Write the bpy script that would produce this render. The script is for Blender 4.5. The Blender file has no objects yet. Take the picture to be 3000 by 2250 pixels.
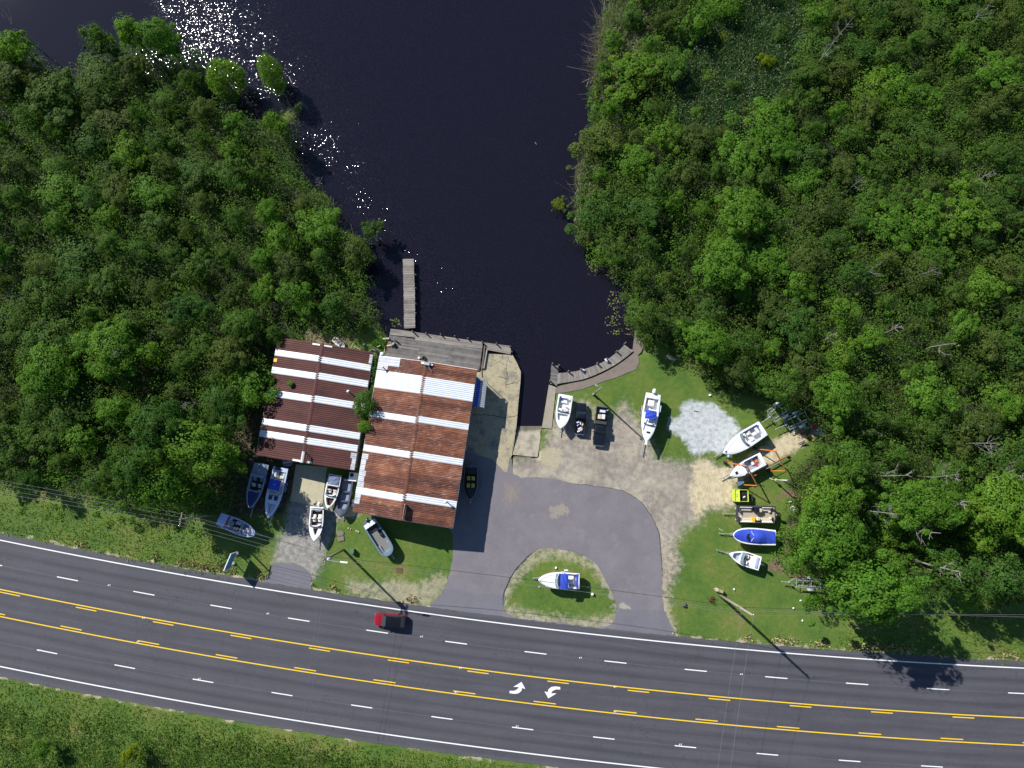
import bpy, bmesh, math, random
import numpy as np
from mathutils import Vector, Matrix
from mathutils.geometry import tessellate_polygon

random.seed(11)
rng = np.random.default_rng(11)
scene = bpy.context.scene
COL = scene.collection
R = math.radians

# ------------------------------------------------------------------ camera
CAM_H, CAM_TILT, FPX = 95.6, R(8.0), 1748.0      # drone 96 m up, tipped 8 degrees off straight down
cam = bpy.data.cameras.new('camera')
cam_o = bpy.data.objects.new('camera', cam)
COL.objects.link(cam_o)
cam.sensor_width = 36.0
cam.lens = 36.0 * FPX / 3000.0
cam.clip_start, cam.clip_end = 1.0, 2000.0
cam_o.location = (0, 0, CAM_H)
cam_o.rotation_euler = (CAM_TILT, 0, 0)
scene.camera = cam_o

# ------------------------------------------------------------------ light
SUN_EL, SUN_AZ = R(36.0), R(137.0)               # azimuth counter-clockwise from +X
sun_dir = Vector((math.cos(SUN_EL) * math.cos(SUN_AZ), math.cos(SUN_EL) * math.sin(SUN_AZ), math.sin(SUN_EL)))
world = bpy.data.worlds.new('World')
scene.world = world
world.use_nodes = True
wn = world.node_tree
sky = wn.nodes.new('ShaderNodeTexSky')
sky.sky_type = 'NISHITA'
sky.sun_disc = False
sky.sun_elevation = SUN_EL
sky.sun_rotation = math.atan2(sun_dir.x, sun_dir.y)
sky.air_density, sky.dust_density, sky.ozone_density = 1.0, 0.2, 4.5
bg = wn.nodes['Background']
bg.inputs['Strength'].default_value = 0.078
wn.links.new(sky.outputs['Color'], bg.inputs['Color'])
sun = bpy.data.lights.new('sun', 'SUN')
sun.energy, sun.angle, sun.color = 5.0, R(0.53), (1.0, 0.975, 0.93)
sun_o = bpy.data.objects.new('sun', sun)
COL.objects.link(sun_o)
sun_o.rotation_euler = (-sun_dir).to_track_quat('-Z', 'Y').to_euler()
sun_o.location = sun_dir * 200

vs = scene.view_settings
vs.view_transform, vs.look, vs.exposure, vs.gamma = 'Standard', 'None', 0.55, 1.0
vs.use_curve_mapping = False
scene.render.engine = 'CYCLES'
cy = scene.cycles
cy.use_denoising = True
cy.max_bounces, cy.diffuse_bounces, cy.glossy_bounces, cy.transmission_bounces, cy.transparent_max_bounces = 6, 3, 3, 4, 6
cy.sample_clamp_indirect = 4.0

# ------------------------------------------------------------------ survey: ground plan read off the photo, unprojected to real heights
def W(u, v, z=0.0):
    x, y = (u - 1500) / FPX, (1125 - v) / FPX
    dx, dy, dz = x, y * math.cos(CAM_TILT) + math.sin(CAM_TILT), y * math.sin(CAM_TILT) - math.cos(CAM_TILT)
    s = (CAM_H - z) / -dz
    return Vector((dx * s, dy * s, z))

SHEETS = {'A': (700, 950, 2.552), 'B': (1350, 950, 3.3185), 'C': (1900, 1100, 3.3183), 'D': (1900, 1400, 3.3183),
          'E': (600, 1320, 3.6867), 'F': (1100, 1320, 2.4578), 'G': (1100, 720, 4.609), 'H': (1600, 1120, 5.821),
          'J': (2120, 1140, 5.353), 'K': (2080, 1420, 5.923), 'L': (690, 1340, 6.382), 'M': (1060, 1750, 11.06),
          'N': (0, 1400, 1.951), 'O': (1200, 1700, 2.212), 'Q': (560, 1480, 4.424), 'S': (2300, 1150, 1.951),
          'T': (930, 950, 8.848), 'P': (0, 0, 1.0)}
def P(s, x, y, z=0.0):
    a, b, k = SHEETS[s]
    return W(a + x / k, b + y / k, z)
def PL(s, pts, z=0.0):
    return [P(s, x, y, z) for x, y in pts]

# ------------------------------------------------------------------ mesh helpers
class MB:
    def __init__(self):
        self.v, self.f = [], []
    def add(self, vs_, fs_):
        o = len(self.v)
        self.v += [tuple(p) for p in vs_]
        self.f += [tuple(i + o for i in f) for f in fs_]
        return self
    def box(self, c, s, rz=0.0, ch=0.0, m=None):
        """box, chamfered by ch"""
        hx, hy, hz = s[0] / 2, s[1] / 2, s[2] / 2
        vs_, fs_ = [], []
        if ch <= 0:
            for sx in (-1, 1):
                for sy in (-1, 1):
                    for sz in (-1, 1):
                        vs_.append(Vector((sx * hx, sy * hy, sz * hz)))
            fs_ = [(0, 1, 3, 2), (4, 6, 7, 5), (0, 4, 5, 1), (2, 3, 7, 6), (0, 2, 6, 4), (1, 5, 7, 3)]
        else:
            ch = min(ch, hx * .9, hy * .9, hz * .9)
            idx = {}
            for sx in (-1, 1):
                for sy in (-1, 1):
                    for sz in (-1, 1):
                        for a in range(3):
                            p = [sx * (hx - (0 if a == 0 else ch)), sy * (hy - (0 if a == 1 else ch)), sz * (hz - (0 if a == 2 else ch))]
                            idx[(sx, sy, sz, a)] = len(vs_)
                            vs_.append(Vector(p))
                        fs_.append(tuple(idx[(sx, sy, sz, a)] for a in ((0, 1, 2) if sx * sy * sz > 0 else (0, 2, 1))))
            def q(*k): fs_.append(tuple(idx[j] for j in k))
            for s1 in (-1, 1):
                o = lambda l: l if s1 > 0 else l[::-1]
                q(*o([(s1, -1, -1, 0), (s1, 1, -1, 0), (s1, 1, 1, 0), (s1, -1, 1, 0)]))
                q(*o([(-1, s1, -1, 1), (-1, s1, 1, 1), (1, s1, 1, 1), (1, s1, -1, 1)]))
                q(*o([(-1, -1, s1, 2), (1, -1, s1, 2), (1, 1, s1, 2), (-1, 1, s1, 2)]))
                for s2 in (-1, 1):
                    p = s1 * s2
                    w = lambda l: l if p > 0 else l[::-1]
                    q(*w([(s1, s2, -1, 0), (s1, s2, -1, 1), (s1, s2, 1, 1), (s1, s2, 1, 0)]))
                    q(*w([(s1, -1, s2, 0), (s1, 1, s2, 0), (s1, 1, s2, 2), (s1, -1, s2, 2)]))
                    q(*w([(-1, s1, s2, 1), (-1, s1, s2, 2), (1, s1, s2, 2), (1, s1, s2, 1)]))
        M = Matrix.Translation(c) @ Matrix.Rotation(rz, 4, 'Z')
        if m is not None:
            M = M @ m
        return self.add([M @ p for p in vs_], fs_)
    def tube(self, pts, r, n=6, cap=True):
        pts = [Vector(p) for p in pts]
        if not hasattr(r, '__len__'):
            r = [r] * len(pts)
        vs_, fs_ = [], []
        up = Vector((0, 0, 1))
        for i, p in enumerate(pts):
            d = (pts[min(i + 1, len(pts) - 1)] - pts[max(i - 1, 0)]).normalized()
            a = d.cross(up if abs(d.z) < .95 else Vector((1, 0, 0))).normalized()
            b = d.cross(a).normalized()
            for k in range(n):
                t = 2 * math.pi * k / n
                vs_.append(p + (a * math.cos(t) + b * math.sin(t)) * r[i])
        for i in range(len(pts) - 1):
            for k in range(n):
                fs_.append((i * n + k, i * n + (k + 1) % n, (i + 1) * n + (k + 1) % n, (i + 1) * n + k))
        if cap:
            fs_.append(tuple(range(n))[::-1])
            fs_.append(tuple((len(pts) - 1) * n + k for k in range(n)))
        return self.add(vs_, fs_)
    def prism(self, poly, z0, z1):
        """vertical prism on a 2-D outline (any simple outline); z may be per-vertex callables"""
        n = len(poly)
        f0 = z0 if callable(z0) else (lambda x, y: z0)
        f1 = z1 if callable(z1) else (lambda x, y: z1)
        vs_ = [(p[0], p[1], f1(p[0], p[1])) for p in poly] + [(p[0], p[1], f0(p[0], p[1])) for p in poly]
        area = sum(poly[i][0] * poly[(i + 1) % n][1] - poly[(i + 1) % n][0] * poly[i][1] for i in range(n))
        fs_ = []
        for t in tessellate_polygon([[Vector((p[0], p[1], 0)) for p in poly]]):
            a = (Vector(vs_[t[1]]) - Vector(vs_[t[0]])).cross(Vector(vs_[t[2]]) - Vector(vs_[t[0]]))
            t = tuple(t) if a.z > 0 else tuple(t)[::-1]
            fs_.append(t)
            fs_.append(tuple(i + n for i in t[::-1]))
        for i in range(n):
            j = (i + 1) % n
            fs_.append((i, i + n, j + n, j) if area > 0 else (i, j, j + n, i + n))
        return self.add(vs_, fs_)
    def sheet(self, rings, z):
        """flat sheet from outer ring + holes"""
        rr = [[Vector((p[0], p[1], 0)) for p in r] for r in rings]
        flat = [p for r in rr for p in r]
        fs_ = []
        for t in tessellate_polygon(rr):
            a = (flat[t[1]] - flat[t[0]]).cross(flat[t[2]] - flat[t[0]])
            fs_.append(tuple(t) if a.z > 0 else tuple(t)[::-1])
        return self.add([(p.x, p.y, z) for p in flat], fs_)
    def disc(self, c, r, n=14, z0=0, z1=.1):
        return self.prism([(c[0] + r * math.cos(2 * math.pi * k / n), c[1] + r * math.sin(2 * math.pi * k / n)) for k in range(n)], z0, z1)
    def wheel(self, c, r, w, axis=(0, 1, 0), n=16):
        ax = Vector(axis).normalized()
        prof = [(-.5, .62), (-.5, .9), (-.36, 1.0), (.36, 1.0), (.5, .9), (.5, .62), (.3, .55), (-.3, .55)]
        a = ax.cross(Vector((0, 0, 1))).normalized(); b = ax.cross(a)
        vs_, fs_ = [], []
        for k in range(n):
            t = 2 * math.pi * k / n
            for (d, rad) in prof:
                vs_.append(Vector(c) + ax * d * w + (a * math.cos(t) + b * math.sin(t)) * r * rad)
        m = len(prof)
        for k in range(n):
            for j in range(m):
                fs_.append((k * m + j, k * m + (j + 1) % m, ((k + 1) % n) * m + (j + 1) % m, ((k + 1) % n) * m + j))
        return self.add(vs_, fs_)
    def grid(self, rows, close=False):
        n = len(rows[0]); vs_ = [p for r in rows for p in r]; fs_ = []
        for i in range(len(rows) - 1):
            for j in range(n - (0 if close else 1)):
                k = (j + 1) % n
                fs_.append((i * n + j, i * n + k, (i + 1) * n + k, (i + 1) * n + j))
        return self.add(vs_, fs_)
    def mesh(self, name):
        me = bpy.data.meshes.new(name)
        me.from_pydata(self.v, [], self.f)
        me.update()
        return me
    def build(self, name, mat, parent=None, smooth=False, fix=False):
        me = self.mesh(name)
        if fix:
            bm = bmesh.new(); bm.from_mesh(me)
            bmesh.ops.recalc_face_normals(bm, faces=bm.faces)
            bm.to_mesh(me); bm.free()
        if smooth:
            me.shade_smooth()
        me.materials.append(mat)
        return put(name, me, parent)

def put(name, me, parent=None, loc=None):
    o = bpy.data.objects.new(name, me)
    COL.objects.link(o)
    if parent is not None:
        o.parent = parent
    if loc is not None:
        o.location = loc
    return o
def tag(o, label=None, cat=None, group=None, kind=None):
    if label: o['label'] = label
    if cat: o['category'] = cat
    if group: o['group'] = group
    if kind: o['kind'] = kind
    return o
def thing(name, label, cat, loc=(0, 0, 0), rz=0.0, group=None):
    o = bpy.data.objects.new(name, None)
    o.empty_display_size = .3
    COL.objects.link(o)
    o.location, o.rotation_euler = loc, (0, 0, rz)
    return tag(o, label, cat, group)
def struct(o): return tag(o, kind='structure')

def smooth_line(pts, step=.6, closed=False, jit=0.0):
    """Catmull-Rom through 2-D points, resampled, optional jitter"""
    p = [np.array((q[0], q[1])) for q in pts]; n = len(p); out = []
    for i in range(n if closed else n - 1):
        a, b, c, d = (p[(i - 1) % n] if closed or i > 0 else p[0], p[i], p[(i + 1) % n],
                      p[(i + 2) % n] if closed or i + 2 < n else p[-1])
        m = max(1, int(np.hypot(*(c - b)) / step))
        for k in range(m):
            t = k / m
            out.append(.5 * (2 * b + (c - a) * t + (2 * a - 5 * b + 4 * c - d) * t * t + (3 * b - a - 3 * c + d) * t ** 3))
    if not closed:
        out.append(p[-1])
    return [q + rng.normal(0, jit, 2) if jit else q for q in out]

# ------------------------------------------------------------------ materials
class NT:
    def __init__(self, name):
        self.m = bpy.data.materials.new(name); self.m.use_nodes = True
        self.t = self.m.node_tree; self.n = self.t.nodes
        self.b = self.n['Principled BSDF']; self.out = self.n['Material Output']
        self._p = None
    def new(self, typ, **kw):
        n = self.n.new(typ)
        for k, v in kw.items(): setattr(n, k, v)
        return n
    def link(self, a, b): self.t.links.new(a, b)
    def setin(self, sock, v):
        if isinstance(v, bpy.types.NodeSocket): self.link(v, sock)
        else: sock.default_value = v
    def pos(self):
        if self._p is None: self._p = self.new('ShaderNodeNewGeometry').outputs['Position']
        return self._p
    def obj(self): return self.new('ShaderNodeTexCoord').outputs['Object']
    def noise(self, scale, detail=4, rough=.55, vec=None, stretch=None, color=False):
        v = vec if vec is not None else self.pos()
        if stretch:
            mp = self.new('ShaderNodeMapping'); mp.inputs['Scale'].default_value = stretch
            if len(stretch) > 3: pass
            self.link(v, mp.inputs['Vector']); v = mp.outputs['Vector']
        n = self.new('ShaderNodeTexNoise'); n.inputs['Scale'].default_value = scale
        n.inputs['Detail'].default_value = detail; n.inputs['Roughness'].default_value = rough
        self.link(v, n.inputs['Vector'])
        return n.outputs['Color' if color else 'Fac']
    def math(self, op, a, b=0.0, c=0.0):
        n = self.new('ShaderNodeMath', operation=op)
        self.setin(n.inputs[0], a); self.setin(n.inputs[1], b); self.setin(n.inputs[2], c)
        return n.outputs[0]
    def ramp(self, f, lo, hi, a=0.0, b=1.0):
        n = self.new('ShaderNodeMapRange', interpolation_type='SMOOTHSTEP')
        self.setin(n.inputs['Value'], f)
        for k, v in (('From Min', lo), ('From Max', hi), ('To Min', a), ('To Max', b)): self.setin(n.inputs[k], v)
        return n.outputs['Result']
    def mix(self, f, a, b, typ='MIX'):
        n = self.new('ShaderNodeMix', data_type='RGBA', blend_type=typ)
        self.setin(n.inputs['Factor'], f)
        for s, v in ((n.inputs['A'], a), (n.inputs['B'], b)):
            self.setin(s, (*v, 1) if isinstance(v, tuple) and len(v) == 3 else v)
        return n.outputs['Result']
    def cramp(self, f, stops):
        n = self.new('ShaderNodeValToRGB'); e = n.color_ramp.elements
        while len(e) < len(stops): e.new(.5)
        for k, (p, c) in enumerate(stops): e[k].position = p; e[k].color = (*c, 1)
        self.setin(n.inputs[0], f)
        return n.outputs['Color']
    def attr(self, name): return self.new('ShaderNodeAttribute', attribute_name=name).outputs['Fac']
    def rand(self): return self.new('ShaderNodeObjectInfo').outputs['Random']
    def bump(self, h, strength=.4, dist=.02):
        n = self.new('ShaderNodeBump'); n.inputs['Strength'].default_value = strength; n.inputs['Distance'].default_value = dist
        self.link(h, n.inputs['Height']); self.link(n.outputs[0], self.b.inputs['Normal'])
    def done(self, col=None, rough=.6, metal=0.0, **kw):
        if col is not None: self.setin(self.b.inputs['Base Color'], (*col, 1) if isinstance(col, tuple) else col)
        self.setin(self.b.inputs['Roughness'], rough); self.setin(self.b.inputs['Metallic'], metal)
        for k, v in kw.items(): self.setin(self.b.inputs[k.replace('_', ' ')], v)
        return self.m

_cache = {}
def paint(name, col, rough=.5, var=.25, scale=1.5, metal=0.0, dirt=None, dirt_amt=.35, fine=18.0, **kw):
    """a surface of one colour with blotchy wear, dirt in patches of its own, and fine grain"""
    if name in _cache: return _cache[name]
    t = NT(name); v = t.obj()
    n1 = t.noise(scale, 5, .6, vec=v); n2 = t.noise(fine, 3, .6, vec=v)
    f = t.math('ADD', t.math('MULTIPLY', t.math('SUBTRACT', n1, .5), var * 2), t.math('MULTIPLY', t.math('SUBTRACT', n2, .5), var))
    c = t.mix(1.0, col, t.cramp(t.math('ADD', f, .5), [(0, (.45,) * 3), (.5, (1,) * 3), (1, (1.35,) * 3)]), 'MULTIPLY')
    if dirt:
        c = t.mix(t.math('MULTIPLY', t.ramp(t.noise(scale * 1.7, 6, .65, vec=v, stretch=(1.1, .9, 1)), .52, .7), dirt_amt), c, dirt)
    t.bump(n2, .15, .01)
    _cache[name] = t.done(c, rough, metal, **kw)
    return _cache[name]

GEL = paint('white_gelcoat', (.78, .78, .77), .28, .06, 1.2, dirt=(.45, .43, .38), dirt_amt=.35)
GEL2 = paint('cream_gelcoat', (.70, .68, .60), .35, .1, 1.5, dirt=(.4, .37, .3), dirt_amt=.4)
FLOOR = paint('boat_floor', (.42, .42, .43), .7, .15, 3, dirt=(.2, .18, .15), dirt_amt=.5)
DKFLOOR = paint('dark_carpet', (.05, .045, .05), .95, .3, 4)
REDCARPET = paint('maroon_carpet', (.055, .02, .022), .95, .3, 4)
VINYL = paint('white_vinyl', (.68, .66, .62), .45, .1, 4)
TANVINYL = paint('beige_vinyl', (.52, .45, .33), .5, .12, 4)
NAVY = paint('navy_canvas', (.018, .03, .13), .85, .25, 2.5)
BLUE = paint('blue_canvas', (.02, .055, .42), .85, .22, 2.5, dirt=(.08, .12, .4), dirt_amt=.4)
BLUEHULL = paint('blue_gelcoat', (.03, .08, .36), .25, .1, 1.2)
DKHULL = paint('dark_gelcoat', (.012, .013, .02), .25, .2, 1.5)
TEALHULL = paint('teal_gelcoat', (.09, .15, .19), .3, .15, 1.5)
REDHULL = paint('dark_red_gelcoat', (.12, .012, .012), .3, .15, 1.5)
SLATEHULL = paint('slate_gelcoat', (.22, .27, .36), .3, .12, 1.5, dirt=(.12, .12, .13))
ALU = paint('aluminium', (.45, .46, .48), .38, .18, 3, metal=.75)
GALV = paint('galvanised', (.42, .44, .46), .5, .25, 4, metal=.5, dirt=(.2, .14, .1), dirt_amt=.3)
BLACK = paint('black_plastic', (.014, .014, .016), .45, .25, 6)
RUBBER = paint('rubber', (.02, .02, .02), .85, .3, 8)
DKPAINT = paint('black_car_paint', (.008, .009, .013), .16, .1, 2, Coat_Weight=.6)
REDPAINT = paint('red_car_paint', (.23, .006, .012), .2, .08, 2, Coat_Weight=.8)
CHROME = paint('chrome', (.6, .6, .62), .18, .05, 3, metal=.9)
WHITEP = paint('white_paint', (.75, .75, .73), .45, .12, 3, dirt=(.4, .36, .3), dirt_amt=.35)
YELLOW = paint('yellow_plastic', (.75, .42, .02), .5, .12, 3)
LIME = paint('lime_paint', (.46, .55, .04), .45, .1, 2, dirt=(.25, .26, .05), dirt_amt=.35)
GREENP = paint('green_paint', (.03, .16, .05), .6, .1, 3)
ORANGE = paint('orange_paint', (.62, .17, .02), .6, .25, 2.5, dirt=(.16, .05, .02), dirt_amt=.7)
RUST = paint('rusted_steel', (.16, .055, .022), .85, .4, 3, dirt=(.3, .12, .04), dirt_amt=.6)
REDP = paint('red_plastic', (.45, .02, .025), .5, .15, 3)
BROWNW = paint('brown_wood', (.19, .12, .065), .85, .3, 4)
POLEW = paint('pole_wood', (.26, .23, .15), .9, .3, 3, dirt=(.12, .1, .07), dirt_amt=.5)
PALEW = paint('pale_wood', (.42, .38, .26), .9, .25, 4, dirt=(.2, .17, .1), dirt_amt=.5)
WALLM = paint('grey_metal_siding', (.30, .29, .28), .6, .2, 1.2, dirt=(.16, .1, .06), dirt_amt=.5)
GLASS = None
t = NT('dark_glass'); GLASS = t.done((.02, .03, .04), .05, 0, IOR=1.5)
t = NT('windscreen_glass'); WGLASS = t.done((.10, .16, .18), .06, 0, IOR=1.5)

def deck_mat(name, c1, c2):
    t = NT(name); v = t.obj()
    n = t.noise(1.2, 6, .65, vec=t.pos()); g = t.noise(9, 4, .7, vec=t.pos(), stretch=(.25, 2.5, 1))
    c = t.cramp(t.math('ADD', t.math('MULTIPLY', n, .6), t.math('ADD', t.math('MULTIPLY', g, .3), t.math('MULTIPLY', t.rand(), .35))),
                [(.28, c1), (.85, c2)])
    t.bump(g, .4, .01)
    return t.done(c, .9)
DECKW = deck_mat('weathered_deck', (.055, .05, .047), (.22, .205, .19))
DECKL = deck_mat('light_deck', (.11, .095, .08), (.30, .27, .235))
PILING = paint('piling_wood', (.13, .11, .09), .9, .3, 4)

# ------------------------------------------------------------------ ground, water
def inside(px, py, poly):
    r = np.zeros(px.shape, bool); n = len(poly)
    for i in range(n):
        x1, y1 = poly[i][:2]; x2, y2 = poly[(i + 1) % n][:2]
        if y1 == y2: continue
        c = ((y1 > py) != (y2 > py)) & (px < (x2 - x1) * (py - y1) / (y2 - y1) + x1)
        r ^= c
    return r
def sdist(px, py, poly, closed=True):
    d = np.full(px.shape, 1e9); n = len(poly)
    for i in range(n if closed else n - 1):
        x1, y1 = poly[i][:2]; x2, y2 = poly[(i + 1) % n][:2]
        ex, ey = x2 - x1, y2 - y1; l2 = ex * ex + ey * ey + 1e-9
        t = np.clip(((px - x1) * ex + (py - y1) * ey) / l2, 0, 1)
        d = np.minimum(d, np.hypot(px - x1 - t * ex, py - y1 - t * ey))
    return np.where(inside(px, py, poly), d, -d) if closed else d

WATER_Z = -0.55
CREEK = [W(u, v, 0) for u, v in [
    (-900, -700), (-900, 330), (-300, 300), (0, 250), (150, 225), (300, 235), (480, 270), (600, 330), (800, 350), (880, 285), (885, 320), (838, 360),
    (815, 425), (835, 490), (890, 540), (950, 560), (985, 610), (985, 660), (1030, 680), (1062, 700), (1045, 760),
    (1062, 870), (1100, 930), (1140, 990), (1150, 1040), (1390, 1062), (1440, 1080), (1500, 1110), (1500, 1180), (1495, 1335),
    (1571, 1336), (1587, 1254), (1606, 1140), (1640, 1118), (1700, 1108), (1760, 1090), (1820, 1062), (1862, 1030), (1865, 1000), (1860, 950),
    (1852, 880), (1845, 826), (1822, 800), (1785, 775), (1752, 742), (1690, 705), (1680, 640), (1695, 590), (1685, 510), (1712, 450), (1735, 370), (1730, 270),
    (1752, 180), (1770, 60), (1860, 40), (1950, 95), (2050, 85), (2100, 10), (2000, -300), (1950, -700)]]
EASTYARD = PL('B', [(925, 640), (1180, 600), (1400, 515), (1600, 420), (1690, 320), (1760, 300), (1900, 400), (2100, 600), (2100, 1450), (500, 1500), (505, 1268), (748, 1290), (790, 1010), (885, 1020)])
WESTYARD = PL('B', [(110, 560), (300, 420), (480, 420), (490, 900), (470, 1280), (400, 1500), (0, 1500), (0, 700)])

ZONES = {   # ground cover zones, signed distances stored on the ground
    'gravel': PL('P', [(1480, 1345), (1590, 1330), (1612, 1258), (1640, 1180), (1720, 1178), (1735, 1200), (1745, 1225), (1770, 1240), (1830, 1180), (1880, 1250), (1900, 1290),
                       (1925, 1345), (1985, 1352), (2010, 1362), (2055, 1345), (2150, 1390), (2150, 1480), (2060, 1494), (2045, 1530), (2005, 1545), (1975, 1600), (1992, 1650),
                       (1975, 1690), (1958, 1720), (1953, 1790), (1975, 1850), (1900, 1850), (1890, 1560), (1800, 1450), (1500, 1430)]),
    'pale': PL('C', [(320, 290), (400, 245), (500, 255), (560, 272), (640, 272), (700, 330), (760, 390), (840, 420), (850, 470), (890, 510), (850, 600), (760, 690),
                     (720, 770), (640, 740), (570, 740), (430, 775), (380, 680), (310, 590), (200, 540), (195, 420), (310, 410)]),
    'sand': PL('C', [(430, 870), (520, 818), (610, 850), (690, 915), (800, 880), (1000, 760), (1200, 640), (1475, 488), (1560, 560), (1500, 690), (1280, 815), (1000, 960), (830, 1060),
                     (840, 1255), (560, 1280), (480, 1400), (430, 1300), (400, 1100), (440, 970)]),
    'mulch': PL('D', [(1210, 210), (1330, 170), (1560, 250), (1500, 420), (1340, 470), (1310, 640), (1345, 780), (1250, 790), (1170, 830), (1180, 900), (1380, 950), (1600, 965), (1640, 880), (1420, 830),
                      (1370, 600), (1560, 420), (1640, 250), (1480, 120), (1330, 120)]),
    'litter': PL('A', [(300, 60), (-60, 300), (-260, 900), (-250, 1250), (-60, 1420), (330, 1420), (480, 1040), (130, 980), (290, 105)]),
    'drive': PL('E', [(930, 540), (1290, 610), (1600, 620), (1660, 700), (1450, 740), (1400, 800), (1370, 950), (1290, 1090), (1250, 1230), (1180, 1400), (1120, 1420), (1000, 1250), (740, 1215),
                      (790, 1000), (880, 790), (900, 600)]),
    'tan': PL('A', [(470, 60), (560, 20), (720, 60), (860, 140), (700, 170), (500, 130)]),
    'straw': PL('B', [(790, 1210), (870, 1195), (985, 1225), (975, 1330), (940, 1420), (860, 1380), (740, 1330), (760, 1240)]),
    'slabs': PL('E', [(1420, 830), (1500, 860), (1500, 950), (1430, 980), (1390, 900)]),
}
ISLAND = smooth_line(PL('F', [(1190, 705), (1340, 712), (1480, 745), (1580, 810), (1640, 900), (1690, 1000), (1738, 1120), (1730, 1180), (1690, 1255), (1600, 1272), (1450, 1255), (1200, 1228),
                              (1000, 1200), (930, 1150), (915, 1080), (940, 980), (1000, 870), (1070, 790)]), .5, True, .03)

# road centre geometry: edge-line plan curve
def road_pt(u, off):
    q = lambda x: 1582 + .2054 * x - 2.68e-5 * x * x
    a, b = W(u - 20, q(u - 20)), W(u + 20, q(u + 20))
    d = (b - a).normalized(); n = Vector((d.y, -d.x, 0))
    return W(u, q(u)) + n * off
ROAD_U = list(range(-900, 3950, 60))
VERGE = [road_pt(u, -1.0) for u in ROAD_U]
VERGE2 = [road_pt(u, 19.3) for u in ROAD_U]

def axis(lo, hi, fine_lo, fine_hi, fine, mid_lo, mid_hi, mid):
    a = list(np.arange(fine_lo, fine_hi, fine))
    a += list(np.arange(fine_hi, mid_hi, mid)) + list(np.arange(mid_lo, fine_lo, mid))
    a += [mid_lo - 6, mid_lo - 15, mid_lo - 40, lo, mid_hi + 6, mid_hi + 15, mid_hi + 40, hi]
    return np.array(sorted(set(np.round(a, 3))))
xs = axis(-420, 420, -46, 56, .36, -112, 112, 1.3)
ys = axis(-420, 420, -36, 30, .36, -70, 112, 1.3)
GX, GY = np.meshgrid(xs, ys)
px, py = GX.ravel(), GY.ravel()
sc_ = sdist(px, py, CREEK)
low = np.sin(px * .31 + 1.3 * np.sin(py * .23)) * .5 + np.sin(py * .41 + px * .13) * .5
gz = np.interp(sc_, [-2.2, -.6, 0, 2.5], [0, -.25, -.55, -1.6])
hard = inside(px, py, EASTYARD) | inside(px, py, WESTYARD)
gz[hard] = 0
gz += np.where((sc_ < -3) & ~hard, low * .02 - .02, 0)
gm = MB()
nx, ny = len(xs), len(ys)
me = bpy.data.meshes.new('ground')
co = np.stack([px, py, gz], 1).astype(np.float32)
ii = (np.arange(ny - 1)[:, None] * nx + np.arange(nx - 1)[None]).ravel()
fc = np.stack([ii, ii + 1, ii + 1 + nx, ii + nx], 1)
me.vertices.add(len(co)); me.vertices.foreach_set('co', co.ravel())
me.loops.add(fc.size); me.loops.foreach_set('vertex_index', fc.ravel().astype(np.int32))
me.polygons.add(len(fc)); me.polygons.foreach_set('loop_start', np.arange(0, fc.size, 4, dtype=np.int32))
me.update(calc_edges=True)
def add_attr(name, val):
    a = me.attributes.new(name, 'FLOAT', 'POINT'); a.data.foreach_set('value', np.clip(val, -6, 6).astype(np.float32))
dryz = [PL('F', q) for q in ([(-200, 930), (0, 960), (120, 930), (300, 960), (470, 890), (525, 950), (450, 1060), (340, 1115), (100, 1095), (-200, 1020)],
        [(1070, 790), (1190, 705), (1340, 712), (1480, 745), (1640, 880), (1690, 1000), (1640, 960), (1560, 850), (1440, 800), (1300, 765), (1180, 790), (1090, 870), (990, 980), (930, 1090), (930, 980), (1000, 870)],
        [(930, 1110), (1200, 1180), (1500, 1215), (1700, 1190), (1720, 1250), (1600, 1272), (1200, 1228), (950, 1180)], [(2060, 640), (2110, 640), (2190, 800), (2150, 900), (2110, 1000), (2100, 1180), (2060, 1100)])]
add_attr('dry', np.maximum.reduce([sdist(px, py, q) for q in dryz]))
ruts = [PL('B', q) for q in ([(640, 1290), (625, 1400), (570, 1560), (420, 1800)], [(640, 1290), (760, 1400), (1100, 1500), (1500, 1700)], [(1000, 1180), (1250, 1330), (1600, 1450), (2000, 1600), (2150, 1900)],
        [(1790, 1250), (1750, 1400), (1600, 1560)], [(2500, 1420), (2250, 1400), (2000, 1450), (1700, 1600)], [(2560, 1540), (2350, 1560), (2150, 1700), (2080, 2000)], [(1300, 1250), (1350, 1400), (1300, 1600)])]
rd = np.minimum.reduce([np.minimum(np.abs(sdist(px, py, smooth_line(q, 1.0), False) - .78), np.abs(sdist(px, py, smooth_line(q, 1.0), False) - .95)) for q in ruts])
add_attr('rut', -rd)
for k, z in ZONES.items():
    add_attr(k, sdist(px, py, z))
add_attr('creek', sc_)
add_attr('verge', -np.minimum(sdist(px, py, VERGE, False), sdist(px, py, VERGE2, False)))
add_attr('island', -np.abs(sdist(px, py, ISLAND)))
WESTW = [W(u, v, 4.5) for u, v in [(-500, 60), (-150, 90), (0, 120), (80, 150), (180, 215), (250, 140), (330, 115), (420, 85), (560, 120), (590, 270), (700, 320), (850, 345), (830, 420), (850, 500), (930, 560), (970, 620), (960, 690),
                                   (1060, 690), (1045, 780), (1070, 880), (1080, 930), (980, 960), (870, 940), (800, 990), (760, 1080), (700, 1220), (655, 1320), (660, 1400), (650, 1470), (560, 1500), (470, 1525), (300, 1470), (150, 1440), (0, 1420), (-500, 1300)]]
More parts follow.
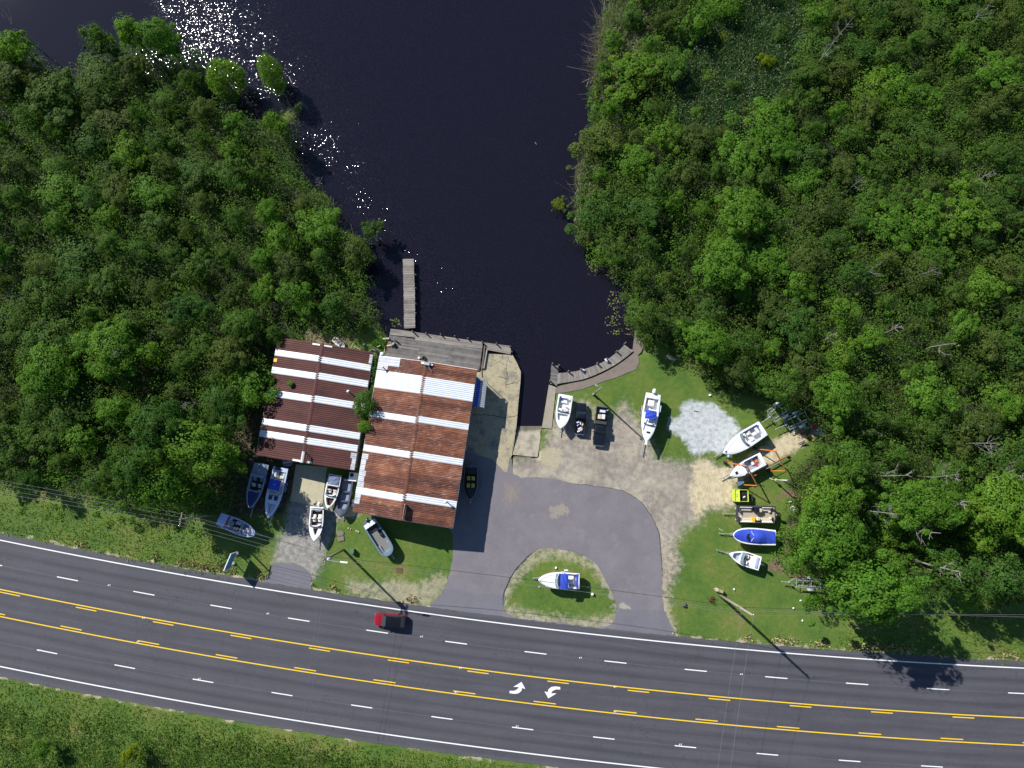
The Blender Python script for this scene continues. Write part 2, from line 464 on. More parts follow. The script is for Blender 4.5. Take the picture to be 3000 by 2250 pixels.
EASTW = [W(u, v, 4.5) for u, v in [(1790, -500), (1785, 60), (1765, 180), (1745, 280), (1740, 440), (1705, 520), (1705, 640), (1725, 720), (1770, 755), (1835, 800), (1865, 850), (1872, 975), (1990, 1000), (2080, 1060), (2110, 1130), (2240, 1150),
                                   (2350, 1175), (2450, 1250), (2430, 1330), (2345, 1420), (2370, 1500), (2325, 1560), (2320, 1640), (2400, 1710), (2500, 1750), (2650, 1780), (2800, 1755), (3000, 1765), (3600, 1790), (3600, -500)]]
SOUTHW = [W(u, v, 1.5) for u, v in [(-400, 1990), (0, 2090), (300, 2130), (700, 2185), (1000, 2235), (1300, 2290), (1300, 2500), (-400, 2500)]]
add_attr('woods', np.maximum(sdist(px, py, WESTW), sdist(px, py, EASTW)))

t = NT('ground_cover')
n_f, n_m, n_l = t.noise(7, 6, .7), t.noise(1.3, 5, .6), t.noise(.16, 3, .5)
n_x = t.noise(28, 3, .7); n_s = t.noise(2.2, 4, .6, stretch=(3.5, .5, 1))
grass = t.cramp(t.math('ADD', t.math('MULTIPLY', n_l, .55), t.math('MULTIPLY', n_m, .45)),
                [(.32, (.043, .100, .012)), (.45, (.070, .132, .015)), (.56, (.104, .150, .021)), (.68, (.18, .160, .05))])
grass = t.mix(1.0, grass, t.cramp(n_f, [(.3, (.55,) * 3), (.5, (1, 1, 1)), (.7, (1.4,) * 3)]), 'MULTIPLY')
def mask(name, amp=1.2, w=.35, n=None):
    nn = t.math('SUBTRACT', n if n is not None else n_m, .5)
    return t.ramp(t.math('ADD', t.attr(name), t.math('ADD', t.math('MULTIPLY', nn, amp * 2), t.math('MULTIPLY', t.math('SUBTRACT', n_f, .5), amp))), -w, w)
gtex = t.cramp(t.math('ADD', t.math('MULTIPLY', n_x, .55), t.math('MULTIPLY', n_f, .45)), [(.3, (.6,) * 3), (.5, (1, 1, 1)), (.68, (1.5,) * 3)])
gravel = t.mix(1.0, t.cramp(t.math('ADD', t.math('MULTIPLY', n_m, .45), t.math('ADD', t.math('MULTIPLY', n_l, .4), t.math('MULTIPLY', n_s, .15))), [(.34, (.16, .135, .118)), (.48, (.26, .225, .185)), (.62, (.39, .345, .275))]), gtex, 'MULTIPLY')
gravel = t.mix(t.math('MULTIPLY', t.ramp(t.noise(.28, 4, .65), .5, .62), .55), gravel, t.mix(1.0, (.42, .37, .26), gtex, 'MULTIPLY'))
white = t.mix(1.0, t.cramp(n_m, [(.3, (.27, .29, .29)), (.5, (.44, .46, .46)), (.7, (.54, .56, .56))]), t.cramp(n_f, [(.3, (.75,) * 3), (.5, (1, 1, 1)), (.7, (1.15,) * 3)]), 'MULTIPLY')
sand = t.mix(1.0, t.cramp(n_m, [(.3, (.36, .29, .17)), (.5, (.50, .42, .27)), (.7, (.58, .50, .35))]), t.cramp(n_s, [(.35, (.82,) * 3), (.5, (1, 1, 1)), (.65, (1.12,) * 3)]), 'MULTIPLY')
mulch = t.mix(1.0, t.cramp(n_f, [(.3, (.05, .028, .018)), (.5, (.15, .085, .055)), (.72, (.36, .28, .2))]), gtex, 'MULTIPLY')
litter = t.mix(1.0, t.cramp(n_m, [(.35, (.03, .04, .012)), (.5, (.06, .045, .025)), (.65, (.14, .11, .06))]), gtex, 'MULTIPLY')
grey = t.mix(1.0, t.cramp(n_m, [(.3, (.15, .145, .14)), (.5, (.25, .235, .21)), (.7, (.36, .32, .26))]), gtex, 'MULTIPLY')
straw = t.mix(1.0, t.cramp(n_f, [(.3, (.24, .20, .115)), (.6, (.46, .40, .27))]), gtex, 'MULTIPLY')
c = grass
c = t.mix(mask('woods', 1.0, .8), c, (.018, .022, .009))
c = t.mix(mask('litter', 1.6, .6), c, litter)
c = t.mix(mask('mulch', 1.0, .4), c, mulch)
c = t.mix(t.math('MULTIPLY', mask('tan', 1.2, .6), .9), c, (.20, .16, .09))
c = t.mix(mask('gravel', 1.7, 1.3), c, gravel)
c = t.mix(t.math('MULTIPLY', t.ramp(t.math('ADD', t.attr('rut'), t.math('MULTIPLY', t.math('SUBTRACT', n_m, .5), .8)), -.30, -.02), .26), c, t.mix(1.0, (.15, .125, .105), gtex, 'MULTIPLY'))
c = t.mix(mask('drive', 1.0, .8), c, grey)
c = t.mix(mask('pale', .7, .5), c, white)
c = t.mix(mask('sand', .8, .6), c, sand)
c = t.mix(t.math('MULTIPLY', mask('straw', .6, .3), .85), c, straw)
c = t.mix(t.math('MULTIPLY', mask('dry', 1.3, .9), .7), c, t.mix(t.ramp(n_m, .42, .58), gravel, straw))
vg = t.math('ADD', t.attr('verge'), t.math('ADD', t.math('MULTIPLY', t.math('SUBTRACT', t.noise(.55, 4, .6), .47), 3.6), t.math('MULTIPLY', t.math('SUBTRACT', n_f, .5), 1.4)))
c = t.mix(t.ramp(vg, -.15, .35), c, straw)
ig = t.math('ADD', t.attr('island'), t.math('ADD', t.math('MULTIPLY', t.math('SUBTRACT', t.noise(.7, 4, .6), .43), 6.0), t.math('MULTIPLY', t.math('SUBTRACT', n_f, .5), 1.2)))
c = t.mix(t.math('MULTIPLY', t.ramp(ig, -.1, .4), .8), c, gravel)
c = t.mix(t.ramp(t.attr('creek'), -.5, .1), c, (.03, .02, .012))
t.bump(t.math('ADD', n_f, t.math('MULTIPLY', n_x, .4)), .7, .06)
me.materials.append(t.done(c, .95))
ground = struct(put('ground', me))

# water: dark tannin creek, rippled by normal noise; slopes make the glints
t = NT('creek_water')
cen = lambda nz, k: t.math('MULTIPLY', t.math('SUBTRACT', nz, .5), k)
amp = t.math('MULTIPLY', t.attr('ripple'), t.ramp(t.noise(.12, 3, .5), .3, .65, .8, 1.1))
sep = t.new('ShaderNodeSeparateColor'); t.link(t.noise(4.2, 2, .55, stretch=(1.0, .8, 1), color=True), sep.inputs[0])
sep2 = t.new('ShaderNodeSeparateColor'); t.link(t.noise(.5, 2, .5, color=True), sep2.inputs[0])
nxn = t.math('ADD', t.math('MULTIPLY', cen(sep.outputs[0], 1.15), amp), t.math('MULTIPLY', cen(sep2.outputs[0], .12), amp))
nyn = t.math('ADD', t.math('MULTIPLY', cen(sep.outputs[1], 1.15), amp), t.math('MULTIPLY', cen(sep2.outputs[1], .12), amp))
cb = t.new('ShaderNodeCombineXYZ'); t.link(nxn, cb.inputs[0]); t.link(nyn, cb.inputs[1]); cb.inputs[2].default_value = 1.0
vn = t.new('ShaderNodeVectorMath', operation='NORMALIZE'); t.link(cb.outputs[0], vn.inputs[0])
t.link(vn.outputs[0], t.b.inputs['Normal'])
wm = t.done((.009, .008, .015), t.ramp(t.attr('ripple'), .05, .5, .015, .075), 0, IOR=1.33)
# ripple strength over the creek: a breezy lane down the west side, glassy shelter in the far corner and by the slip
wx = np.concatenate([[-300, -160], np.arange(-115, 62, 1.5), [100, 160]]); wy = np.concatenate([np.arange(-6, 116, 1.5), [150, 260, 420]])
WX, WY = np.meshgrid(wx, wy); fx, fy = WX.ravel(), WY.ravel()
lane = sdist(fx, fy, [W(u, v) for u, v in ((620, 60), (860, 300), (950, 440), (1060, 600), (1230, 800), (1400, 930), (1490, 1010))], False)
rip = .50 + np.interp(fy, [20, 45, 62, 80], [.62, .55, .36, .40]) * np.exp(-(lane / 6.5) ** 2)
rip *= np.clip((fx + 69 + 2.5 * np.sin(fy * .3)) / 5, .02, 1) * np.where(fy < 17, np.clip((fy - 9) / 8, .12, 1), 1)
rip *= 1 - .6 * np.exp(-(np.minimum(np.abs(sdist(fx, fy, CREEK)), 50) / 2.5) ** 2)
wme = bpy.data.meshes.new('creek_water')
nwx, nwy = len(wx), len(wy); ii = (np.arange(nwy - 1)[:, None] * nwx + np.arange(nwx - 1)[None]).ravel()
wme.from_pydata(np.stack([fx, fy, np.full(fx.shape, WATER_Z)], 1).tolist(), [], np.stack([ii, ii + 1, ii + 1 + nwx, ii + nwx], 1).tolist())
at_ = wme.attributes.new('ripple', 'FLOAT', 'POINT'); at_.data.foreach_set('value', rip.astype(np.float32))
wme.materials.append(wm)
struct(put('creek_water', wme))

# ------------------------------------------------------------------ road
def asphalt(name, c, var, stain, scale=.25, stretch=None):
    t = NT(name)
    a, b, f = t.noise(scale, 5, .6, stretch=stretch), t.noise(2.3, 5, .65), t.noise(22, 3, .7)
    k = t.math('ADD', t.math('MULTIPLY', a, .5), t.math('ADD', t.math('MULTIPLY', b, .25), t.math('MULTIPLY', f, .25)))
    col = t.mix(1.0, c, t.cramp(k, [(.3, (1 - var,) * 3), (.5, (1, 1, 1)), (.7, (1 + var,) * 3)]), 'MULTIPLY')
    col = t.mix(t.math('MULTIPLY', t.ramp(t.noise(.35, 6, .7), .53, .68), stain[3]), col, tuple(stain[:3]))
    t.bump(f, .3, .01)
    return t.done(col, .85)
t = NT('road_asphalt')
off, al = t.attr('across'), t.attr('along')
cb = t.new('ShaderNodeCombineXYZ'); t.link(t.math('MULTIPLY', al, .045), cb.inputs[0]); t.link(off, cb.inputs[1])
stre = t.noise(1.3, 4, .6, vec=cb.outputs[0]); blot = t.noise(.18, 5, .65); fine = t.noise(20, 3, .7); mid = t.noise(1.8, 5, .65)
k = t.math('ADD', t.math('ADD', t.math('MULTIPLY', stre, .42), t.math('MULTIPLY', blot, .23)), t.math('ADD', t.math('MULTIPLY', fine, .18), t.math('MULTIPLY', mid, .17)))
c = t.cramp(k, [(.36, (.045, .043, .052)), (.5, (.061, .059, .070)), (.64, (.082, .079, .090))])
def band(x, w, col, f):
    global c
    d = t.math('ABSOLUTE', t.math('SUBTRACT', off, x))
    c = t.mix(t.math('MULTIPLY', t.ramp(d, 0, w, 1, 0), f), c, col)
for x in (.95, 2.75, 4.55, 6.3, 11.8, 13.6, 15.4, 17.1): band(x, .55, (.083, .080, .094), .45)     # polished wheel paths
for x in (1.85, 5.4, 12.7, 16.3): band(x, .4, (.037, .036, .045), .5)                            # oil drip between them
for x in (3.65, 14.55): band(x, .05, (.13, .13, .135), .7)                                         # construction joints
for x in (-1.0, 19.3): band(x, 1.0, (.092, .088, .098), .55)                                        # greyed shoulders
cr = t.math('ABSOLUTE', t.math('SUBTRACT', t.noise(.10, 4, .6), .5)); c = t.mix(t.math('MULTIPLY', t.ramp(cr, .0, .0035, 1, 0), .55), c, (.028, .028, .033))   # sealed cracks
t.bump(fine, .3, .01)
M_ROAD = t.done(c, .82)
M_LOT = asphalt('old_asphalt', (.160, .145, .158), .24, (.21, .18, .165, .6))
M_APRON = asphalt('apron_asphalt', (.142, .137, .155), .22, (.18, .16, .155, .3))
def worn_paint(name, col):
    t = NT(name); n = t.noise(6, 5, .75)
    c = t.mix(t.ramp(n, .60, .74), col, (.09, .088, .09))
    return t.done(t.mix(t.math('MULTIPLY', t.noise(1.2, 4), .3), c, (col[0] * .7, col[1] * .7, col[2] * .7)), .6)
M_WLINE, M_YLINE = worn_paint('white_road_paint', (.82, .82, .80)), worn_paint('yellow_road_paint', (.86, .56, .015))

def strip(us, o0, o1, z, uneven=0.0):
    a = [road_pt(u, o0) for u in us]; b = [road_pt(u, o1) for u in us]
    m = MB()
    m.grid([[(p.x, p.y + (rng.normal(0, uneven) if uneven else 0), z) for p in b], [(p.x, p.y + (rng.normal(0, uneven) if uneven else 0), z) for p in a]])
    return m
road_us = list(np.arange(-900, 3950, 12))
offs = [-1.0, -.5] + list(np.arange(0, 19, 1.0)) + [19.0, 19.3]
rv, al_, ac_ = [], [], []; run = 0.0; prev = None
for u in road_us:
    q = road_pt(u, 9); run += (q - prev).length if prev is not None else 0; prev = q
    for o_ in offs:
        oo = o_ + (rng.normal(0, .05) if o_ in (-1.0, 19.3) else 0); p = road_pt(u, oo); rv.append((p.x, p.y, .05)); al_.append(run); ac_.append(o_)
no_ = len(offs)
rme = bpy.data.meshes.new('road')
rme.from_pydata(rv, [], [(i * no_ + j, i * no_ + j + 1, (i + 1) * no_ + j + 1, (i + 1) * no_ + j) for i in range(len(road_us) - 1) for j in range(no_ - 1)])
for nm, vals in (('along', al_), ('across', ac_)):
    at_ = rme.attributes.new(nm, 'FLOAT', 'POINT'); at_.data.foreach_set('value', np.array(vals, np.float32))
rme.materials.append(M_ROAD)
road = struct(put('road', rme))
LW = .16
strip(road_us, -LW / 2, LW / 2, .056).build('edge_line', M_WLINE, road)
strip(road_us, 17.9 - LW / 2, 17.9 + LW / 2, .056).build('edge_line', M_WLINE, road)
strip(road_us, 7.02, 7.17, .056).build('centre_line', M_YLINE, road)
strip(road_us, 10.86, 11.01, .056).build('centre_line', M_YLINE, road)
# arclength table
us = np.arange(-900, 3950, 4.0)
def arclen(off):
    p = [road_pt(u, off) for u in us]
    return np.concatenate([[0], np.cumsum([(p[i + 1] - p[i]).length for i in range(len(p) - 1)])])
def dashes(off, u_ref, length, name, mat, w=.14):
    s = arclen(off); s_ref = np.interp(u_ref, us, s)
    k = -int(s_ref // 12.19)
    while s_ref + k * 12.19 + length < s[-1]:
        u0, u1 = np.interp([s_ref + k * 12.19, s_ref + k * 12.19 + length], s, us)
        if -150 < u1 and u0 < 3150:
            strip(np.linspace(u0, u1, 4), off - w / 2, off + w / 2, .057).build(name, mat, road)
        k += 1
dashes(3.65, 187.5, 3.35, 'lane_dash', M_WLINE)
dashes(14.55, 189, 3.2, 'lane_dash', M_WLINE)
dashes(7.47, 43, 3.25, 'turn_lane_dash', M_YLINE)
dashes(10.56, 16, 3.35, 'turn_lane_dash', M_YLINE)
arrow = [(648, 715), (676, 716), (698, 706), (708, 690), (672, 690), (725, 658), (750, 703), (729, 697), (724, 716), (706, 731), (682, 735), (648, 731)]
MB().sheet([PL('O', arrow)], .058).build('turn_arrow', M_WLINE, road)
MB().sheet([PL('O', [(925 + 699 - x, 725 + 697 - y) for x, y in arrow])], .058).build('turn_arrow', M_WLINE, road)
for s, x, y in [('N', 625, 613), ('N', 1532, 775), ('N', 822, 800), ('N', 790, 936), ('N', 226, 985), ('N', 1140, 1148), ('O', 78, 364), ('O', 1107, 502), ('O', 330, 567), ('O', 302, 724),
                ('O', 1331, 690), ('O', 1331, 850), ('O', 697, 945), ('O', 1755, 1063), ('O', 2150, 608)]:
    p = P(s, x, y)
    mm = MB()
    mm.box((p.x - .12, p.y, .059), (.12, .2, .012)).box((p.x + .13, p.y + .02, .059), (.08, .22, .012)).build('survey_mark', M_WLINE, road)

# ------------------------------------------------------------------ lot, aprons, concrete
def edge(u0, u1, off=-.8):
    return [road_pt(u, off) for u in np.linspace(u0, u1, 24)]
lot_ring = smooth_line(PL('F', [(2150, 1295), (2100, 1200), (2068, 1100), (2062, 900), (2052, 700), (2040, 600), (2010, 520), (1960, 430), (1900, 360), (1800, 300), (1700, 272), (1430, 238), (1300, 205), (1120, 190), (1000, 196),
                                (985, 120), (960, 20), (800, -30)]), .5, False, .05)
lot_ring += [P('F', 620, -40), P('F', 500, 520)] + smooth_line(PL('F', [(558, 600), (556, 740), (535, 870), (510, 960), (470, 1040), (390, 1105)]), .5, False, .05)
q0 = 1100 + 395 / 2.4578; q1 = 1100 + 2165 / 2.4578
lot_ring += edge(q0, q1, -.7)
lot = struct(MB().sheet([lot_ring, ISLAND[::-1]], .028).build('parking_lot', M_LOT))
def ap(pts, u0, u1, name, jit=.03):
    ring = smooth_line(PL('F', pts), .5, False, jit) + edge(u0, u1, -.75)
    struct(MB().sheet([ring], .034).build(name, M_APRON))
ap([(905, 1150), (925, 1045), (700, 1030), (620, 1005), (490, 995), (470, 1040), (400, 1108)], q0 + 2, 1100 + 905 / 2.4578, 'driveway_apron')
ap([(2140, 1285), (2095, 1180), (2090, 1160), (1940, 1145), (1760, 1130), (1742, 1160), (1725, 1215)], 1100 + 1725 / 2.4578, q1 - 6, 'driveway_apron')
ring = smooth_line(PL('E', [(1150, 1470), (1140, 1340), (1020, 1235), (900, 1220), (745, 1220), (700, 1320), (630, 1400)]), .5, False, .03)
struct(MB().sheet([ring + edge(600 + 640 / 3.6867, 600 + 1150 / 3.6867, -.75)], .030).build('driveway_apron', M_APRON))

# gravel tracked onto the old asphalt: thin ragged spills
def spill(pts, name, cols, z, soft=.55):
    ring_ = smooth_line(PL('F', pts), .4, True, .05)
    cx, cy = sum(q[0] for q in ring_) / len(ring_), sum(q[1] for q in ring_) / len(ring_)
    m_ = MB(); n = len(ring_)
    m_.add([(cx, cy, z)] + [(q[0], q[1], z) for q in ring_], [(0, i + 1, (i + 1) % n + 1) for i in range(n)])
    me_ = m_.mesh(name); at_ = me_.attributes.new('edge', 'FLOAT', 'POINT'); at_.data.foreach_set('value', np.array([1.0] + [0.0] * n, np.float32))
    t = NT(name); e = t.attr('edge')
    k = t.ramp(t.math('ADD', e, t.math('MULTIPLY', t.math('SUBTRACT', t.noise(1.6, 5, .7, stretch=(1.4, .7, 1)), .5), 2.2)), .15, .15 + soft)
    c = t.mix(t.math('MULTIPLY', k, .8), (.160, .145, .158), t.cramp(t.noise(6, 5, .7), [(.3, cols[0]), (.7, cols[1])]))
    me_.materials.append(t.done(c, .9))
    return struct(put(name, me_))
spill([(1225, 390), (1300, 375), (1400, 380), (1420, 440), (1390, 485), (1320, 500), (1260, 515), (1240, 470)], 'gravel_spill', ((.20, .17, .14), (.34, .30, .22)), .033, .4)
spill([(900, 160), (1000, 170), (1070, 220), (1090, 300), (1060, 400), (990, 450), (920, 470), (890, 380), (890, 260)], 'gravel_spill', ((.19, .15, .13), (.27, .22, .17)), .033, .9)
spill([(1745, 1130), (1760, 1080), (1800, 1100), (1860, 1135), (1800, 1150)], 'gravel_spill', ((.28, .24, .2), (.42, .38, .3)), .039, .4)
M_DARKEDGE = paint('dark_edge', (.04, .036, .04), .9, .3)  # near-black colour of the thin strips along the lot and island edges
def edge_strip(pts, w, name='lot_edge_strip'):
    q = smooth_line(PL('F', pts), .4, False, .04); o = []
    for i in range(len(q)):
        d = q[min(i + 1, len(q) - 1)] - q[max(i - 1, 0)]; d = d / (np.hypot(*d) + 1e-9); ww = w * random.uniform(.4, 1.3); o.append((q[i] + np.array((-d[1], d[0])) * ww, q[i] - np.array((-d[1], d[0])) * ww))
    return struct(MB().grid([[(b_[0], b_[1], .041) for a, b_ in o], [(a[0], a[1], .041) for a, b_ in o]]).build(name, M_DARKEDGE))
edge_strip([(918, 1110), (915, 1080), (940, 980), (1000, 870), (1070, 790), (1130, 735)], .07)
edge_strip([(2064, 900), (2052, 700), (2040, 600), (2010, 520), (1960, 430), (1900, 360), (1800, 300), (1700, 272), (1430, 238)], .035)
t = NT('stained_concrete')
n1, n2, n3 = t.noise(.38, 5, .6), t.noise(2.4, 5, .65), t.noise(16, 3, .7)
c = t.cramp(t.math('ADD', t.math('MULTIPLY', n1, .7), t.math('MULTIPLY', n2, .3)), [(.35, (.12, .11, .09)), (.44, (.24, .215, .155)), (.53, (.38, .325, .20)), (.60, (.28, .255, .195)), (.68, (.19, .175, .145))])
c = t.mix(t.math('MULTIPLY', t.ramp(t.noise(.5, 5, .6, stretch=(1, 1, 9)), .60, .72), .7), c, (.34, .17, .06))
c = t.mix(1.0, c, t.cramp(n3, [(.3, (.8,) * 3), (.5, (1, 1, 1)), (.7, (1.15,) * 3)]), 'MULTIPLY')
t.bump(n3, .2, .01)
M_CONC = t.done(c, .9)
M_CONC2 = paint('tan_concrete', (.29, .255, .195), .9, .22, .8, dirt=(.14, .11, .08), dirt_amt=.5)
M_PADC = paint('pale_concrete', (.42, .375, .25), .9, .2, .8, dirt=(.25, .22, .15), dirt_amt=.5)
M_BULK = paint('brown_concrete', (.185, .15, .125), .92, .22, .7, dirt=(.11, .09, .075), dirt_amt=.5)
M_CRACK = paint('crack_soil', (.03, .026, .02), .95)
slab = PL('B', [(150, 470), (235, 440), (262, 286), (505, 300), (548, 380), (584, 462), (580, 560), (566, 700), (540, 1000), (502, 1262), (470, 1330), (452, 1438), (425, 1438), (370, 1375), (300, 1310), (40, 1230), (95, 800)])
yard = struct(MB().prism(slab, -1.5, .05).build('concrete_apron', M_CONC))
for pts in [[(225, 450), (285, 415), (350, 375), (398, 350), (404, 290)], [(452, 345), (440, 440), (448, 500), (436, 600), (436, 640)], [(440, 585), (500, 575), (560, 560)], [(365, 510), (440, 530)],
            [(462, 300), (466, 350), (500, 372)], [(545, 1005), (525, 1090), (510, 1130), (500, 1260), (485, 1310), (465, 1335)], [(120, 880), (300, 885), (420, 905), (545, 890)]]:
    p = smooth_line(PL('B', pts), .25, False, .04)
    w = [.035 + .045 * random.random() for _ in p]
    mm = MB()
    mm.grid([[(q[0] + .5 * a, q[1] + .7 * a, .0545) for q, a in zip(p, w)], [(q[0] - .5 * a, q[1] - .7 * a, .0545) for q, a in zip(p, w)]]).build('crack', M_CRACK, yard)
y0, y1 = P('B', 500, 1275).y, P('B', 550, 985).y
rz = lambda x, y: .045 - .60 * (y - y0) / (y1 - y0)
ramp = [P('B', 551, 1010), P('B', 505, 1268), P('B', 746, 1292), P('B', 790, 1000), P('B', 800, 800), P('B', 556, 800)]
t = NT('ramp_concrete'); sz = t.new('ShaderNodeSeparateXYZ'); t.link(t.pos(), sz.inputs[0])
wet = t.ramp(t.math('ADD', sz.outputs[2], t.math('MULTIPLY', t.math('SUBTRACT', t.noise(1.5, 4), .5), .12)), -.50, -.40, 1, 0)     # algae left by the water line
c = t.mix(1.0, t.cramp(t.noise(.8, 5, .65), [(.35, (.20, .18, .14)), (.5, (.32, .285, .215)), (.65, (.37, .33, .25))]), t.cramp(t.noise(14, 3, .7), [(.3, (.8,) * 3), (.6, (1.1,) * 3)]), 'MULTIPLY')
struct(MB().prism(ramp, lambda x, y: rz(x, y) - .3, rz).build('boat_ramp', t.done(t.mix(t.math('MULTIPLY', wet, .75), c, (.05, .045, .03)), .85)))
struct(MB().prism(PL('B', [(858, 588), (925, 612), (882, 1016), (790, 1006)]), -1.5, .09).build('concrete_wall', M_CONC2))
bulk_top = smooth_line(PL('B', [(926, 606), (1080, 572), (1200, 548), (1330, 500), (1480, 425), (1590, 350), (1675, 285)]), .5)
bulk = bulk_top + PL('B', [(1678, 230), (1700, 62), (1742, 122), (1782, 205), (1750, 275), (1722, 300), (1735, 370), (1700, 442), (1620, 470), (1530, 512), (1400, 552), (1180, 632), (1030, 660), (918, 674)])
struct(MB().prism([(p[0], p[1]) for p in bulk], -1.5, .06).build('bulkhead_walkway', M_BULK))
pad = struct(MB().prism(PL('E', [(985, 150), (1318, 180), (1268, 606), (922, 545)]), -.2, .04).build('concrete_pad', M_PADC))
struct(MB().prism(PL('E', [(1600, 560), (1640, 700), (1420, 740), (1400, 690)]), -.2, .035).build('concrete_walk', M_PADC))
# broken slabs lying in the grass
for k, (pts, lab) in enumerate([([(1420, 880), (1470, 858), (1502, 880), (1498, 915), (1440, 925)], 'angular grey concrete slab, upper one of two lying in the grass'), ([(1434, 935), (1500, 920), (1506, 968), (1440, 985)], 'pale pinkish concrete slab, lower one of two lying in the grass')]):
    tag(MB().prism(PL('E', pts), -.05, .09).build('broken_slab', M_BULK), lab, 'slab', 'concrete slabs in the grass')

# ------------------------------------------------------------------ docks
def lerp(a, b, t): return a + (b - a) * t
def plank_run(parent, a0, a1, b0, b1, width, z, mat, name='plank', th=.05):
    """planks laid side by side from edge a (a0->a1) to edge b (b0->b1); each spans a..b"""
    n = max(1, int(round(((a1 - a0).length + (b1 - b0).length) / 2 / width)))
    for i in range(n):
        t0, t1 = i / n + .06 / n, (i + 1) / n - .06 / n
        e = random.uniform(-.03, .03); dz = random.uniform(-.008, .008)
        q = [lerp(a0, a1, t0), lerp(a0, a1, t1), lerp(b0, b1, t1), lerp(b0, b1, t0)]
        d = (q[3] - q[0]).normalized() * e
        q = [p + d for p in q]
        MB().prism([(p.x, p.y) for p in q], z - th + dz, z + dz).build(name, mat, parent)
def piling(parent, p, z1, r=.13, z0=-1.8, mat=None):
    MB().tube([(p.x, p.y, z0), (p.x, p.y, z1 - .06), (p.x, p.y, z1)], [r * 1.1, r, r * .8], 10).build('piling', mat or PILING, parent, True)
pier = thing('pier', 'long narrow grey plank pier reaching up into the dark creek', 'pier', tuple(P('G', 455, 1120)))
DZ = .25
def loc(o):  # children are modelled in world space: cancel the parent's transform
    o.location = (0, 0, 0)
loc(pier)
gp = lambda x, y, z=DZ: P('G', x, y, z)
plank_run(pier, gp(368, 178), gp(380, 640), gp(516, 175), gp(532, 640), .30, DZ, DECKL)
plank_run(pier, gp(380, 640), gp(386, 1118), gp(532, 640), gp(536, 1110), .30, DZ, DECKL)
for y in (390, 570, 780, 905):
    piling(pier, gp(545, y), DZ + .1, .1)
for y in (300, 600, 900): piling(pier, gp(390, y), DZ - .06, .1)
for xx in (410, 500):
    MB().tube([gp(xx - 8, 190, DZ - .15), gp(xx + 10, 1110, DZ - .15)], .08, 4).build('stringer', PILING, pier)
deck = thing('dock_deck', 'broad weathered grey plank deck along the water behind the rusty shop', 'deck')
# walkway planks along the edge, then deck boards
def boards(quad, nrow, ncol, mat, z=DZ, jit=.12):
    a, b, c_, d = quad  # a->b along north edge, d->c along south edge
    for r_ in range(nrow):
        cuts = [0] + sorted(min(.97, max(.03, (k + random.uniform(-jit, jit)) / ncol)) for k in range(1, ncol)) + [1]
        s0, s1 = r_ / nrow + .05 / nrow, (r_ + 1) / nrow - .05 / nrow
        for k in range(len(cuts) - 1):
            t0, t1 = cuts[k] + .0008, cuts[k + 1] - .0008
            f = lambda t, s: lerp(lerp(a, b, t), lerp(d, c_, t), s)
            dz = random.uniform(-.008, .008)
            MB().prism([(p.x, p.y) for p in (f(t0, s0), f(t1, s0), f(t1, s1), f(t0, s1))], z - .05 + dz, z + dz).build('plank', mat, deck)
boards((gp(205, 1120), gp(536, 1162), gp(536, 1240), gp(190, 1200)), 5, 2, DECKL)
boards((gp(536, 1164), gp(1448, 1300), gp(1442, 1392), gp(536, 1272)), 5, 3, DECKL)
boards((gp(1450, 1302), gp(1830, 1352), gp(1826, 1466), gp(1512, 1408)), 5, 1, DECKL)
boards((gp(190, 1203), gp(1442, 1396), gp(1400, 1690), gp(120, 1500)), 20, 3, DECKW)
for x, y, hh in [(510, 1165, .9), (690, 1190, .75), (885, 1202, .7), (1075, 1228, .7), (1250, 1258, .6), (1442, 1306, .8), (1635, 1330, .75), (1812, 1362, .5), (1842, 1435, .5)]:
    piling(deck, gp(x, y), DZ + hh, .12)
for fx in np.linspace(.03, .97, 9):
    p = lerp(gp(205, 1160), gp(1440, 1350), fx)
    piling(deck, p, DZ - .06, .12)
    MB().tube([p + Vector((0, .4, -.13)), p + Vector((.5, -5.2, -.13))], .08, 4).build('joist', PILING, deck)
for x0, y0_, x1, y1_, mt, w, nm in [(1475, 1345, 1440, 1660, NAVY, .22, 'skid'), (1505, 1400, 1463, 1655, DECKL, .22, 'skid')]:
    a, b = gp(x0, y0_, .3), gp(x1, y1_, .3); n = (b - a).normalized(); s = Vector((-n.y, n.x, 0)) * w / 2
    MB().prism([(p.x, p.y) for p in (a + s, a - s, b - s, b + s)], .15, .34).build('skid_beam', mt if mt is not NAVY else PILING, deck)
cd = thing('curved_dock', 'curved dock of silvery planks bending along the east bank', 'dock')
bp = lambda x, y, z=DZ: P('B', x, y, z)
outer = smooth_line(PL('B', [(945, 475), (1050, 465), (1170, 445), (1330, 390), (1420, 345), (1520, 270), (1590, 200)], DZ), .05)
inner = smooth_line(PL('B', [(932, 580), (1080, 556), (1200, 531), (1330, 481), (1480, 406), (1590, 331), (1680, 258)], DZ), .05)
NP = 72
for i in range(NP):
    def at(line, t): 
        k = t * (len(line) - 1); j = min(int(k), len(line) - 2); return line[j] + (line[j + 1] - line[j]) * (k - j)
    t0, t1 = (i + .05) / NP, (i + .95) / NP
    e = random.uniform(-.05, .05); dz = random.uniform(-.01, .01)
    q = [at(outer, t0), at(outer, t1), at(inner, t1), at(inner, t0)]
    MB().prism([tuple(p) for p in q], DZ - .05 + dz, DZ + dz).build('plank', DECKL, cd)
plank_run(cd, bp(880, 400), bp(868, 575), bp(950, 402), bp(936, 598), .26, DZ + .012, DECKW)
for x, y, hh in [(890, 390, 1.0), (955, 400, .5), (868, 552, .8), (1045, 460, .8), (1165, 440, .8), (1325, 382, .8), (1415, 340, .8), (1515, 266, .8), (1595, 188, .9)]:
    piling(cd, bp(x, y), DZ + hh, .13)
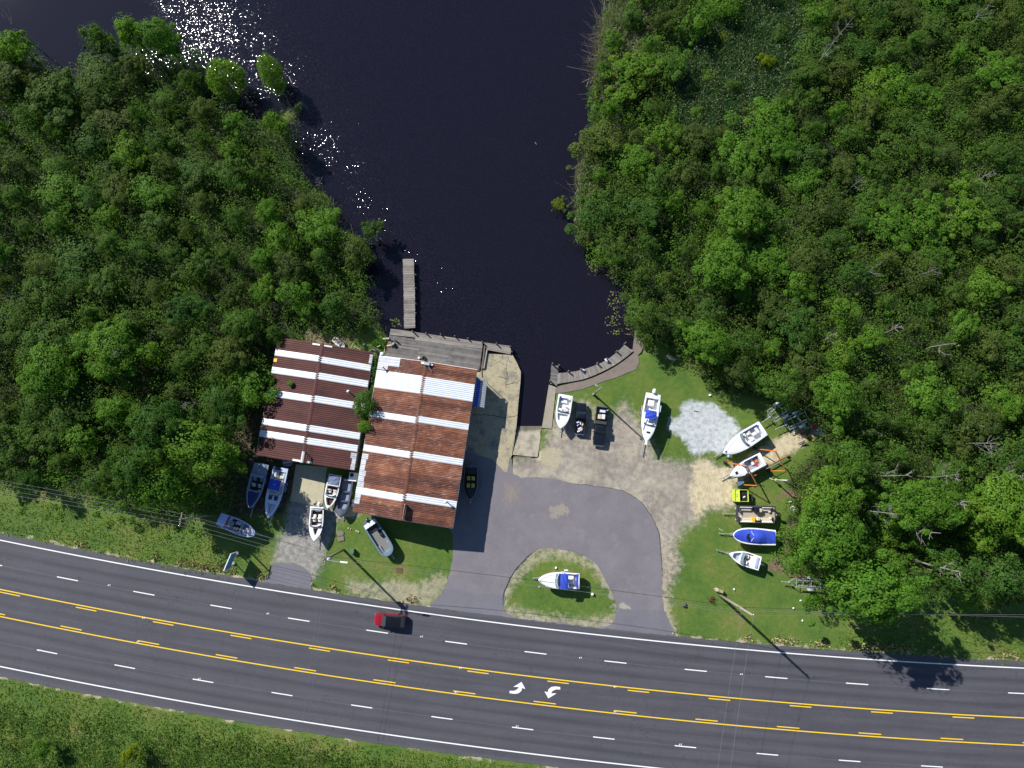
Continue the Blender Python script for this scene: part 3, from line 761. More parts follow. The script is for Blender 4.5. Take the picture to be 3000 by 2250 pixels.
for x, y, x2, y2, h, lab in [(1172, 440, 1212, 452, .7, 'white'), (1402, 336, 1432, 372, .7, 'white')]:
    a, b = bp(x, y, DZ + .35), bp(x2, y2, DZ + .12)
    tag(MB().tube([a, lerp(a, b, .1), lerp(a, b, .5), lerp(a, b, .9), b], [.06, .15, .17, .15, .06], 10).build('dock_fender', WHITEP, None, True),
        'white dock fender lying on the curved dock, the one nearer ' + ('the plank stub' if x == 1172 else 'the dock end'), 'fender', 'white dock fenders')

# ------------------------------------------------------------------ buildings
def roof_mat(name, stops, patch, streak, rough=.8):
    t = NT(name); v = t.obj()
    s = t.noise(1.0, 5, .7, vec=t.pos(), stretch=(.9, 6.5, 1)); b = t.noise(.45, 4, .6, vec=t.pos()); f = t.noise(5, 4, .75, vec=t.pos(), stretch=(.4, 3.0, 1))
    k = t.math('ADD', t.math('ADD', t.math('MULTIPLY', s, .42), t.math('MULTIPLY', b, .28)), t.math('ADD', t.math('MULTIPLY', f, .20), t.math('MULTIPLY', t.rand(), .14)))
    c = t.cramp(k, stops)
    c = t.mix(t.math('MULTIPLY', t.math('MULTIPLY', t.ramp(t.noise(1.3, 6, .75, vec=t.pos(), stretch=(.8, 4.0, 1)), *streak), t.ramp(t.noise(.22, 4, .6), .40, .62, .12, 1.0)), patch[3]), c, tuple(patch[:3]))
    c = t.mix(t.math('MULTIPLY', t.ramp(t.noise(.33, 5, .65, vec=t.pos(), stretch=(1, 1, 7)), .48, .66), .55), c, t.mix(1.0, c, (.5, .45, .45), 'MULTIPLY'))
    return t.done(c, rough)
M_RUST = roof_mat('rusty_corrugated', [(.34, (.030, .011, .008)), (.44, (.080, .025, .014)), (.53, (.140, .044, .022)), (.62, (.26, .095, .042)), (.72, (.34, .20, .14))], (.44, .38, .35, .9), (.53, .68))
M_RUSTD = roof_mat('dark_red_corrugated', [(.30, (.030, .009, .008)), (.5, (.068, .018, .014)), (.68, (.105, .032, .022))], (.15, .055, .035, .5), (.6, .76))
M_GALVR = roof_mat('bare_galvanised_roof', [(.32, (.30, .31, .33)), (.5, (.48, .49, .52)), (.68, (.60, .62, .64))], (.20, .08, .04, .6), (.62, .72), .5)
def sheet_mat(name, col):
    t = NT(name); v = t.pos()
    s = t.noise(.8, 4, .6, vec=v, stretch=(1, 5, 1))
    c = t.mix(1.0, col, t.cramp(s, [(.3, (.88,) * 3), (.55, (1, 1, 1)), (.75, (1.04,) * 3)]), 'MULTIPLY')
    c = t.mix(t.math('MULTIPLY', t.ramp(t.noise(1.1, 5, .7, vec=v, stretch=(1, 4, 1)), .55, .72), .5), c, (.50, .46, .44))
    return t.done(c, .45)
M_WHITE = sheet_mat('white_roof_sheet', (.66, .69, .715))

def building(name, label, corners, z_eave, z_ridge, ridge_f, npan, bands, rust, wall_in=.35, bare=(), doors=()):
    """corners TL,TR,BR,BL at eave height; ridge runs TL/TR side -> BL/BR side at fraction ridge_f across"""
    TL, TR, BR, BL = [Vector((c.x, c.y, 0)) for c in corners]
    root = thing(name, label, 'building')
    def pt(f, g, dz=0):      # f along length (0 = north gable), g across (0 west eave .. 1 east eave)
        a, b = lerp(TL, BL, f), lerp(TR, BR, f)
        p = lerp(a, b, g)
        z = lerp(z_eave, z_ridge, g / ridge_f) if g < ridge_f else lerp(z_ridge, z_eave, (g - ridge_f) / (1 - ridge_f))
        return Vector((p.x, p.y, z + dz))
    # walls
    wi = wall_in / (TR - TL).length; wj = wall_in / (BL - TL).length
    for (f0, g0, f1, g1) in ((wj, wi, wj, 1 - wi), (wj, 1 - wi, 1 - wj, 1 - wi), (1 - wj, 1 - wi, 1 - wj, wi), (1 - wj, wi, wj, wi)):
        mm = MB(); cols = []
        gs = [0, .5, 1] if g0 != g1 else [0, 1]
        tops = []
        for s in gs:
            f, g = lerp(f0, f1, s), lerp(g0, g1, s)
            if g0 != g1 and s == .5: g = ridge_f
            tops.append(pt(f, g, -.07))
        bot = [Vector((p.x, p.y, -.1)) for p in tops]
        mm.grid([bot, tops]).build('wall', WALLM, root)
    # roof panels, both slopes
    for side, (g0, g1) in enumerate(((0, ridge_f), (1, ridge_f))):
        bl = bands[side]
        cuts = []; f = 0.0
        for (b0, b1) in list(bl) + [(1.0, 1.0)]:
            if b0 - f > .004:
                n = max(1, round((b0 - f) * npan)); cuts += [(lerp(f, b0, i / n), lerp(f, b0, (i + 1) / n), False) for i in range(n)]
            if b1 > b0:
                n = max(1, round((b1 - b0) * npan)); cuts += [(lerp(b0, b1, i / n), lerp(b0, b1, (i + 1) / n), True) for i in range(n)]
            f = b1
        for (f0, f1, is_w) in cuts:
            dz = random.uniform(0, .012) + (.035 if is_w else 0)
            ge = g0 + random.uniform(-.003, .003)
            f1 += .03 / npan
            nr = 3; rows = []
            for gg in (ge, g1):
                rows.append([pt(min(lerp(f0, f1, k / (nr * 4)), 1.002), gg, dz + (0, .018, .05, .018)[k % 4]) for k in range(nr * 4 + 1)])
            o = MB().grid(rows if side == 0 else rows[::-1]).build('roof_panel', M_WHITE if is_w else rust, root)
            if is_w: o['label'] = 'white replacement roof panel'
        # bare galvanised ends along an eave
        for (sd, fa, fb, wd) in bare:
            if sd != side: continue
            n = int((fb - fa) * npan)
            for i in range(n):
                f0, f1 = lerp(fa, fb, i / n), lerp(fa, fb, (i + .96) / n)
                if any(a <= (f0 + f1) / 2 <= b for a, b in bl): continue
                ga = g0; gb = g0 + (wd * random.uniform(.7, 1.25)) * (1 if side == 0 else -1)
                rows = [[pt(lerp(f0, f1, k / 6), gg, .048 + (.02 if k % 2 else 0)) for k in range(7)] for gg in (ga, gb)]
                MB().grid(rows if side == 0 else rows[::-1]).build('eave_sheet', M_GALVR, root)
    # ridge cap, fascias, gutters
    rows = [[pt(f, ridge_f, .075) for f in (-.002, 1.002)]]
    w = .28 / (TR - TL).length
    rid = MB()
    rid.grid([[pt(f, ridge_f - w, .06) for f in np.linspace(-.002, 1.002, 12)], [pt(f, ridge_f, .085) for f in np.linspace(-.002, 1.002, 12)], [pt(f, ridge_f + w, .06) for f in np.linspace(-.002, 1.002, 12)]])
    rid.build('ridge_cap', rust, root)
    for g in (0, 1):
        MB().tube([pt(0, g, -.06), pt(1, g, -.06)], .05, 6).build('gutter', WHITEP if g else GALV, root)
    for f in (0, 1):
        MB().tube([pt(f, 0, -.05), pt(f, ridge_f, -.05), pt(f, 1, -.05)], .06, 4).build('fascia', WHITEP if name == 'workshop' else rust, root)
    for (f, g0, g1, h) in doors:
        a, b = pt(f, g0), pt(f, g1); d = (b - a); d.z = 0
        c = (a + b) / 2; n = Vector((d.y, -d.x, 0)).normalized() * .06
        MB().box((c.x + n.x, c.y + n.y, h / 2), (d.length, .06, h), math.atan2(d.y, d.x)).build('roller_door', GALV, root)
    return root, pt

Lc = PL('A', [(293, 100), (1005, 212), (862, 1092), (125, 978)], 3.0)
shed, spt = building('storage_shed', 'dark red corrugated roofed shed with five thin white roof stripes', Lc, 3.0, 3.75, .485, 22,
                [[(.103, .154), (.253, .305), (.446, .500), (.690, .743), (.789, .843)], [(.108, .160), (.245, .300), (.440, .495), (.688, .742), (.792, .845)]], M_RUSTD, bare=[(1, .02, .10, .035), (1, .86, 1.0, .05)], doors=[(.985, .42, .72, 2.5)])
Rc = PL('A', [(1050, 235), (1780, 340), (1600, 1525), (850, 1400)], 4.4)
shop, wpt = building('workshop', 'large rust-streaked corrugated roofed workshop with one wide and three thin white bands', Rc, 4.4, 5.15, .49, 30,
                [[(.094, .208), (.358, .397), (.578, .618), (.845, .887)], [(.097, .207), (.350, .389), (.573, .613), (.835, .875)]], M_RUST, bare=[(0, 0, .06, .20), (0, .60, .95, .06), (0, .02, .09, .10)])

def vent(bld_pt, f, g, lab, tall=.75):
    p = bld_pt(f, g)
    r = thing('roof_vent', lab, 'vent', p, 0, 'roof vent pipes')
    MB().tube([(0, 0, -.1), (0, 0, tall)], .08, 8).build('pipe', GALV, r, True)
    MB().tube([(0, 0, tall - .08), (0, 0, tall), (0, 0, tall + .16)], [.22, .24, .03], 10).build('cap', WHITEP, r, True)
vent(wpt, .075, .065, 'white capped vent pipe at the bare metal corner of the workshop roof')
vent(wpt, .845, .90, 'white capped vent pipe near the lower east eave of the workshop roof', .95)
vent(spt, .365, .83, 'white capped vent pipe on the dark red shed roof', .9)
# boards standing on the ridges
def ridge_sign(pt, f0, f1, g, h, name, label, solid):
    a, b = pt(f0, g, .06), pt(f1, g, .06)
    r = thing(name, label, 'roof frame')
    z = (a.z + b.z) / 2
    for q in (a, b):
        MB().tube([(q.x, q.y, z - .15), (q.x, q.y, z + h)], .06, 5).build('post', WHITEP, r)
    if solid:
        d = b - a
        MB().box(((a.x + b.x) / 2, (a.y + b.y) / 2, z + h * .55), (.10, d.length, h * .85), math.atan2(d.y, d.x) - math.pi / 2).build('board', BLACK, r)
        MB().tube([(a.x, a.y, z + h), (b.x, b.y, z + h)], .05, 5).build('top_rail', GALV, r)
    else:
        for k in range(4):
            zz = z + h * (k + .5) / 4
            MB().tube([(a.x, a.y, zz), (b.x, b.y, zz)], .035, 4).build('rail', WHITEP, r)
        MB().box(((a.x + b.x) / 2, (a.y + b.y) / 2, z + h + .03), (.16, (b - a).length, .08), math.atan2((b - a).y, (b - a).x) - math.pi / 2).build('top_board', WHITEP, r)
ridge_sign(spt, .91, 1.0, .50, .95, 'ridge_rack', 'white slatted frame standing on the ridge of the dark red shed', False)
ridge_sign(wpt, .90, .985, .515, .9, 'ridge_board', 'dark upright board standing on the ridge of the workshop', True)
def flat(pt, f, g, w, l, name, mat, label, cat, parent_rz, group=None, dz=.09, th=.04):
    p = pt(f, g, dz); a, b = pt(f, max(0, g - .02)), pt(f, min(1, g + .02)); d = b - a
    m_ = Matrix.Rotation(-math.atan2(d.z, math.hypot(d.x, d.y)), 4, 'Y')
    return tag(MB().box((p.x, p.y, p.z), (w, l, th), math.atan2(d.y, d.x), .01, m_).build(name, mat), label, cat, group)
flat(spt, .012, .42, 1.25, .26, 'roof_board', WHITEP, 'white board on the north edge of the dark red shed roof, the one nearer its west end', 'board', 0, 'white boards on the shed roof')
flat(spt, .012, .545, 1.25, .26, 'roof_board', WHITEP, 'white board on the north edge of the dark red shed roof, the one nearer the ridge', 'board', 0, 'white boards on the shed roof')
flat(spt, .99, .43, 1.25, .30, 'roof_board', WHITEP, 'white board on the south edge of the dark red shed roof', 'board', 0, 'white boards on the shed roof')
flat(spt, .99, .56, .7, .30, 'roof_board', WHITEP, 'short white board on the south edge below the ridge frame of the shed', 'board', 0, 'white boards on the shed roof')
flat(spt, .195, .02, .55, .55, 'yellow_sheet', YELLOW, 'small yellow sheet lying at the west eave of the dark red shed roof', 'sheet', 0)
# junk on the workshop's north ridge end
rk = thing('roof_fan', 'galvanised fan housing at the north end of the workshop ridge', 'fan')
p = wpt(.015, .50, .1)
MB().box((p.x, p.y, p.z + .15), (.9, .45, .4), -.14, .04).build('housing', GALV, rk)
MB().box((p.x - .55, p.y + .15, p.z + .02), (.7, .3, .12), -.14, .02).build('flashing', WHITEP, rk)
MB().box((p.x + .55, p.y - .1, p.z + .02), (.7, .25, .1), -.14, .02).build('flashing', WHITEP, rk)
MB().tube([(p.x + .1, p.y - .2, p.z + .1), (p.x + .75, p.y - 1.2, p.z + .05)], .04, 5).build('stay', GALV, rk)

# blue awning on the workshop's east wall
aw = thing('awning', 'blue awning with white striped metal roof on the workshop east wall', 'awning')
az = 3.3
a0, a1, a2, a3 = [P('A', x, y, az) for x, y in ((1785, 420), (1855, 425), (1833, 625), (1756, 612))]
mid0, mid1 = lerp(a0, a1, .36), lerp(a3, a2, .36)
mm = MB(); mm.grid([[(p.x, p.y, z) for p, z in ((a0, az + .5), (mid0, az + .18))], [(p.x, p.y, z) for p, z in ((a3, az + .5), (mid1, az + .18))]]).build('valance', BLUE, aw)
for k in range(14):
    t0, t1 = k / 14, (k + .86) / 14
    q = [lerp(mid0, mid1, t0), lerp(a1, a2, t0), lerp(a1, a2, t1), lerp(mid0, mid1, t1)]
    MB().add([(p.x, p.y, z) for p, z in zip(q, (az + .17, az, az, az + .17))] + [(p.x, p.y, z - .05) for p, z in zip(q, (az + .17, az, az, az + .17))],
             [(0, 3, 2, 1), (4, 5, 6, 7), (0, 1, 5, 4), (1, 2, 6, 5), (2, 3, 7, 6), (3, 0, 4, 7)]).build('slat', GALV, aw)
for q in (a1, a2):
    MB().tube([(q.x, q.y, 0), (q.x, q.y, az)], .04, 6).build('post', GALV, aw)

# air conditioner between the buildings
p = P('E', 1600, 285, 1.2)
ac = thing('air_conditioner', 'white boxy air conditioning unit with a round fan grille between the buildings', 'air conditioner', (p.x, p.y, 0), -.12)
MB().box((0, 0, .7), (1.3, 1.35, 1.1), 0, .05).build('cabinet', WHITEP, ac)
MB().disc((-.2, .28), .30, 18, 1.25, 1.30).build('fan_grille', BLACK, ac)
for sx in (-.5, .5): MB().box((sx, 0, .08), (.12, 1.2, .16)).build('foot', GALV, ac)

# black corrugated hose between the roofs
pts = smooth_line([P('T', 1440, 665, 3.9), P('T', 1510, 690, 4.15), P('T', 1570, 760, 4.2), P('T', 1600, 850, 3.9)], .15)
zs = np.interp(np.linspace(0, 1, len(pts)), [0, .4, .8, 1], [4.0, 4.15, 4.0, 2.6])
mm = MB(); mm.tube([(q[0], q[1], z) for q, z in zip(pts, zs)], [.24 if k % 2 else .28 for k in range(len(pts))], 12, False)
tag(mm.build('hose', BLACK, None, True), 'thick black ribbed hose bent over the gap between the two roofs', 'hose')
for s, x, y, z, r, lab, mt in [('T', 1670, 770, 4.5, .32, 'white dome lying on the north-west corner of the workshop roof', WHITEP)]:
    p = P(s, x, y, z)
    mm = MB(); mm.grid([[(p.x + r * math.cos(a) * math.cos(b), p.y + r * math.sin(a) * math.cos(b), z - .05 + r * .7 * math.sin(b)) for a in np.linspace(0, 2 * math.pi, 15)] for b in np.linspace(0, 1.5, 5)])
    tag(mm.build('satellite_dish', mt, None, True), lab, 'dish')
# drums on the deck
for x, y, r, h, mt, nm, lab in [(588, 1515, .17, .5, WHITEP, 'bucket', 'white bucket on the deck at the workshop eave'), (652, 1517, .36, .3, RUBBER, 'tyre', 'black tyre on the deck at the workshop eave')]:
    p = P('G', x, y, .5)
    mm = MB()
    if nm == 'tyre': mm.wheel((p.x, p.y, DZ + .14), r, .26, (.02, .02, 1), 18)
    else: mm.tube([(p.x, p.y, DZ), (p.x, p.y, DZ + h)], [r * .85, r], 12)
    tag(mm.build(nm, mt), lab, nm)

# ------------------------------------------------------------------ boats
def rpm(mm, c, s, ch=.06, rz=0.0): return mm.box(c, s, rz, ch)
class Boat:
    def __init__(self, name, label, stern, bow, beam, hull, deck=GEL, zg=1.5, zk=.5, cat='boat', p=2.3, q=.75, tr=.92, openings=(), rail=None, floor=FLOOR, group='boats on trailers in the yard', camber=.10, sheer=.16):
        a, b = Vector((stern.x, stern.y, 0)), Vector((bow.x, bow.y, 0))
        d = b - a
        self.L, self.B, self.zg, self.zk = d.length, beam, zg, zk
        self.p, self.q, self.tr, self.sheer = p, q, tr, sheer
        self.root = thing(name, label, cat, (a + b) / 2, math.atan2(d.y, d.x), group)
        self.a, self.b = a, b
        L = self.L
        ts = np.unique(np.concatenate([np.linspace(0, .97, 24), [.985, .995, 1.0]] + [[o[0], o[1]] for o in openings])) if openings else np.unique(np.concatenate([np.linspace(0, .97, 24), [.985, .995, 1.0]]))
        rows = []
        for t_ in ts:
            w = self.hw(t_); x = self.x(t_); zt = self.z(t_)
            rise = max(0, (t_ - .62) / .38) ** 2
            zk_ = lerp(zk, zt - .12, rise)
            zc = lerp(zk + .38, zt - .08, rise * .9)
            wc = w * lerp(.84, .55, max(0, (t_ - .5) / .5))
            xs_ = x - rise * .25
            rows.append([(x, w, zt), (x, w * .985, lerp(zt, zc, .35)), (xs_, wc, zc), (xs_, wc * .5, lerp(zc, zk_, .6)), (xs_, 0, zk_), (xs_, -wc * .5, lerp(zc, zk_, .6)), (xs_, -wc, zc), (x, -w * .985, lerp(zt, zc, .35)), (x, -w, zt)])
        mm = MB(); mm.grid(rows)
        mm.add(rows[0], [tuple(range(9))])
        mm.build('hull', hull, self.root, False, True)
        dm = MB(); fms = {}
        for i in range(len(ts) - 1):
            t0, t1 = ts[i], ts[i + 1]; tm = (t0 + t1) / 2
            op = next((o for o in openings if o[0] <= tm <= o[1]), None)
            if op is None:
                r_ = []
                for t_ in (t0, t1):
                    w = self.hw(t_); r_.append([(self.x(t_), w * s, self.z(t_) + .02 + camber * (1 - s * s)) for s in (-1, -.6, -.2, .2, .6, 1)])
                dm.grid([r_[0], r_[1]][::-1])
            else:
                ins, dep = op[2], op[3]
                for s in (-1, 1):
                    r0 = [(self.x(t_), s * self.hw(t_), self.z(t_) + .02) for t_ in (t0, t1)]
                    r1 = [(self.x(t_), s * self.iw(t_, ins), self.z(t_) + .05) for t_ in (t0, t1)]
                    r2 = [(self.x(t_), s * self.iw(t_, ins) * .97, self.z(t_) - dep) for t_ in (t0, t1)]
                    dm.grid([r0, r1, r2] if s < 0 else [r2, r1, r0])
                fms.setdefault(op, MB()).grid([[(self.x(t_), s * self.iw(t_, ins), self.z(t_) - dep) for s in (-1, 1)] for t_ in (t1, t0)])
        for o in openings:
            for t_ in o[:2]:
                w = self.iw(t_, o[2]); x = self.x(t_); z = self.z(t_)
                dm.add([(x, -w, z - o[3]), (x, w, z - o[3]), (x, w, z + .03), (x, w * .4, z + .03 + camber * .8), (x, -w * .4, z + .03 + camber * .8), (x, -w, z + .03)], [(0, 1, 2, 3, 4, 5)])
        dm.build('deck', deck, self.root)
        for fm in fms.values(): fm.build('cockpit_floor', floor, self.root)
        rp = [(self.x(t_), self.hw(t_) + .015, self.z(t_) - .01) for t_ in ts]
        rp = rp + [(x, -y, z) for x, y, z in rp[::-1]] + [rp[0]]
        MB().tube(rp, .035, 5, False).build('rub_rail', rail or BLACK, self.root)
    def hw(self, t_):
        base = lerp(self.tr, 1.0, math.sin(min(t_ / .5, 1) * math.pi / 2)) if t_ < .5 else 1.0
        u = max(0, (t_ - .42) / .58)
        return max(.02, self.B / 2 * base * max(0, 1 - u ** self.p) ** self.q)
    def iw(self, t_, ins): return max(.06, self.hw(t_) - ins)
    def x(self, t_): return (t_ - .5) * self.L
    def z(self, t_): return self.zg + self.sheer * max(0, (t_ - .4) / .6) ** 2
    def box(self, name, mat, t_, y, size, z=None, ch=.06, rz=0.0):
        """a padded block; y in half-beams, z of its base relative to the floor height given"""
        zz = (self.z(t_) - .75 if z is None else z)
        return MB().box((self.x(t_), y * self.B / 2, zz + size[2] / 2), size, rz, ch).build(name, mat, self.root)
    def seat(self, t_, y, mat=VINYL, w=.55, back=-1, z=None):
        zz = self.z(t_) - .75 if z is None else z
        o = MB().box((self.x(t_), y * self.B / 2, zz + .25), (.52, w, .42), 0, .07).build('seat', mat, self.root)
        MB().box((self.x(t_) + back * .27, y * self.B / 2, zz + .55), (.14, w, .55), 0, .05).build('seat_back', mat, o)
        return o
    def console(self, t_, y, mat=GEL, s=(.6, .6, .75)):
        o = MB().box((self.x(t_), y * self.B / 2, self.z(t_) - .75 + s[2] / 2), s, 0, .08).build('console', mat, self.root)
        c = Vector((self.x(t_) - s[0] / 2 - .08, y * self.B / 2, self.z(t_) - .12))
        pts = [c + Vector((.05 * math.sin(a), .17 * math.cos(a), .17 * math.sin(a))) for a in np.linspace(0, 2 * math.pi, 13)]
        MB().tube(pts, .02, 5).build('steering_wheel', BLACK, o)
    def windshield(self, t_, bulge=.45, h=.42, wid=.82, mat=None, frame=GALV, split=True):
        w = self.hw(t_) * wid; x0 = self.x(t_); z = self.z(t_) + .06
        ps = [(x0 + bulge * (1 - abs(s) ** 2.2), s * w) for s in np.linspace(-1, 1, 11)]
        o = MB()
        lo = [(x, y, z) for x, y in ps]; hi = [(x - .32, y * .95, z + h) for x, y in ps]
        lo2 = [(x - .02, y, z) for x, y in ps]; hi2 = [(x - .34, y * .95, z + h) for x, y in ps]
        g = o.grid([lo, hi]).grid([hi2, lo2]).build('windshield', mat or WGLASS, self.root)
        MB().tube(hi, .03, 5).build('windshield_frame', frame, g)
        MB().tube(lo, .025, 5).build('windshield_frame', frame, g)
        if split:
            for k in (3, 7): MB().tube([lo[k], hi[k]], .025, 4).build('windshield_post', frame, g)
    def outboard(self, y=0.0, mat=BLACK, tilt=.35, k=1.0):
        x = -self.L / 2 - .28; z = self.zg - .05
        m_ = Matrix.Rotation(tilt, 4, 'Y')
        o = MB().box((x - .1, y, z + .30), (.62 * k, .40 * k, .55 * k), 0, .12, m_).build('outboard_motor', mat, self.root)
        MB().box((x - .08, y, z - .35), (.26, .16, .8), 0, .04, m_).build('motor_leg', mat, o)
        MB().box((x - .28, y, z - .72), (.5, .06, .22), 0, .02, m_).build('skeg', mat, o)
        MB().box((x + .2, y, z + .02), (.2, .34, .4), 0, .03).build('transom_bracket', ALU, o)
    def top(self, t0, t1, wid, h, mat, name='bimini_top', crown=.14, y=0.0):
        x0, x1 = self.x(t0), self.x(t1); z = self.zg + h; w = wid / 2
        rows = [[(lerp(x0, x1, i / 6), y + w * s, z + crown * (1 - s * s) + .03 * math.sin(i * 2.1 + s * 4) - .10 * abs(i / 3 - 1) ** 3) for s in np.linspace(-1, 1, 9)] for i in range(7)]
        o = MB(); o.grid(rows[::-1]); o.grid([[(a, b, c - .03) for a, b, c in r] for r in rows])
        # hem closing the two skins
        for r in (rows[0], rows[-1]): o.grid([r, [(a, b, c - .03) for a, b, c in r]])
        for e in (0, -1): o.grid([[r[e] for r in rows], [(r[e][0], r[e][1], r[e][2] - .03) for r in rows]])
        ob = o.build(name, mat, self.root)
        for sx in (x0 + .1, x1 - .1):
            for s in (-1, 1):
                MB().tube([((x0 + x1) / 2, y + s * (w + .05), self.zg + .05), (sx, y + s * w * .97, z)], .018, 4).build('frame_leg', ALU, ob)
        return ob
    def cover(self, t0, t1, crown, mat, name='cover', over=.04, peak=None, seed=0):
        r_ = np.random.default_rng(seed)
        ph = r_.uniform(0, 6, 4); rows = []
        for t_ in np.linspace(t0, t1, 22):
            w = self.hw(t_) + over; row = []
            cr = crown(t_) if callable(crown) else crown
            for s in np.linspace(-1, 1, 13):
                z = self.z(t_) + .07 + cr * (1 - abs(s) ** 1.8) + .025 * math.sin(9 * s + 30 * t_ + ph[0]) * (1 - s * s) + .02 * math.sin(47 * t_ + ph[1] + 3 * s)
                row.append((self.x(t_), w * s, z - (.16 if abs(s) > .99 else 0)))
            rows.append(row)
        return MB().grid(rows[::-1]).build(name, mat, self.root, True)
    def bowrail(self, t0=.62, h=.32, inset=.12):
        pts = [(self.x(t_), self.iw(t_, inset), self.z(t_) + h) for t_ in np.linspace(t0, .985, 8)]
        pts = pts + [(x, -y, z) for x, y, z in pts[::-1]]
        o = MB().tube([(pts[0][0] - .1, pts[0][1], pts[0][2] - h)] + pts + [(pts[-1][0] - .1, pts[-1][1], pts[-1][2] - h)], .018, 5).build('bow_rail', CHROME, self.root)
        for k in (2, 5, 10, 13): MB().tube([pts[k], (pts[k][0], pts[k][1], pts[k][2] - h)], .014, 4).build('stanchion', CHROME, o)
    def trailer(self, label, tongue=1.4, wheels=1, mat=GALV, side=1):
        L, B = self.L, self.B
        r = thing('boat_trailer', label, 'trailer', self.root.location, self.root.rotation_euler.z, 'boat trailers')
        xb, xf = -L * .46, L * .5 + tongue
        for s in (-1, 1):
            MB().tube([(xb, s * B * .33, .42), (L * .12, s * B * .33, .42), (L * .5, .04 * s, .42)], .05, 5).build('rail', mat, r)
            MB().box((-L * .08, s * B * .2, .53), (L * .6, .12, .08), 0, .01).build('bunk', BROWNW, r)
        MB().tube([(L * .3, 0, .42), (xf, 0, .40)], .06, 6).build('tongue', mat, r)
        MB().box((xf, 0, .42), (.22, .16, .12), 0, .03).build('coupler', mat, r)
        MB().tube([(xf - .5, .12, .02), (xf - .5, .12, .75)], .035, 6).build('jack', mat, r)
        MB().tube([(L * .42, 0, .42), (L * .47, 0, .95), (L * .44, 0, 1.0)], .04, 5).build('winch_post', mat, r)
        for x in (-L * .4, -L * .1, L * .15): MB().tube([(x, -B * .33, .42), (x, B * .33, .42)], .04, 4).build('crossmember', mat, r)
        for k in range(wheels):
            x = -L * .14 - k * .75 + (wheels - 1) * .37
            MB().tube([(x, -B * .42, .33), (x, B * .42, .33)], .035, 6).build('axle', mat, r)
            for s in (-1, 1):
                o = MB().wheel((x, s * B * .43, .33), .33, .2).build('wheel', RUBBER, r, True)
                MB().tube([(x, s * B * .43 - .05, .33), (x, s * B * .43 + .05, .33)], .19, 10).build('rim', WHITEP, o)
        for s in (-1, 1):
            x = -L * .14
            rows = [[(x + .5 * math.cos(a) * (1 + .75 * (wheels - 1)), s * B * .43 + y, .36 + .42 * math.sin(a)) for y in (-.13, .13)] for a in np.linspace(.05, math.pi - .05, 9)]
            MB().grid(rows).grid([[(a, b, c - .02) for a, b, c in q] for q in rows[::-1]]).build('fender', mat, r)
        return r

# --- west yard
b = Boat('runabout_boat', 'pale blue boat in the shade with navy bow cover and dark open cockpit', P('L', 490, 120, 1.5), P('L', 270, 948, 1.5), 2.5, SLATEHULL, SLATEHULL, openings=[(.28, .60, .28, .6)], floor=DKFLOOR, p=2.6)
b.cover(.64, .99, .12, NAVY, 'bow_cover', -.12, seed=3)
b.windshield(.60, .4, .38, .85)
b.seat(.50, .4, VINYL); b.seat(.50, -.4, VINYL); b.seat(.36, .45, SLATEHULL); b.seat(.36, -.45, SLATEHULL); b.console(.57, .42, BLACK, (.4, .5, .6))
b.top(.24, .30, 2.2, .55, SLATEHULL, 'arch', .05)
b.trailer('trailer under the boat with the navy bow cover')
b = Boat('cuddy_boat', 'long pale blue boat in the shade with blue bimini and cream stern seats', P('L', 850, 190, 1.7), P('L', 615, 1138, 1.7), 2.5, BLUEHULL, paint('pale_blue_deck', (.50, .56, .72), .35, .1), zg=1.7, openings=[(.08, .50, .22, .6), (.72, .90, .42, .35)], floor=GEL2, p=2.5)
b.top(.24, .44, 1.8, .75, BLUE, y=-.08)
b.windshield(.50, .5, .45, .9, frame=WHITEP)
b.box('sun_pad', VINYL, .16, .38, (.95, .8, .5), b.zg - .55, .1); b.box('sun_pad', VINYL, .15, -.38, (.95, .8, .5), b.zg - .55, .1)
b.box('walkway', BROWNW, .17, 0, (1.2, .16, .08), b.zg - .05, .02); b.box('swim_deck', GLASS, .03, -.3, (.5, .9, .06), b.zg + .08, .02)
b.box('bow_cushion', paint('pale_blue_vinyl', (.42, .48, .62), .5), .78, .35, (1.1, .35, .2), b.zg - .25, .06); b.box('bow_cushion', paint('pale_blue_vinyl', (.42, .48, .62), .5), .78, -.35, (1.1, .35, .2), b.zg - .25, .06)
b.box('deck_hatch', GLASS, .60, .35, (.7, .6, .04), b.zg + .12, .01); b.box('deck_hatch', GLASS, .60, -.35, (.7, .6, .04), b.zg + .12, .01)
b.trailer('trailer under the long boat with the blue bimini', 1.2, 2)
b = Boat('ski_boat', 'small blue-grey boat with a red tow bar beside the road verge', P('E', 150, 735, 1.4), P('E', 548, 905, 1.4), 2.25, SLATEHULL, paint('sky_gelcoat', (.42, .52, .75), .3, .1), zg=1.4, openings=[(.2, .62, .2, .6)], floor=DKFLOOR, p=3.0, q=.6, tr=.85)
b.cover(.66, .985, .06, paint('charcoal_canvas', (.07, .075, .09), .9), 'bow_cover', -.1, seed=5)
x0 = b.x(.24); MB().tube([(x0, -1.0, 1.45), (x0 + .1, -.85, 2.2), (x0 + .12, .85, 2.2), (x0, 1.0, 1.45)], .06, 6).build('tow_bar', REDP, b.root)
b.windshield(.62, .35, .35, .85)
b.seat(.5, .42); b.seat(.5, -.42, GEL2); b.box('rear_bench', VINYL, .27, 0, (.5, 1.5, .45)); b.box('engine_cover', SLATEHULL, .33, .05, (.8, .7, .6)); b.console(.57, -.4, BLACK, (.35, .5, .6))
b.trailer('trailer under the boat with the red tow bar', .6)
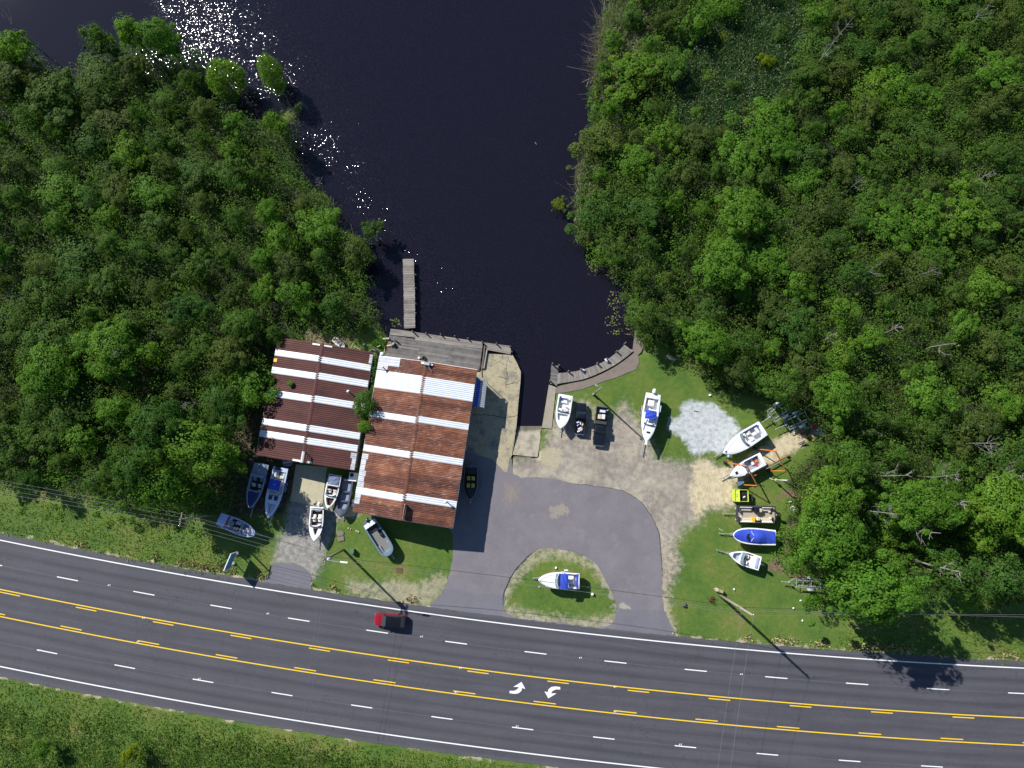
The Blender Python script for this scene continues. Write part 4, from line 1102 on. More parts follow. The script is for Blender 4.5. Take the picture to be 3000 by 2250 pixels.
b = Boat('bowrider_boat', 'white bowrider with covered blue stern parked against the shed wall', P('E', 1410, 262, 1.5), P('E', 1330, 628, 1.5), 2.1, BLUEHULL, GEL, openings=[(.34, .60, .17, .6), (.68, .90, .24, .4)], floor=REDCARPET, p=2.3)
b.cover(.02, .32, .12, paint('grey_blue_canvas', (.12, .15, .24), .85), 'stern_cover', .0, seed=6)
b.top(.30, .335, 1.95, .35, VINYL, 'stern_bow', .06)
b.windshield(.61, .35, .38, .88)
b.seat(.50, .42); b.seat(.50, -.42); b.box('bow_cushion', VINYL, .76, .4, (.8, .3, .22), None, .06); b.box('bow_cushion', VINYL, .76, -.4, (.8, .3, .22), None, .06); b.console(.57, .42, GEL, (.35, .5, .6))
b.trailer('trailer under the white bowrider against the shed', .5)
b = Boat('fishing_boat', 'white open boat with maroon cockpit and outboard on the concrete drive', P('E', 1215, 605, 1.5), P('E', 1186, 980, 1.5), 2.2, BLUEHULL, GEL, openings=[(.10, .55, .16, .65), (.60, .82, .62, .35)], floor=REDCARPET, p=2.2)
b.top(.0, .06, 2.1, .28, VINYL, 'stern_bow', .05)
b.windshield(.57, .3, .38, .88)
b.seat(.40, .40); b.seat(.40, -.40); b.seat(.28, .40, back=1); b.seat(.28, -.40, back=1); b.box('stern_seat', VINYL, .12, 0, (.35, .7, .4)); b.console(.53, .42, GEL, (.35, .5, .6))
b.outboard(.35, WHITEP); b.outboard(-.45, BLACK, .2, .45)
b.trailer('trailer under the white boat on the concrete drive', .9)
b = Boat('deck_boat', 'teal-hulled deck boat with squared bow and grey floor on the lawn', P('E', 1775, 775, 1.35), P('E', 2000, 1128, 1.35), 2.35, TEALHULL, paint('grey_teal', (.13, .19, .24), .35, .15), zg=1.35, p=7, q=.55, tr=.97, openings=[(.12, .90, .22, .55)], floor=paint('grey_carpet', (.17, .165, .16), .95, .15), camber=.04)
b.seat(.34, .45, BLACK); b.console(.45, .45, BLACK, (.45, .55, .6)); b.box('bow_locker', ALU, .76, .62, (1.2, .4, .45)); b.box('bow_locker', ALU, .76, -.62, (1.2, .4, .45)); b.box('stern_bench', BLACK, .2, -.1, (.5, 1.4, .45)); b.box('cooler', VINYL, .24, .0, (.25, .9, .3))
b.box('swim_platform', TEALHULL, -.03, 0, (.55, 2.0, .12), 1.1, .03)
b.outboard(0, BLACK); b.cover(.0, .11, .14, GEL, 'stern_cover', -.05, seed=8)
b.trailer('trailer under the teal-hulled deck boat', .8)
b = Boat('covered_skiff', 'slate grey skiff deep in shade beside the workshop wall', P('E', 1540, 300, 1.1), P('E', 1462, 716, 1.1), 2.1, DKHULL, paint('slate_deck', (.06, .075, .11), .5), zg=1.1, zk=.3, openings=[(.06, .80, .26, .5)], floor=paint('slate_floor', (.20, .23, .29), .7), p=3.2, q=.6)
b.box('thwart', paint('slate_deck', (.06, .075, .11), .5), .35, 0, (.3, 1.5, .3), .75); b.box('thwart', paint('slate_deck', (.06, .075, .11), .5), .6, 0, (.3, 1.4, .3), .75)
b.trailer('trailer under the slate grey skiff', .3)
b = Boat('dinghy', 'small white dinghy poking out from under the shed eave', P('L', 960, 30, .9), P('L', 945, 195, .9) + Vector((.2, .2, 0)), 1.7, GEL, SLATEHULL, zg=.75, zk=.05, openings=[(.1, .75, .14, .4)], p=3, q=.5, cat='dinghy', sheer=.05)
b.box('thwart', GEL, .45, 0, (.25, 1.4, .06), .6, .01)

# --- beside the workshop
b = Boat('bass_boat', 'black bass boat with yellow seats in the shade of the workshop', P('F', 690, 118, 1.2), P('F', 682, 352, 1.2), 2.1, DKHULL, paint('black_flake', (.012, .012, .014), .3), zg=1.2, zk=.45, openings=[(.22, .62, .22, .4)], floor=DKFLOOR, p=2.6, q=.7, rail=ALU)
YS = paint('yellow_vinyl', (.50, .40, .06), .55)
for t_ in (.36, .56):
    b.seat(t_, .34, YS, .5, back=-1 if t_ < .5 else 1, z=.95); b.seat(t_, -.34, YS, .5, back=-1 if t_ < .5 else 1, z=.95)
b.outboard(0, paint('dark_blue_motor', (.05, .07, .13), .4))
b.trailer('trailer under the black bass boat', .5)

# --- island and east yard
b = Boat('cruiser_boat', 'white cabin cruiser with blue canvas parked on the grass island', P('F', 1468, 940, 1.8), P('F', 1172, 930, 1.8), 2.45, GEL, GEL, zg=1.8, openings=[(.06, .50, .2, .6)], floor=paint('lavender_floor', (.30, .30, .48), .7), p=2.6, q=.7, rail=REDHULL)
b.windshield(.56, .25, .45, .86, frame=WHITEP); b.top(.28, .47, 2.2, .8, BLUE); b.box('stern_cushion', BLUE, .05, 0, (.35, 2.1, .12), b.zg + .02, .04); b.box('engine_box', GEL, .2, -.1, (.9, 1.2, .5), None, .08)
b.seat(.42, .45); b.seat(.42, -.45); b.bowrail(.6)
MB().box((b.x(.32), -b.B / 2 - .25, 1.75), (.7, .3, .45), 0, .1).build('kicker_motor', paint('pale_blue_motor', (.45, .58, .66), .4), b.root)
b.trailer('trailer under the white cruiser on the grass island', .7)
b = Boat('centre_console', 'white open boat, first of the row beside the boat ramp', P('H', 335, 215, 1.6), P('H', 245, 790, 1.6), 2.35, GEL, GEL, zg=1.6, openings=[(.10, .48, .20, .6), (.56, .76, .30, .35)], floor=GEL, p=2.4, q=.7, tr=.98)
b.windshield(.52, .2, .35, .8); b.box('engine_box', GEL, .16, 0, (.9, .95, .5), None, .08); b.box('bait_well', NAVY, .10, -.62, (.45, .35, .06), b.zg + .03, .02); b.box('bait_well', GEL2, .10, .62, (.45, .35, .08), b.zg + .03, .02)
b.seat(.40, .4, VINYL); b.box('helm_seat', VINYL, .36, .25, (.6, .6, .5)); b.console(.46, -.4, GEL)
b.trailer('trailer under the white boat beside the boat ramp', .9)
b = Boat('fishing_cruiser', 'large white fishing cruiser with blue helm canvas standing alone in the yard', P('H', 1830, 195, 2.1), P('H', 1700, 1020, 2.1), 2.6, REDHULL, GEL, zg=2.1, zk=.6, openings=[(.10, .40, .24, .65)], floor=GEL, p=2.1, q=.75, tr=.9, sheer=.3)
b.top(.36, .54, 1.75, .9, BLUE, y=-.05); b.windshield(.64, .35, .45, .7, WGLASS, WHITEP); b.box('bait_tank', VINYL, .20, -.05, (1.0, 1.0, .7), None, .08); b.box('helm_bench', VINYL, .45, 0, (.5, 1.4, .75), b.zg + .02, .08)
b.box('side_curtain', BLUE, .66, -.42, (1.9, .12, .1), b.zg + .12, .03, -.22); b.box('deck_hatch', GLASS, .80, .05, (.28, .55, .05), b.zg + .28, .01)
b.box('pulpit', GEL, 1.0, 0, (.9, .4, .1), b.zg + .28, .03); b.bowrail(.58, .45); b.outboard(0, WHITEP, .1, 1.2)
x0 = b.x(.28); MB().box((x0, b.B / 2 + .18, b.zg - .2), (1.1, .22, .3), 0, .06).build('fender_rack', paint('aqua_plastic', (.35, .62, .62), .4), b.root)
b.trailer('trailer under the large white fishing cruiser', 1.9, 2)
b = Boat('sport_boat', 'big white boat on the pale gravel, cockpit full of gear', P('J', 620, 610, 2.0), P('J', -10, 1010, 2.0), 2.75, GEL, GEL, zg=2.0, zk=.6, openings=[(.07, .44, .26, .65)], floor=GEL, p=2.2, q=.7, tr=.9, sheer=.25, rail=NAVY)
b.windshield(.48, .4, .42, .85, WGLASS, ALU); b.seat(.32, .4); b.seat(.32, -.35); b.box('rear_bench', VINYL, .12, -.2, (.5, 1.2, .5)); b.box('towel', BLUE, .08, -.5, (.35, .35, .08), b.zg + .05, .02); b.console(.42, -.4, GEL2)
b.box('shade_cloth', paint('grey_mesh', (.20, .22, .27), .8), .2, .4, (1.1, .7, .05), b.zg + .04, .01); b.box('anchor_locker', NAVY, .94, -.02, (.3, .3, .1), b.zg + .24, .03); b.bowrail(.6, .4)
b.trailer('trailer under the big white boat on the pale gravel', .8, 2)
b = Boat('cabin_boat', 'small white cabin boat standing inside the orange steel boat hoist', P('J', 620, 1090, 1.8), P('J', 88, 1365, 1.8), 2.15, GEL, GEL, zg=1.8, zk=.55, openings=[(.09, .50, .18, .7)], floor=paint('grey_boat_floor', (.25, .27, .31), .8), p=2.0, q=.8, tr=.98)
b.windshield(.56, .3, .45, .8, paint('blue_glass', (.03, .1, .22), .1), ALU)
b.box('crate', paint('orange_crate', (.55, .16, .05), .6), .16, -.1, (.55, .5, .35)); b.box('crate', REDP, .20, .35, (.4, .4, .35)); b.box('cooler', VINYL, .27, .0, (.45, .5, .35)); b.box('cooler', VINYL, .26, -.45, (.35, .4, .35)); b.box('bucket', GEL2, .40, -.4, (.35, .35, .35), None, .15)
b.box('bow_hatch', DKHULL, .80, .02, (.42, .42, .05), b.zg + .20, .01); b.box('hardtop', GEL, .60, 0, (.5, 1.5, .06), b.zg + .42, .02)
b.trailer('trailer under the small cabin boat in the orange hoist', .9)
b = Boat('pontoon_boat', 'black fenced pontoon boat with curved beige sofas', P('K', 1150, 525, 1.3), P('K', 455, 510, 1.3), 2.6, paint('pontoon_deck', (.05, .045, .05), .6), paint('pontoon_deck', (.05, .045, .05), .6), zg=1.15, zk=.75, p=30, q=.4, tr=1.0, camber=0, sheer=0, cat='pontoon boat')
for s in (-1, 1):
    MB().tube([(-b.L * .48, s * .85, .68), (b.L * .42, s * .85, .68), (b.L * .5, s * .85, .85)], [.3, .3, .05], 12).build('pontoon', ALU, b.root, True)
MB().box((-.1, 0, 1.19), (b.L * .90, 2.2, .03)).build('floor_mat', paint('tan_floor', (.36, .31, .24), .8, .12), b.root)
fence = [(-b.L * .40, -1.18), (b.L * .44, -1.18), (b.L * .44, -.35), (b.L * .44, .35), (b.L * .44, 1.18), (-b.L * .40, 1.18), (-b.L * .40, .4)]
for i, (p0, p1) in enumerate(zip(fence[:-1], fence[1:])):
    if i == 2: continue
    d = Vector((p1[0] - p0[0], p1[1] - p0[1], 0))
    MB().box(((p0[0] + p1[0]) / 2, (p0[1] + p1[1]) / 2, 1.55), (d.length, .05, .65), math.atan2(d.y, d.x), .02).build('fence_panel', DKHULL, b.root)
    MB().tube([(p0[0], p0[1], 1.9), (p1[0], p1[1], 1.9)], .025, 5).build('fence_rail', ALU, b.root)
def sofa(cx, cy, l, sy, end):
    o = MB().box((cx, cy, 1.4), (l, .6, .4), 0, .1).build('sofa', TANVINYL, b.root)
    MB().box((cx, cy + sy * .27, 1.7), (l, .18, .45), 0, .07).build('sofa_back', VINYL, o)
    MB().box((cx + end * (l / 2 - .2), cy - sy * .25, 1.4), (.5, .6, .4), 0, .15).build('sofa_end', TANVINYL, o)
sofa(b.L * .28, -.82, 1.9, -1, 1); sofa(b.L * .28, .82, 1.9, 1, 1); sofa(-b.L * .24, .82, 1.7, 1, -1); sofa(-b.L * .24, -.82, 1.5, -1, -1)
b.box('console', DKHULL, .52, -.55, (.7, .7, .9), 1.2); b.box('helm_chair', TANVINYL, .43, -.5, (.6, .6, .8), 1.2, .12); b.box('cooler', YELLOW, .60, .62, (.62, .85, .45), 1.2, .05); b.box('helm_chair', TANVINYL, .48, .5, (.6, .55, .8), 1.2, .12)
b.outboard(0, BLACK)
b.trailer('trailer under the black pontoon boat', 1.7, 2)
b = Boat('covered_boat', 'white boat wholly under a bright blue fitted cover', P('K', 1140, 920, 1.6), P('K', 392, 870, 1.6), 2.5, GEL, GEL, zg=1.6, p=3.4, q=.62, tr=.9)
b.cover(.02, .985, lambda q: .22 + .45 * math.exp(-((q - .42) / .16) ** 2) + .12 * math.exp(-((q - .62) / .06) ** 2), BLUE, 'fitted_cover', -.10, seed=12)
def blob(bt, t_, y, rx, ry, z, mat, name):
    mm = MB(); mm.prism([(bt.x(t_) + rx * math.cos(a), y + ry * math.sin(a) + .25 * rx * math.cos(a)) for a in np.linspace(0, 2 * math.pi, 17)[:-1]], z - .3, z); return mm.build(name, mat, bt.root)
blob(b, .655, .12, .30, .50, b.zg + .50, BLACK, 'vent_panel')
for s in (-1, 1):
    pts = [(b.x(.54) + .1 * k * (1 if k < 4 else .6), s * (.15 + .16 * k), b.zg + .62 - .06 * k) for k in range(5)]
    MB().tube(pts, .03, 4).build('cover_strap', WHITEP, b.root)
b.trailer('trailer under the boat with the bright blue cover', 1.6, 2)
b = Boat('open_bow_boat', 'white open-bow runabout nearest the road in the east row', P('K', 868, 1370, 1.5), P('K', 318, 1195, 1.5), 2.2, GEL, GEL, zg=1.5, openings=[(.24, .56, .16, .6), (.62, .86, .26, .38)], floor=paint('pale_blue_floor', (.33, .38, .48), .7), p=1.9, q=.85, tr=.97)
b.windshield(.57, .25, .4, .9); b.seat(.44, .42); b.seat(.44, -.42, GEL2); b.box('rear_bench', VINYL, .28, 0, (.4, 1.6, .45)); b.box('sun_pad', paint('lavender_vinyl', (.36, .40, .58), .5), .11, 0, (.45, 1.6, .12), b.zg + .1, .04); b.box('bow_cushion', VINYL, .72, .42, (.7, .3, .2)); b.box('bow_cushion', VINYL, .72, -.42, (.7, .3, .2))
b.console(.53, .42, BLACK, (.3, .5, .6)); b.outboard(0, BLACK)
b.trailer('trailer under the white open-bow runabout', 1.4)
# sailboat-like narrow canoe under the western trees
b = Boat('canoe', 'long narrow slate canoe lying under the trees west of the shed', W(652, 1300, .4), W(702, 1168, .4), .75, SLATEHULL, SLATEHULL, zg=.45, zk=.05, p=2, q=.8, tr=.35, openings=[(.12, .88, .08, .3)], floor=SLATEHULL, cat='canoe', group='small craft', camber=.02)
b.box('thwart', GEL, .62, 0, (.5, .6, .05), .42, .01)

# --- empty trailers
def empty_trailer(label, a, b_, width, tongue, mat=GALV, fend=GALV):
    d = b_ - a; L = d.length
    r = thing('empty_trailer', label, 'trailer', (a + b_) / 2, math.atan2(d.y, d.x), 'boat trailers')
    h = width / 2
    for s in (-1, 1):
        MB().tube([(-L / 2, s * h, .5), (L * .18, s * h, .5), (L / 2 - tongue, 0, .48)], .055, 6).build('rail', mat, r)
        MB().box((-L * .12, s * h * .6, .66), (L * .5, .14, .09), 0, .01).build('bunk', mat, r)
    MB().tube([(L / 2 - tongue - .3, 0, .48), (L / 2, 0, .45)], .06, 6).build('tongue', mat, r)
    MB().box((L / 2, 0, .46), (.24, .16, .12), 0, .03).build('coupler', mat, r)
    MB().tube([(L / 2 - tongue * .6, .15, .05), (L / 2 - tongue * .6, .15, .8)], .035, 6).build('jack', mat, r)
    for x in (-L * .42, -L * .2, .0, L * .16): MB().tube([(x, -h, .5), (x, h, .5)], .045, 5).build('crossmember', mat, r)
    MB().box((L / 2 - tongue - .1, 0, .62), (.3, .25, .25), 0, .04).build('winch', mat, r)
    x = -L * .18
    MB().tube([(x, -h - .2, .35), (x, h + .2, .35)], .04, 6).build('axle', mat, r)
    for s in (-1, 1):
        MB().wheel((x, s * (h + .2), .35), .35, .22).build('wheel', RUBBER, r, True)
        rows = [[(x + .55 * math.cos(q), s * (h + .2) + y, .42 + .42 * math.sin(q)) for y in (-.16, .16)] for q in np.linspace(.05, math.pi - .05, 9)]
        MB().grid(rows).grid([[(q[0], q[1], q[2] - .02) for q in rr] for rr in rows[::-1]]).build('fender', fend, r)
    return r
g0 = lambda s, x, y: P(s, x, y, .5)
empty_trailer('empty boat trailer with long white fenders at the edge of the woods', g0('J', 1010, 240), g0('J', 590, 520), 2.1, 1.3, GALV, WHITEP)
empty_trailer('empty boat trailer beside the pallet pile', g0('J', 1320, 395), g0('J', 800, 630), 1.9, 1.6, GALV, WHITEP)
empty_trailer('long empty galvanised trailer below the big trees in the east lawn', g0('D', 1690, 1030), g0('D', 1285, 1002), 1.35, .9)

# ------------------------------------------------------------------ vehicles
def loft(sections, mat, name, root, smooth=False):
    return MB().grid(sections).build(name, mat, root, smooth, True)
def car_body(root, prof, wid, mat, name='body', tuck=.9):
    """prof: list of (x, z_bottom, z_top, width factor)"""
    rows = []
    for x, z0, z1, k in prof:
        w = wid / 2 * k
        rows.append([(x, -w * tuck, z0), (x, -w, lerp(z0, z1, .35)), (x, -w * .985, lerp(z0, z1, .75)), (x, -w * .9, z1 - .015), (x, -w * .55, z1 + .02), (x, 0, z1 + .03), (x, w * .55, z1 + .02), (x, w * .9, z1 - .015), (x, w * .985, lerp(z0, z1, .75)), (x, w, lerp(z0, z1, .35)), (x, w * tuck, z0)])
    mm = MB(); mm.grid(rows, True); n = 11
    mm.add(rows[0], [tuple(range(n))]); mm.add(rows[-1], [tuple(range(n))[::-1]])
    return mm.build(name, mat, root, False, True)
def wheels_of(root, xs_, half, r=.36):
    for x in xs_:
        for s in (-1, 1):
            o = MB().wheel((x, s * (half - .12), r), r, .24).build('wheel', RUBBER, root, True)
            MB().tube([(x, s * (half - .12) - .07, r), (x, s * (half - .12) + .07, r)], r * .6, 12).build('rim', ALU, o)
def greenhouse(root, pts, wid, glass, roofm, roof_name='roof'):
    """pts: (x_front_base, x_front_top, x_rear_top, x_rear_base, z_base, z_top)"""
    xf, xft, xrt, xr, z0, z1 = pts; w0, w1 = wid / 2 * .92, wid / 2 * .76
    v = [(xf, -w0, z0), (xf, w0, z0), (xft, w1, z1), (xft, -w1, z1), (xr, -w0, z0), (xr, w0, z0), (xrt, w1, z1), (xrt, -w1, z1)]
    MB().add(v, [(0, 1, 2, 3), (5, 4, 7, 6), (1, 5, 6, 2), (4, 0, 3, 7)]).build('windows', glass, root, False, True)
    o = car_body(root, [(lerp(xft, xrt, s), z1 - .05, z1 + .04 * math.sin(math.pi * s) + .01, 1 - .05 * abs(2 * s - 1) ** 3) for s in np.linspace(-.02, 1.02, 7)], w1 * 2 + .08, roofm, roof_name, 1.0)
    for s in (-1, 1):
        MB().tube([(xf, s * w0, z0), (xft, s * (w1 + .01), z1)], .045, 5).build('pillar', roofm, o)
        MB().tube([(xr, s * w0, z0), (xrt, s * (w1 + .01), z1)], .05, 5).build('pillar', roofm, o)
        xm = lerp(xf, xr, .52); MB().tube([(xm, s * (w0 + .005), z0), (lerp(xft, xrt, .5), s * (w1 + .012), z1)], .04, 4).build('pillar', BLACK, o)
    return o
# red car on the road
a, b_ = P('M', 1440, 790, .8), P('M', 375, 700, .8)
d = b_ - a; d.z = 0
p = (a + b_) / 2
car = thing('car', 'dark red estate car with black roof driving along the near lane', 'car', (p.x, p.y, .052), math.atan2(d.y, d.x))
car_body(car, [(-2.4, .35, .78, .80), (-2.3, .28, .98, .93), (-1.9, .25, 1.06, .99), (0, .22, 1.02, 1.0), (1.0, .22, 1.0, 1.0), (1.7, .24, .94, .98), (2.15, .27, .84, .92), (2.38, .33, .70, .78), (2.43, .38, .62, .66)], 1.9, REDPAINT)
greenhouse(car, (1.15, .45, -1.75, -2.25, .98, 1.52), 1.86, GLASS, paint('black_gloss_roof', (.008, .008, .01), .12))
wheels_of(car, (1.5, -1.45), .95, .34)
for s in (-1, 1):
    MB().box((.85, s * 1.02, 1.02), (.16, .2, .13), 0, .04).build('wing_mirror', REDPAINT, car)
    MB().box((2.24, s * .68, .72), (.22, .34, .12), s * -.35, .04).build('headlight', CHROME, car)
    MB().box((-2.34, s * .74, .88), (.1, .28, .16), 0, .03).build('tail_light', REDP, car)
MB().box((2.40, 0, .55), (.08, .8, .2), 0, .03).build('grille', BLACK, car)
# two pickups
def pickup(label, a, b_, wid, bed_stuff, zh=.9, L=None):
    d = b_ - a; d.z = 0; L = d.length; p = (a + b_) / 2
    r = thing('pickup_truck', label, 'pickup truck', (p.x, p.y, .0), math.atan2(d.y, d.x), 'dark pickups in the yard')
    h = L / 2
    car_body(r, [(h * .02, .35, 1.02, 1), (h * .30, .35, 1.04, 1), (h * .6, .35, 1.05, .99), (h * .85, .35, 1.02, .96), (h * .96, .4, .95, .9), (h, .45, .8, .84)], wid, DKPAINT, 'front_body')
    greenhouse(r, (h * .42, h * .26, -h * .02, -h * .06, 1.02, 1.68), wid * .97, GLASS, DKPAINT, 'cab_roof')
    car_body(r, [(-h * .08, .35, 1.02, 1), (h * .02, .35, 1.02, 1)], wid, DKPAINT, 'cab_rear')
    bl0, bl1 = -h, -h * .09
    MB().box(((bl0 + bl1) / 2, 0, .68), (bl1 - bl0, wid * .92, .08)).build('bed_floor', BLACK, r)
    for s in (-1, 1): MB().box(((bl0 + bl1) / 2, s * (wid / 2 - .05), .74), (bl1 - bl0, .1, .62), 0, .02).build('bed_side', DKPAINT, r)
    MB().box((bl0 + .04, 0, .76), (.08, wid * .9, .56), 0, .02).build('tailgate', DKPAINT, r)
    MB().box((bl0 - .1, 0, .5), (.18, wid * .92, .16), 0, .04).build('bumper', CHROME, r)
    MB().box((h + .02, 0, .52), (.16, wid * .9, .18), 0, .04).build('bumper', CHROME, r)
    wheels_of(r, (h * .62, -h * .55), wid / 2)
    for s in (-1, 1): MB().box((h * .33, s * (wid / 2 + .1), 1.15), (.12, .2, .16), 0, .03).build('wing_mirror', BLACK, r)
    for s in (-1, 1): MB().box((h * .97, s * wid * .36, .78), (.12, .3, .16), 0, .03).build('headlight', CHROME, r)
    return r, h
hp = lambda x, y, z=.9: P('H', x, y, z)
r, h = pickup('small black pickup facing the creek with white and orange junk in its bed', hp(572, 870), hp(605, 355), 1.72, None)
for k in range(22):
    x = lerp(-h * .92, -h * .25, random.random() ** 1.3); y = random.uniform(-.5, .5)
    mt = random.choice([WHITEP, WHITEP, VINYL, ORANGE, BLUE, WHITEP])
    tag(MB().box(tuple(r.matrix_basis @ Vector((x, y, .72 + .12 + random.random() * .12))), (random.uniform(.15, .42), random.uniform(.1, .22), random.uniform(.08, .2)), random.uniform(0, 3), .03).build('scrap_bundle', mt),
        'piece of loose white and coloured scrap in the bed of the small black pickup', 'scrap', 'junk in the pickup bed')
r, h = pickup('longer black pickup facing the road with pale boxes in its bed', hp(960, 425), hp(890, 1075), 1.85, None)
MB().box((-h * .18, 0, 1.14), (.5, 1.8, .28), 0, .04).build('tool_box', paint('grey_toolbox', (.05, .05, .055), .4), r)
for k, (x, y, sx, sy, mt, lab) in enumerate([(-h * .78, .1, .38, .85, paint('pale_blue_box', (.55, .62, .72), .6), 'pale blue box at the tailgate in the longer black pickup'), (-h * .50, .28, .75, .55, VINYL, 'white box with a dark mark in the longer black pickup'),
                                             (-h * .48, -.32, .72, .48, TANVINYL, 'cream box in the longer black pickup bed')]):
    q = r.matrix_basis @ Vector((x, y, 1.0))
    tag(MB().box(tuple(q), (sx, sy, .45), r.rotation_euler.z, .03).build('storage_box', mt), lab, 'box', 'boxes in the longer pickup')
q = hp(1053, 478, .9)
tag(MB().box((q.x, q.y, .85), (.28, .28, .28), .3, .08).build('jug', WHITEP), 'small white jug on the bed edge of the longer black pickup', 'jug')

# ------------------------------------------------------------------ poles, wires, yard gear
def top_at(base, tip_uv, h):           # where the pole's top stands, true vertical above the base
    return Vector((base.x, base.y, h))
def utility_pole(label, base, h, arm_dir=None, r=.17, name='utility_pole'):
    root = thing(name, label, 'utility pole', (base.x, base.y, 0), 0, 'utility poles')
    MB().tube([(0, 0, -.3), (0, 0, h * .5), (0, 0, h)], [r * 1.15, r, r * .72], 10).build('shaft', POLEW, root, True)
    return root
P1, P2, P3 = W(1007, 1611), W(2108, 1743), W(625, 1507)
H1, H2, H3 = 10.2, 12.8, 9.6
road_dir = (P2 - P1).normalized(); rn = Vector((-road_dir.y, road_dir.x, 0))
u1 = utility_pole('utility pole with transformer and street light beside the gravel drive', P1, H1)
MB().tube([(0, 0, H1 - .5), (road_dir.x * 1.6 - rn.x * .3, road_dir.y * 1.6, H1 - .1), (road_dir.x * 2.4, road_dir.y * 2.4, H1 - .1)], .04, 6).build('lamp_arm', GALV, u1)
MB().box((road_dir.x * 2.9, road_dir.y * 2.9, H1 - .1), (1.1, .26, .16), math.atan2(road_dir.y, road_dir.x), .05).build('lamp_head', WHITEP, u1)
MB().tube([(.45, -.1, H1 - 1.9), (.45, -.1, H1 - .9), (.45, -.1, H1 - .8)], [.26, .26, .15], 14).build('transformer', paint('pale_grey_can', (.5, .55, .58), .4), u1, True)
for zz in (H1 - .25, H1 - .9):
    c = -rn * .1
    MB().box((0, 0, zz), (.12, 2.2, .14), math.atan2(road_dir.y, road_dir.x)).build('crossarm', POLEW, u1)
    for k in (-.9, -.35, .35, .9):
        q = rn * k
        MB().tube([(q.x, q.y, zz + .05), (q.x, q.y, zz + .24)], [.06, .035], 8).build('insulator', CHROME, u1, True)
u2 = utility_pole('tall bare utility pole leaning over the east lawn', P2, H2, r=.2)
MB().box((.25, -.1, 9.0), (.55, .4, .5), 0, .05).build('control_box', paint('dark_blue_box', (.03, .04, .08), .5), u2)
MB().tube([(0, 0, H2 - .1), (0, 0, H2 + .22)], [.07, .04], 8).build('insulator', CHROME, u2, True)
MB().tube([(.18, 0, H2 - .5), (.45, 0, H2 - .4)], .05, 6).build('insulator', CHROME, u2, True)
u3 = utility_pole('slender utility pole half hidden by the western trees', P3, H3, r=.15)
MB().box((0, 0, H3 - .3), (.12, 2.0, .12), math.atan2(road_dir.y, road_dir.x)).build('crossarm', POLEW, u3)
for k in (-.8, -.3, .3, .8):
    q = rn * k; MB().tube([(q.x, q.y, H3 - .25), (q.x, q.y, H3 - .05)], [.06, .03], 8).build('insulator', CHROME, u3, True)

WIRE = paint('wire', (.17, .17, .18), .5, .1)
DWIRE = paint('dark_wire', (.03, .03, .035), .6, .1)
def wire(a, b_, sag, label, r=.014, mat=None, name='power_line'):
    pts = [lerp(a, b_, s) - Vector((0, 0, sag * 4 * s * (1 - s))) for s in np.linspace(0, 1, 15)]
    return tag(MB().tube(pts, r, 4, False).build(name, mat or WIRE), label, 'power line', 'overhead power lines')
t1 = lambda k, dz: P1 + rn * k + Vector((0, 0, H1 + dz)); t2 = lambda k, dz: P2 + rn * k + Vector((0, 0, H2 + dz)); t3 = lambda k, dz: P3 + rn * k + Vector((0, 0, H3 + dz))
E4 = W(-420, 1352, 9.5); e4 = lambda k, dz: E4 + rn * k + Vector((0, 0, dz))
E5 = W(3500, 1822, 10.5); e5 = lambda k, dz: E5 + rn * k + Vector((0, 0, dz))
for i, (k, dz) in enumerate([(.9, 0), (.35, 0), (-.35, 0), (-.9, 0)]):
    w_ = ('farthest from the road', 'second from the woods side', 'second from the road side', 'nearest the road')[i]
    wire(t1(k, dz), t3(k * .9, dz - .05), .5, 'thin power line between the transformer pole and the western pole, ' + w_)
    wire(t3(k * .9, -.05), e4(k, 0), .6, 'thin power line leaving the western pole past the photo edge, ' + w_)
wire(t1(.7, -.85), t3(.3, -1.2), .7, 'sagging telephone cable low between the transformer pole and the western pole', .025, DWIRE)
wire(t1(.2, .05), t2(0, .2), .9, 'upper power line from the transformer pole to the tall east pole', .014)
wire(t1(-.6, -.8), t2(-.3, -3.6), .9, 'middle power line from the transformer pole to the tall east pole', .014)
wire(t1(.3, -1.4), t2(.1, -4.1), 1.1, 'dark telephone cable from the transformer pole to the tall east pole', .03, DWIRE)
for i, (k, dz) in enumerate([(0, .2), (-.3, -3.6), (.1, -4.1)]):
    wire(t2(k, dz), e5(k + .8 - i * .8, (0, -1.2, -2.2)[i]), .6, 'power line running east from the tall pole, ' + ('top one', 'middle one', 'lowest one')[i], .014 if i < 2 else .03, WIRE if i < 2 else DWIRE)
wire(t2(0, .2), W(2085, 2700, 9.0), .6, 'power line crossing the road from the tall east pole, east one of two', .014)
wire(t2(-.2, -3.8), W(2045, 2700, 7.5), .6, 'power line crossing the road from the tall east pole, west one of two', .014)
wire(t1(0, 0), W(820, 2600, 8.5), .5, 'power line crossing the road from the transformer pole, upper one', .014)
wire(t1(.3, -1.0), W(850, 2600, 7.5), .5, 'power line crossing the road from the transformer pole, lower one', .014)

# single post in the east yard
p = P('H', 815, 205); q = P('H', 975, 118, 8.2)
lp = thing('light_pole', 'weathered wooden light pole in the grass beside the curved dock', 'light pole', (p.x, p.y, 0))
MB().tube([(0, 0, -.2), (0, 0, 8.3)], [.15, .10], 9).build('shaft', POLEW, lp, True)
MB().tube([(0, 0, 8.0), (-.5, .25, 8.1)], .03, 5).build('lamp_arm', GALV, lp)
MB().box((-.7, .32, 8.1), (.5, .22, .14), -.45, .04).build('lamp_head', GALV, lp)
MB().box((-.1, -.02, .45), (.3, .25, .9), 0, .03).build('meter_box', PALEW, lp)
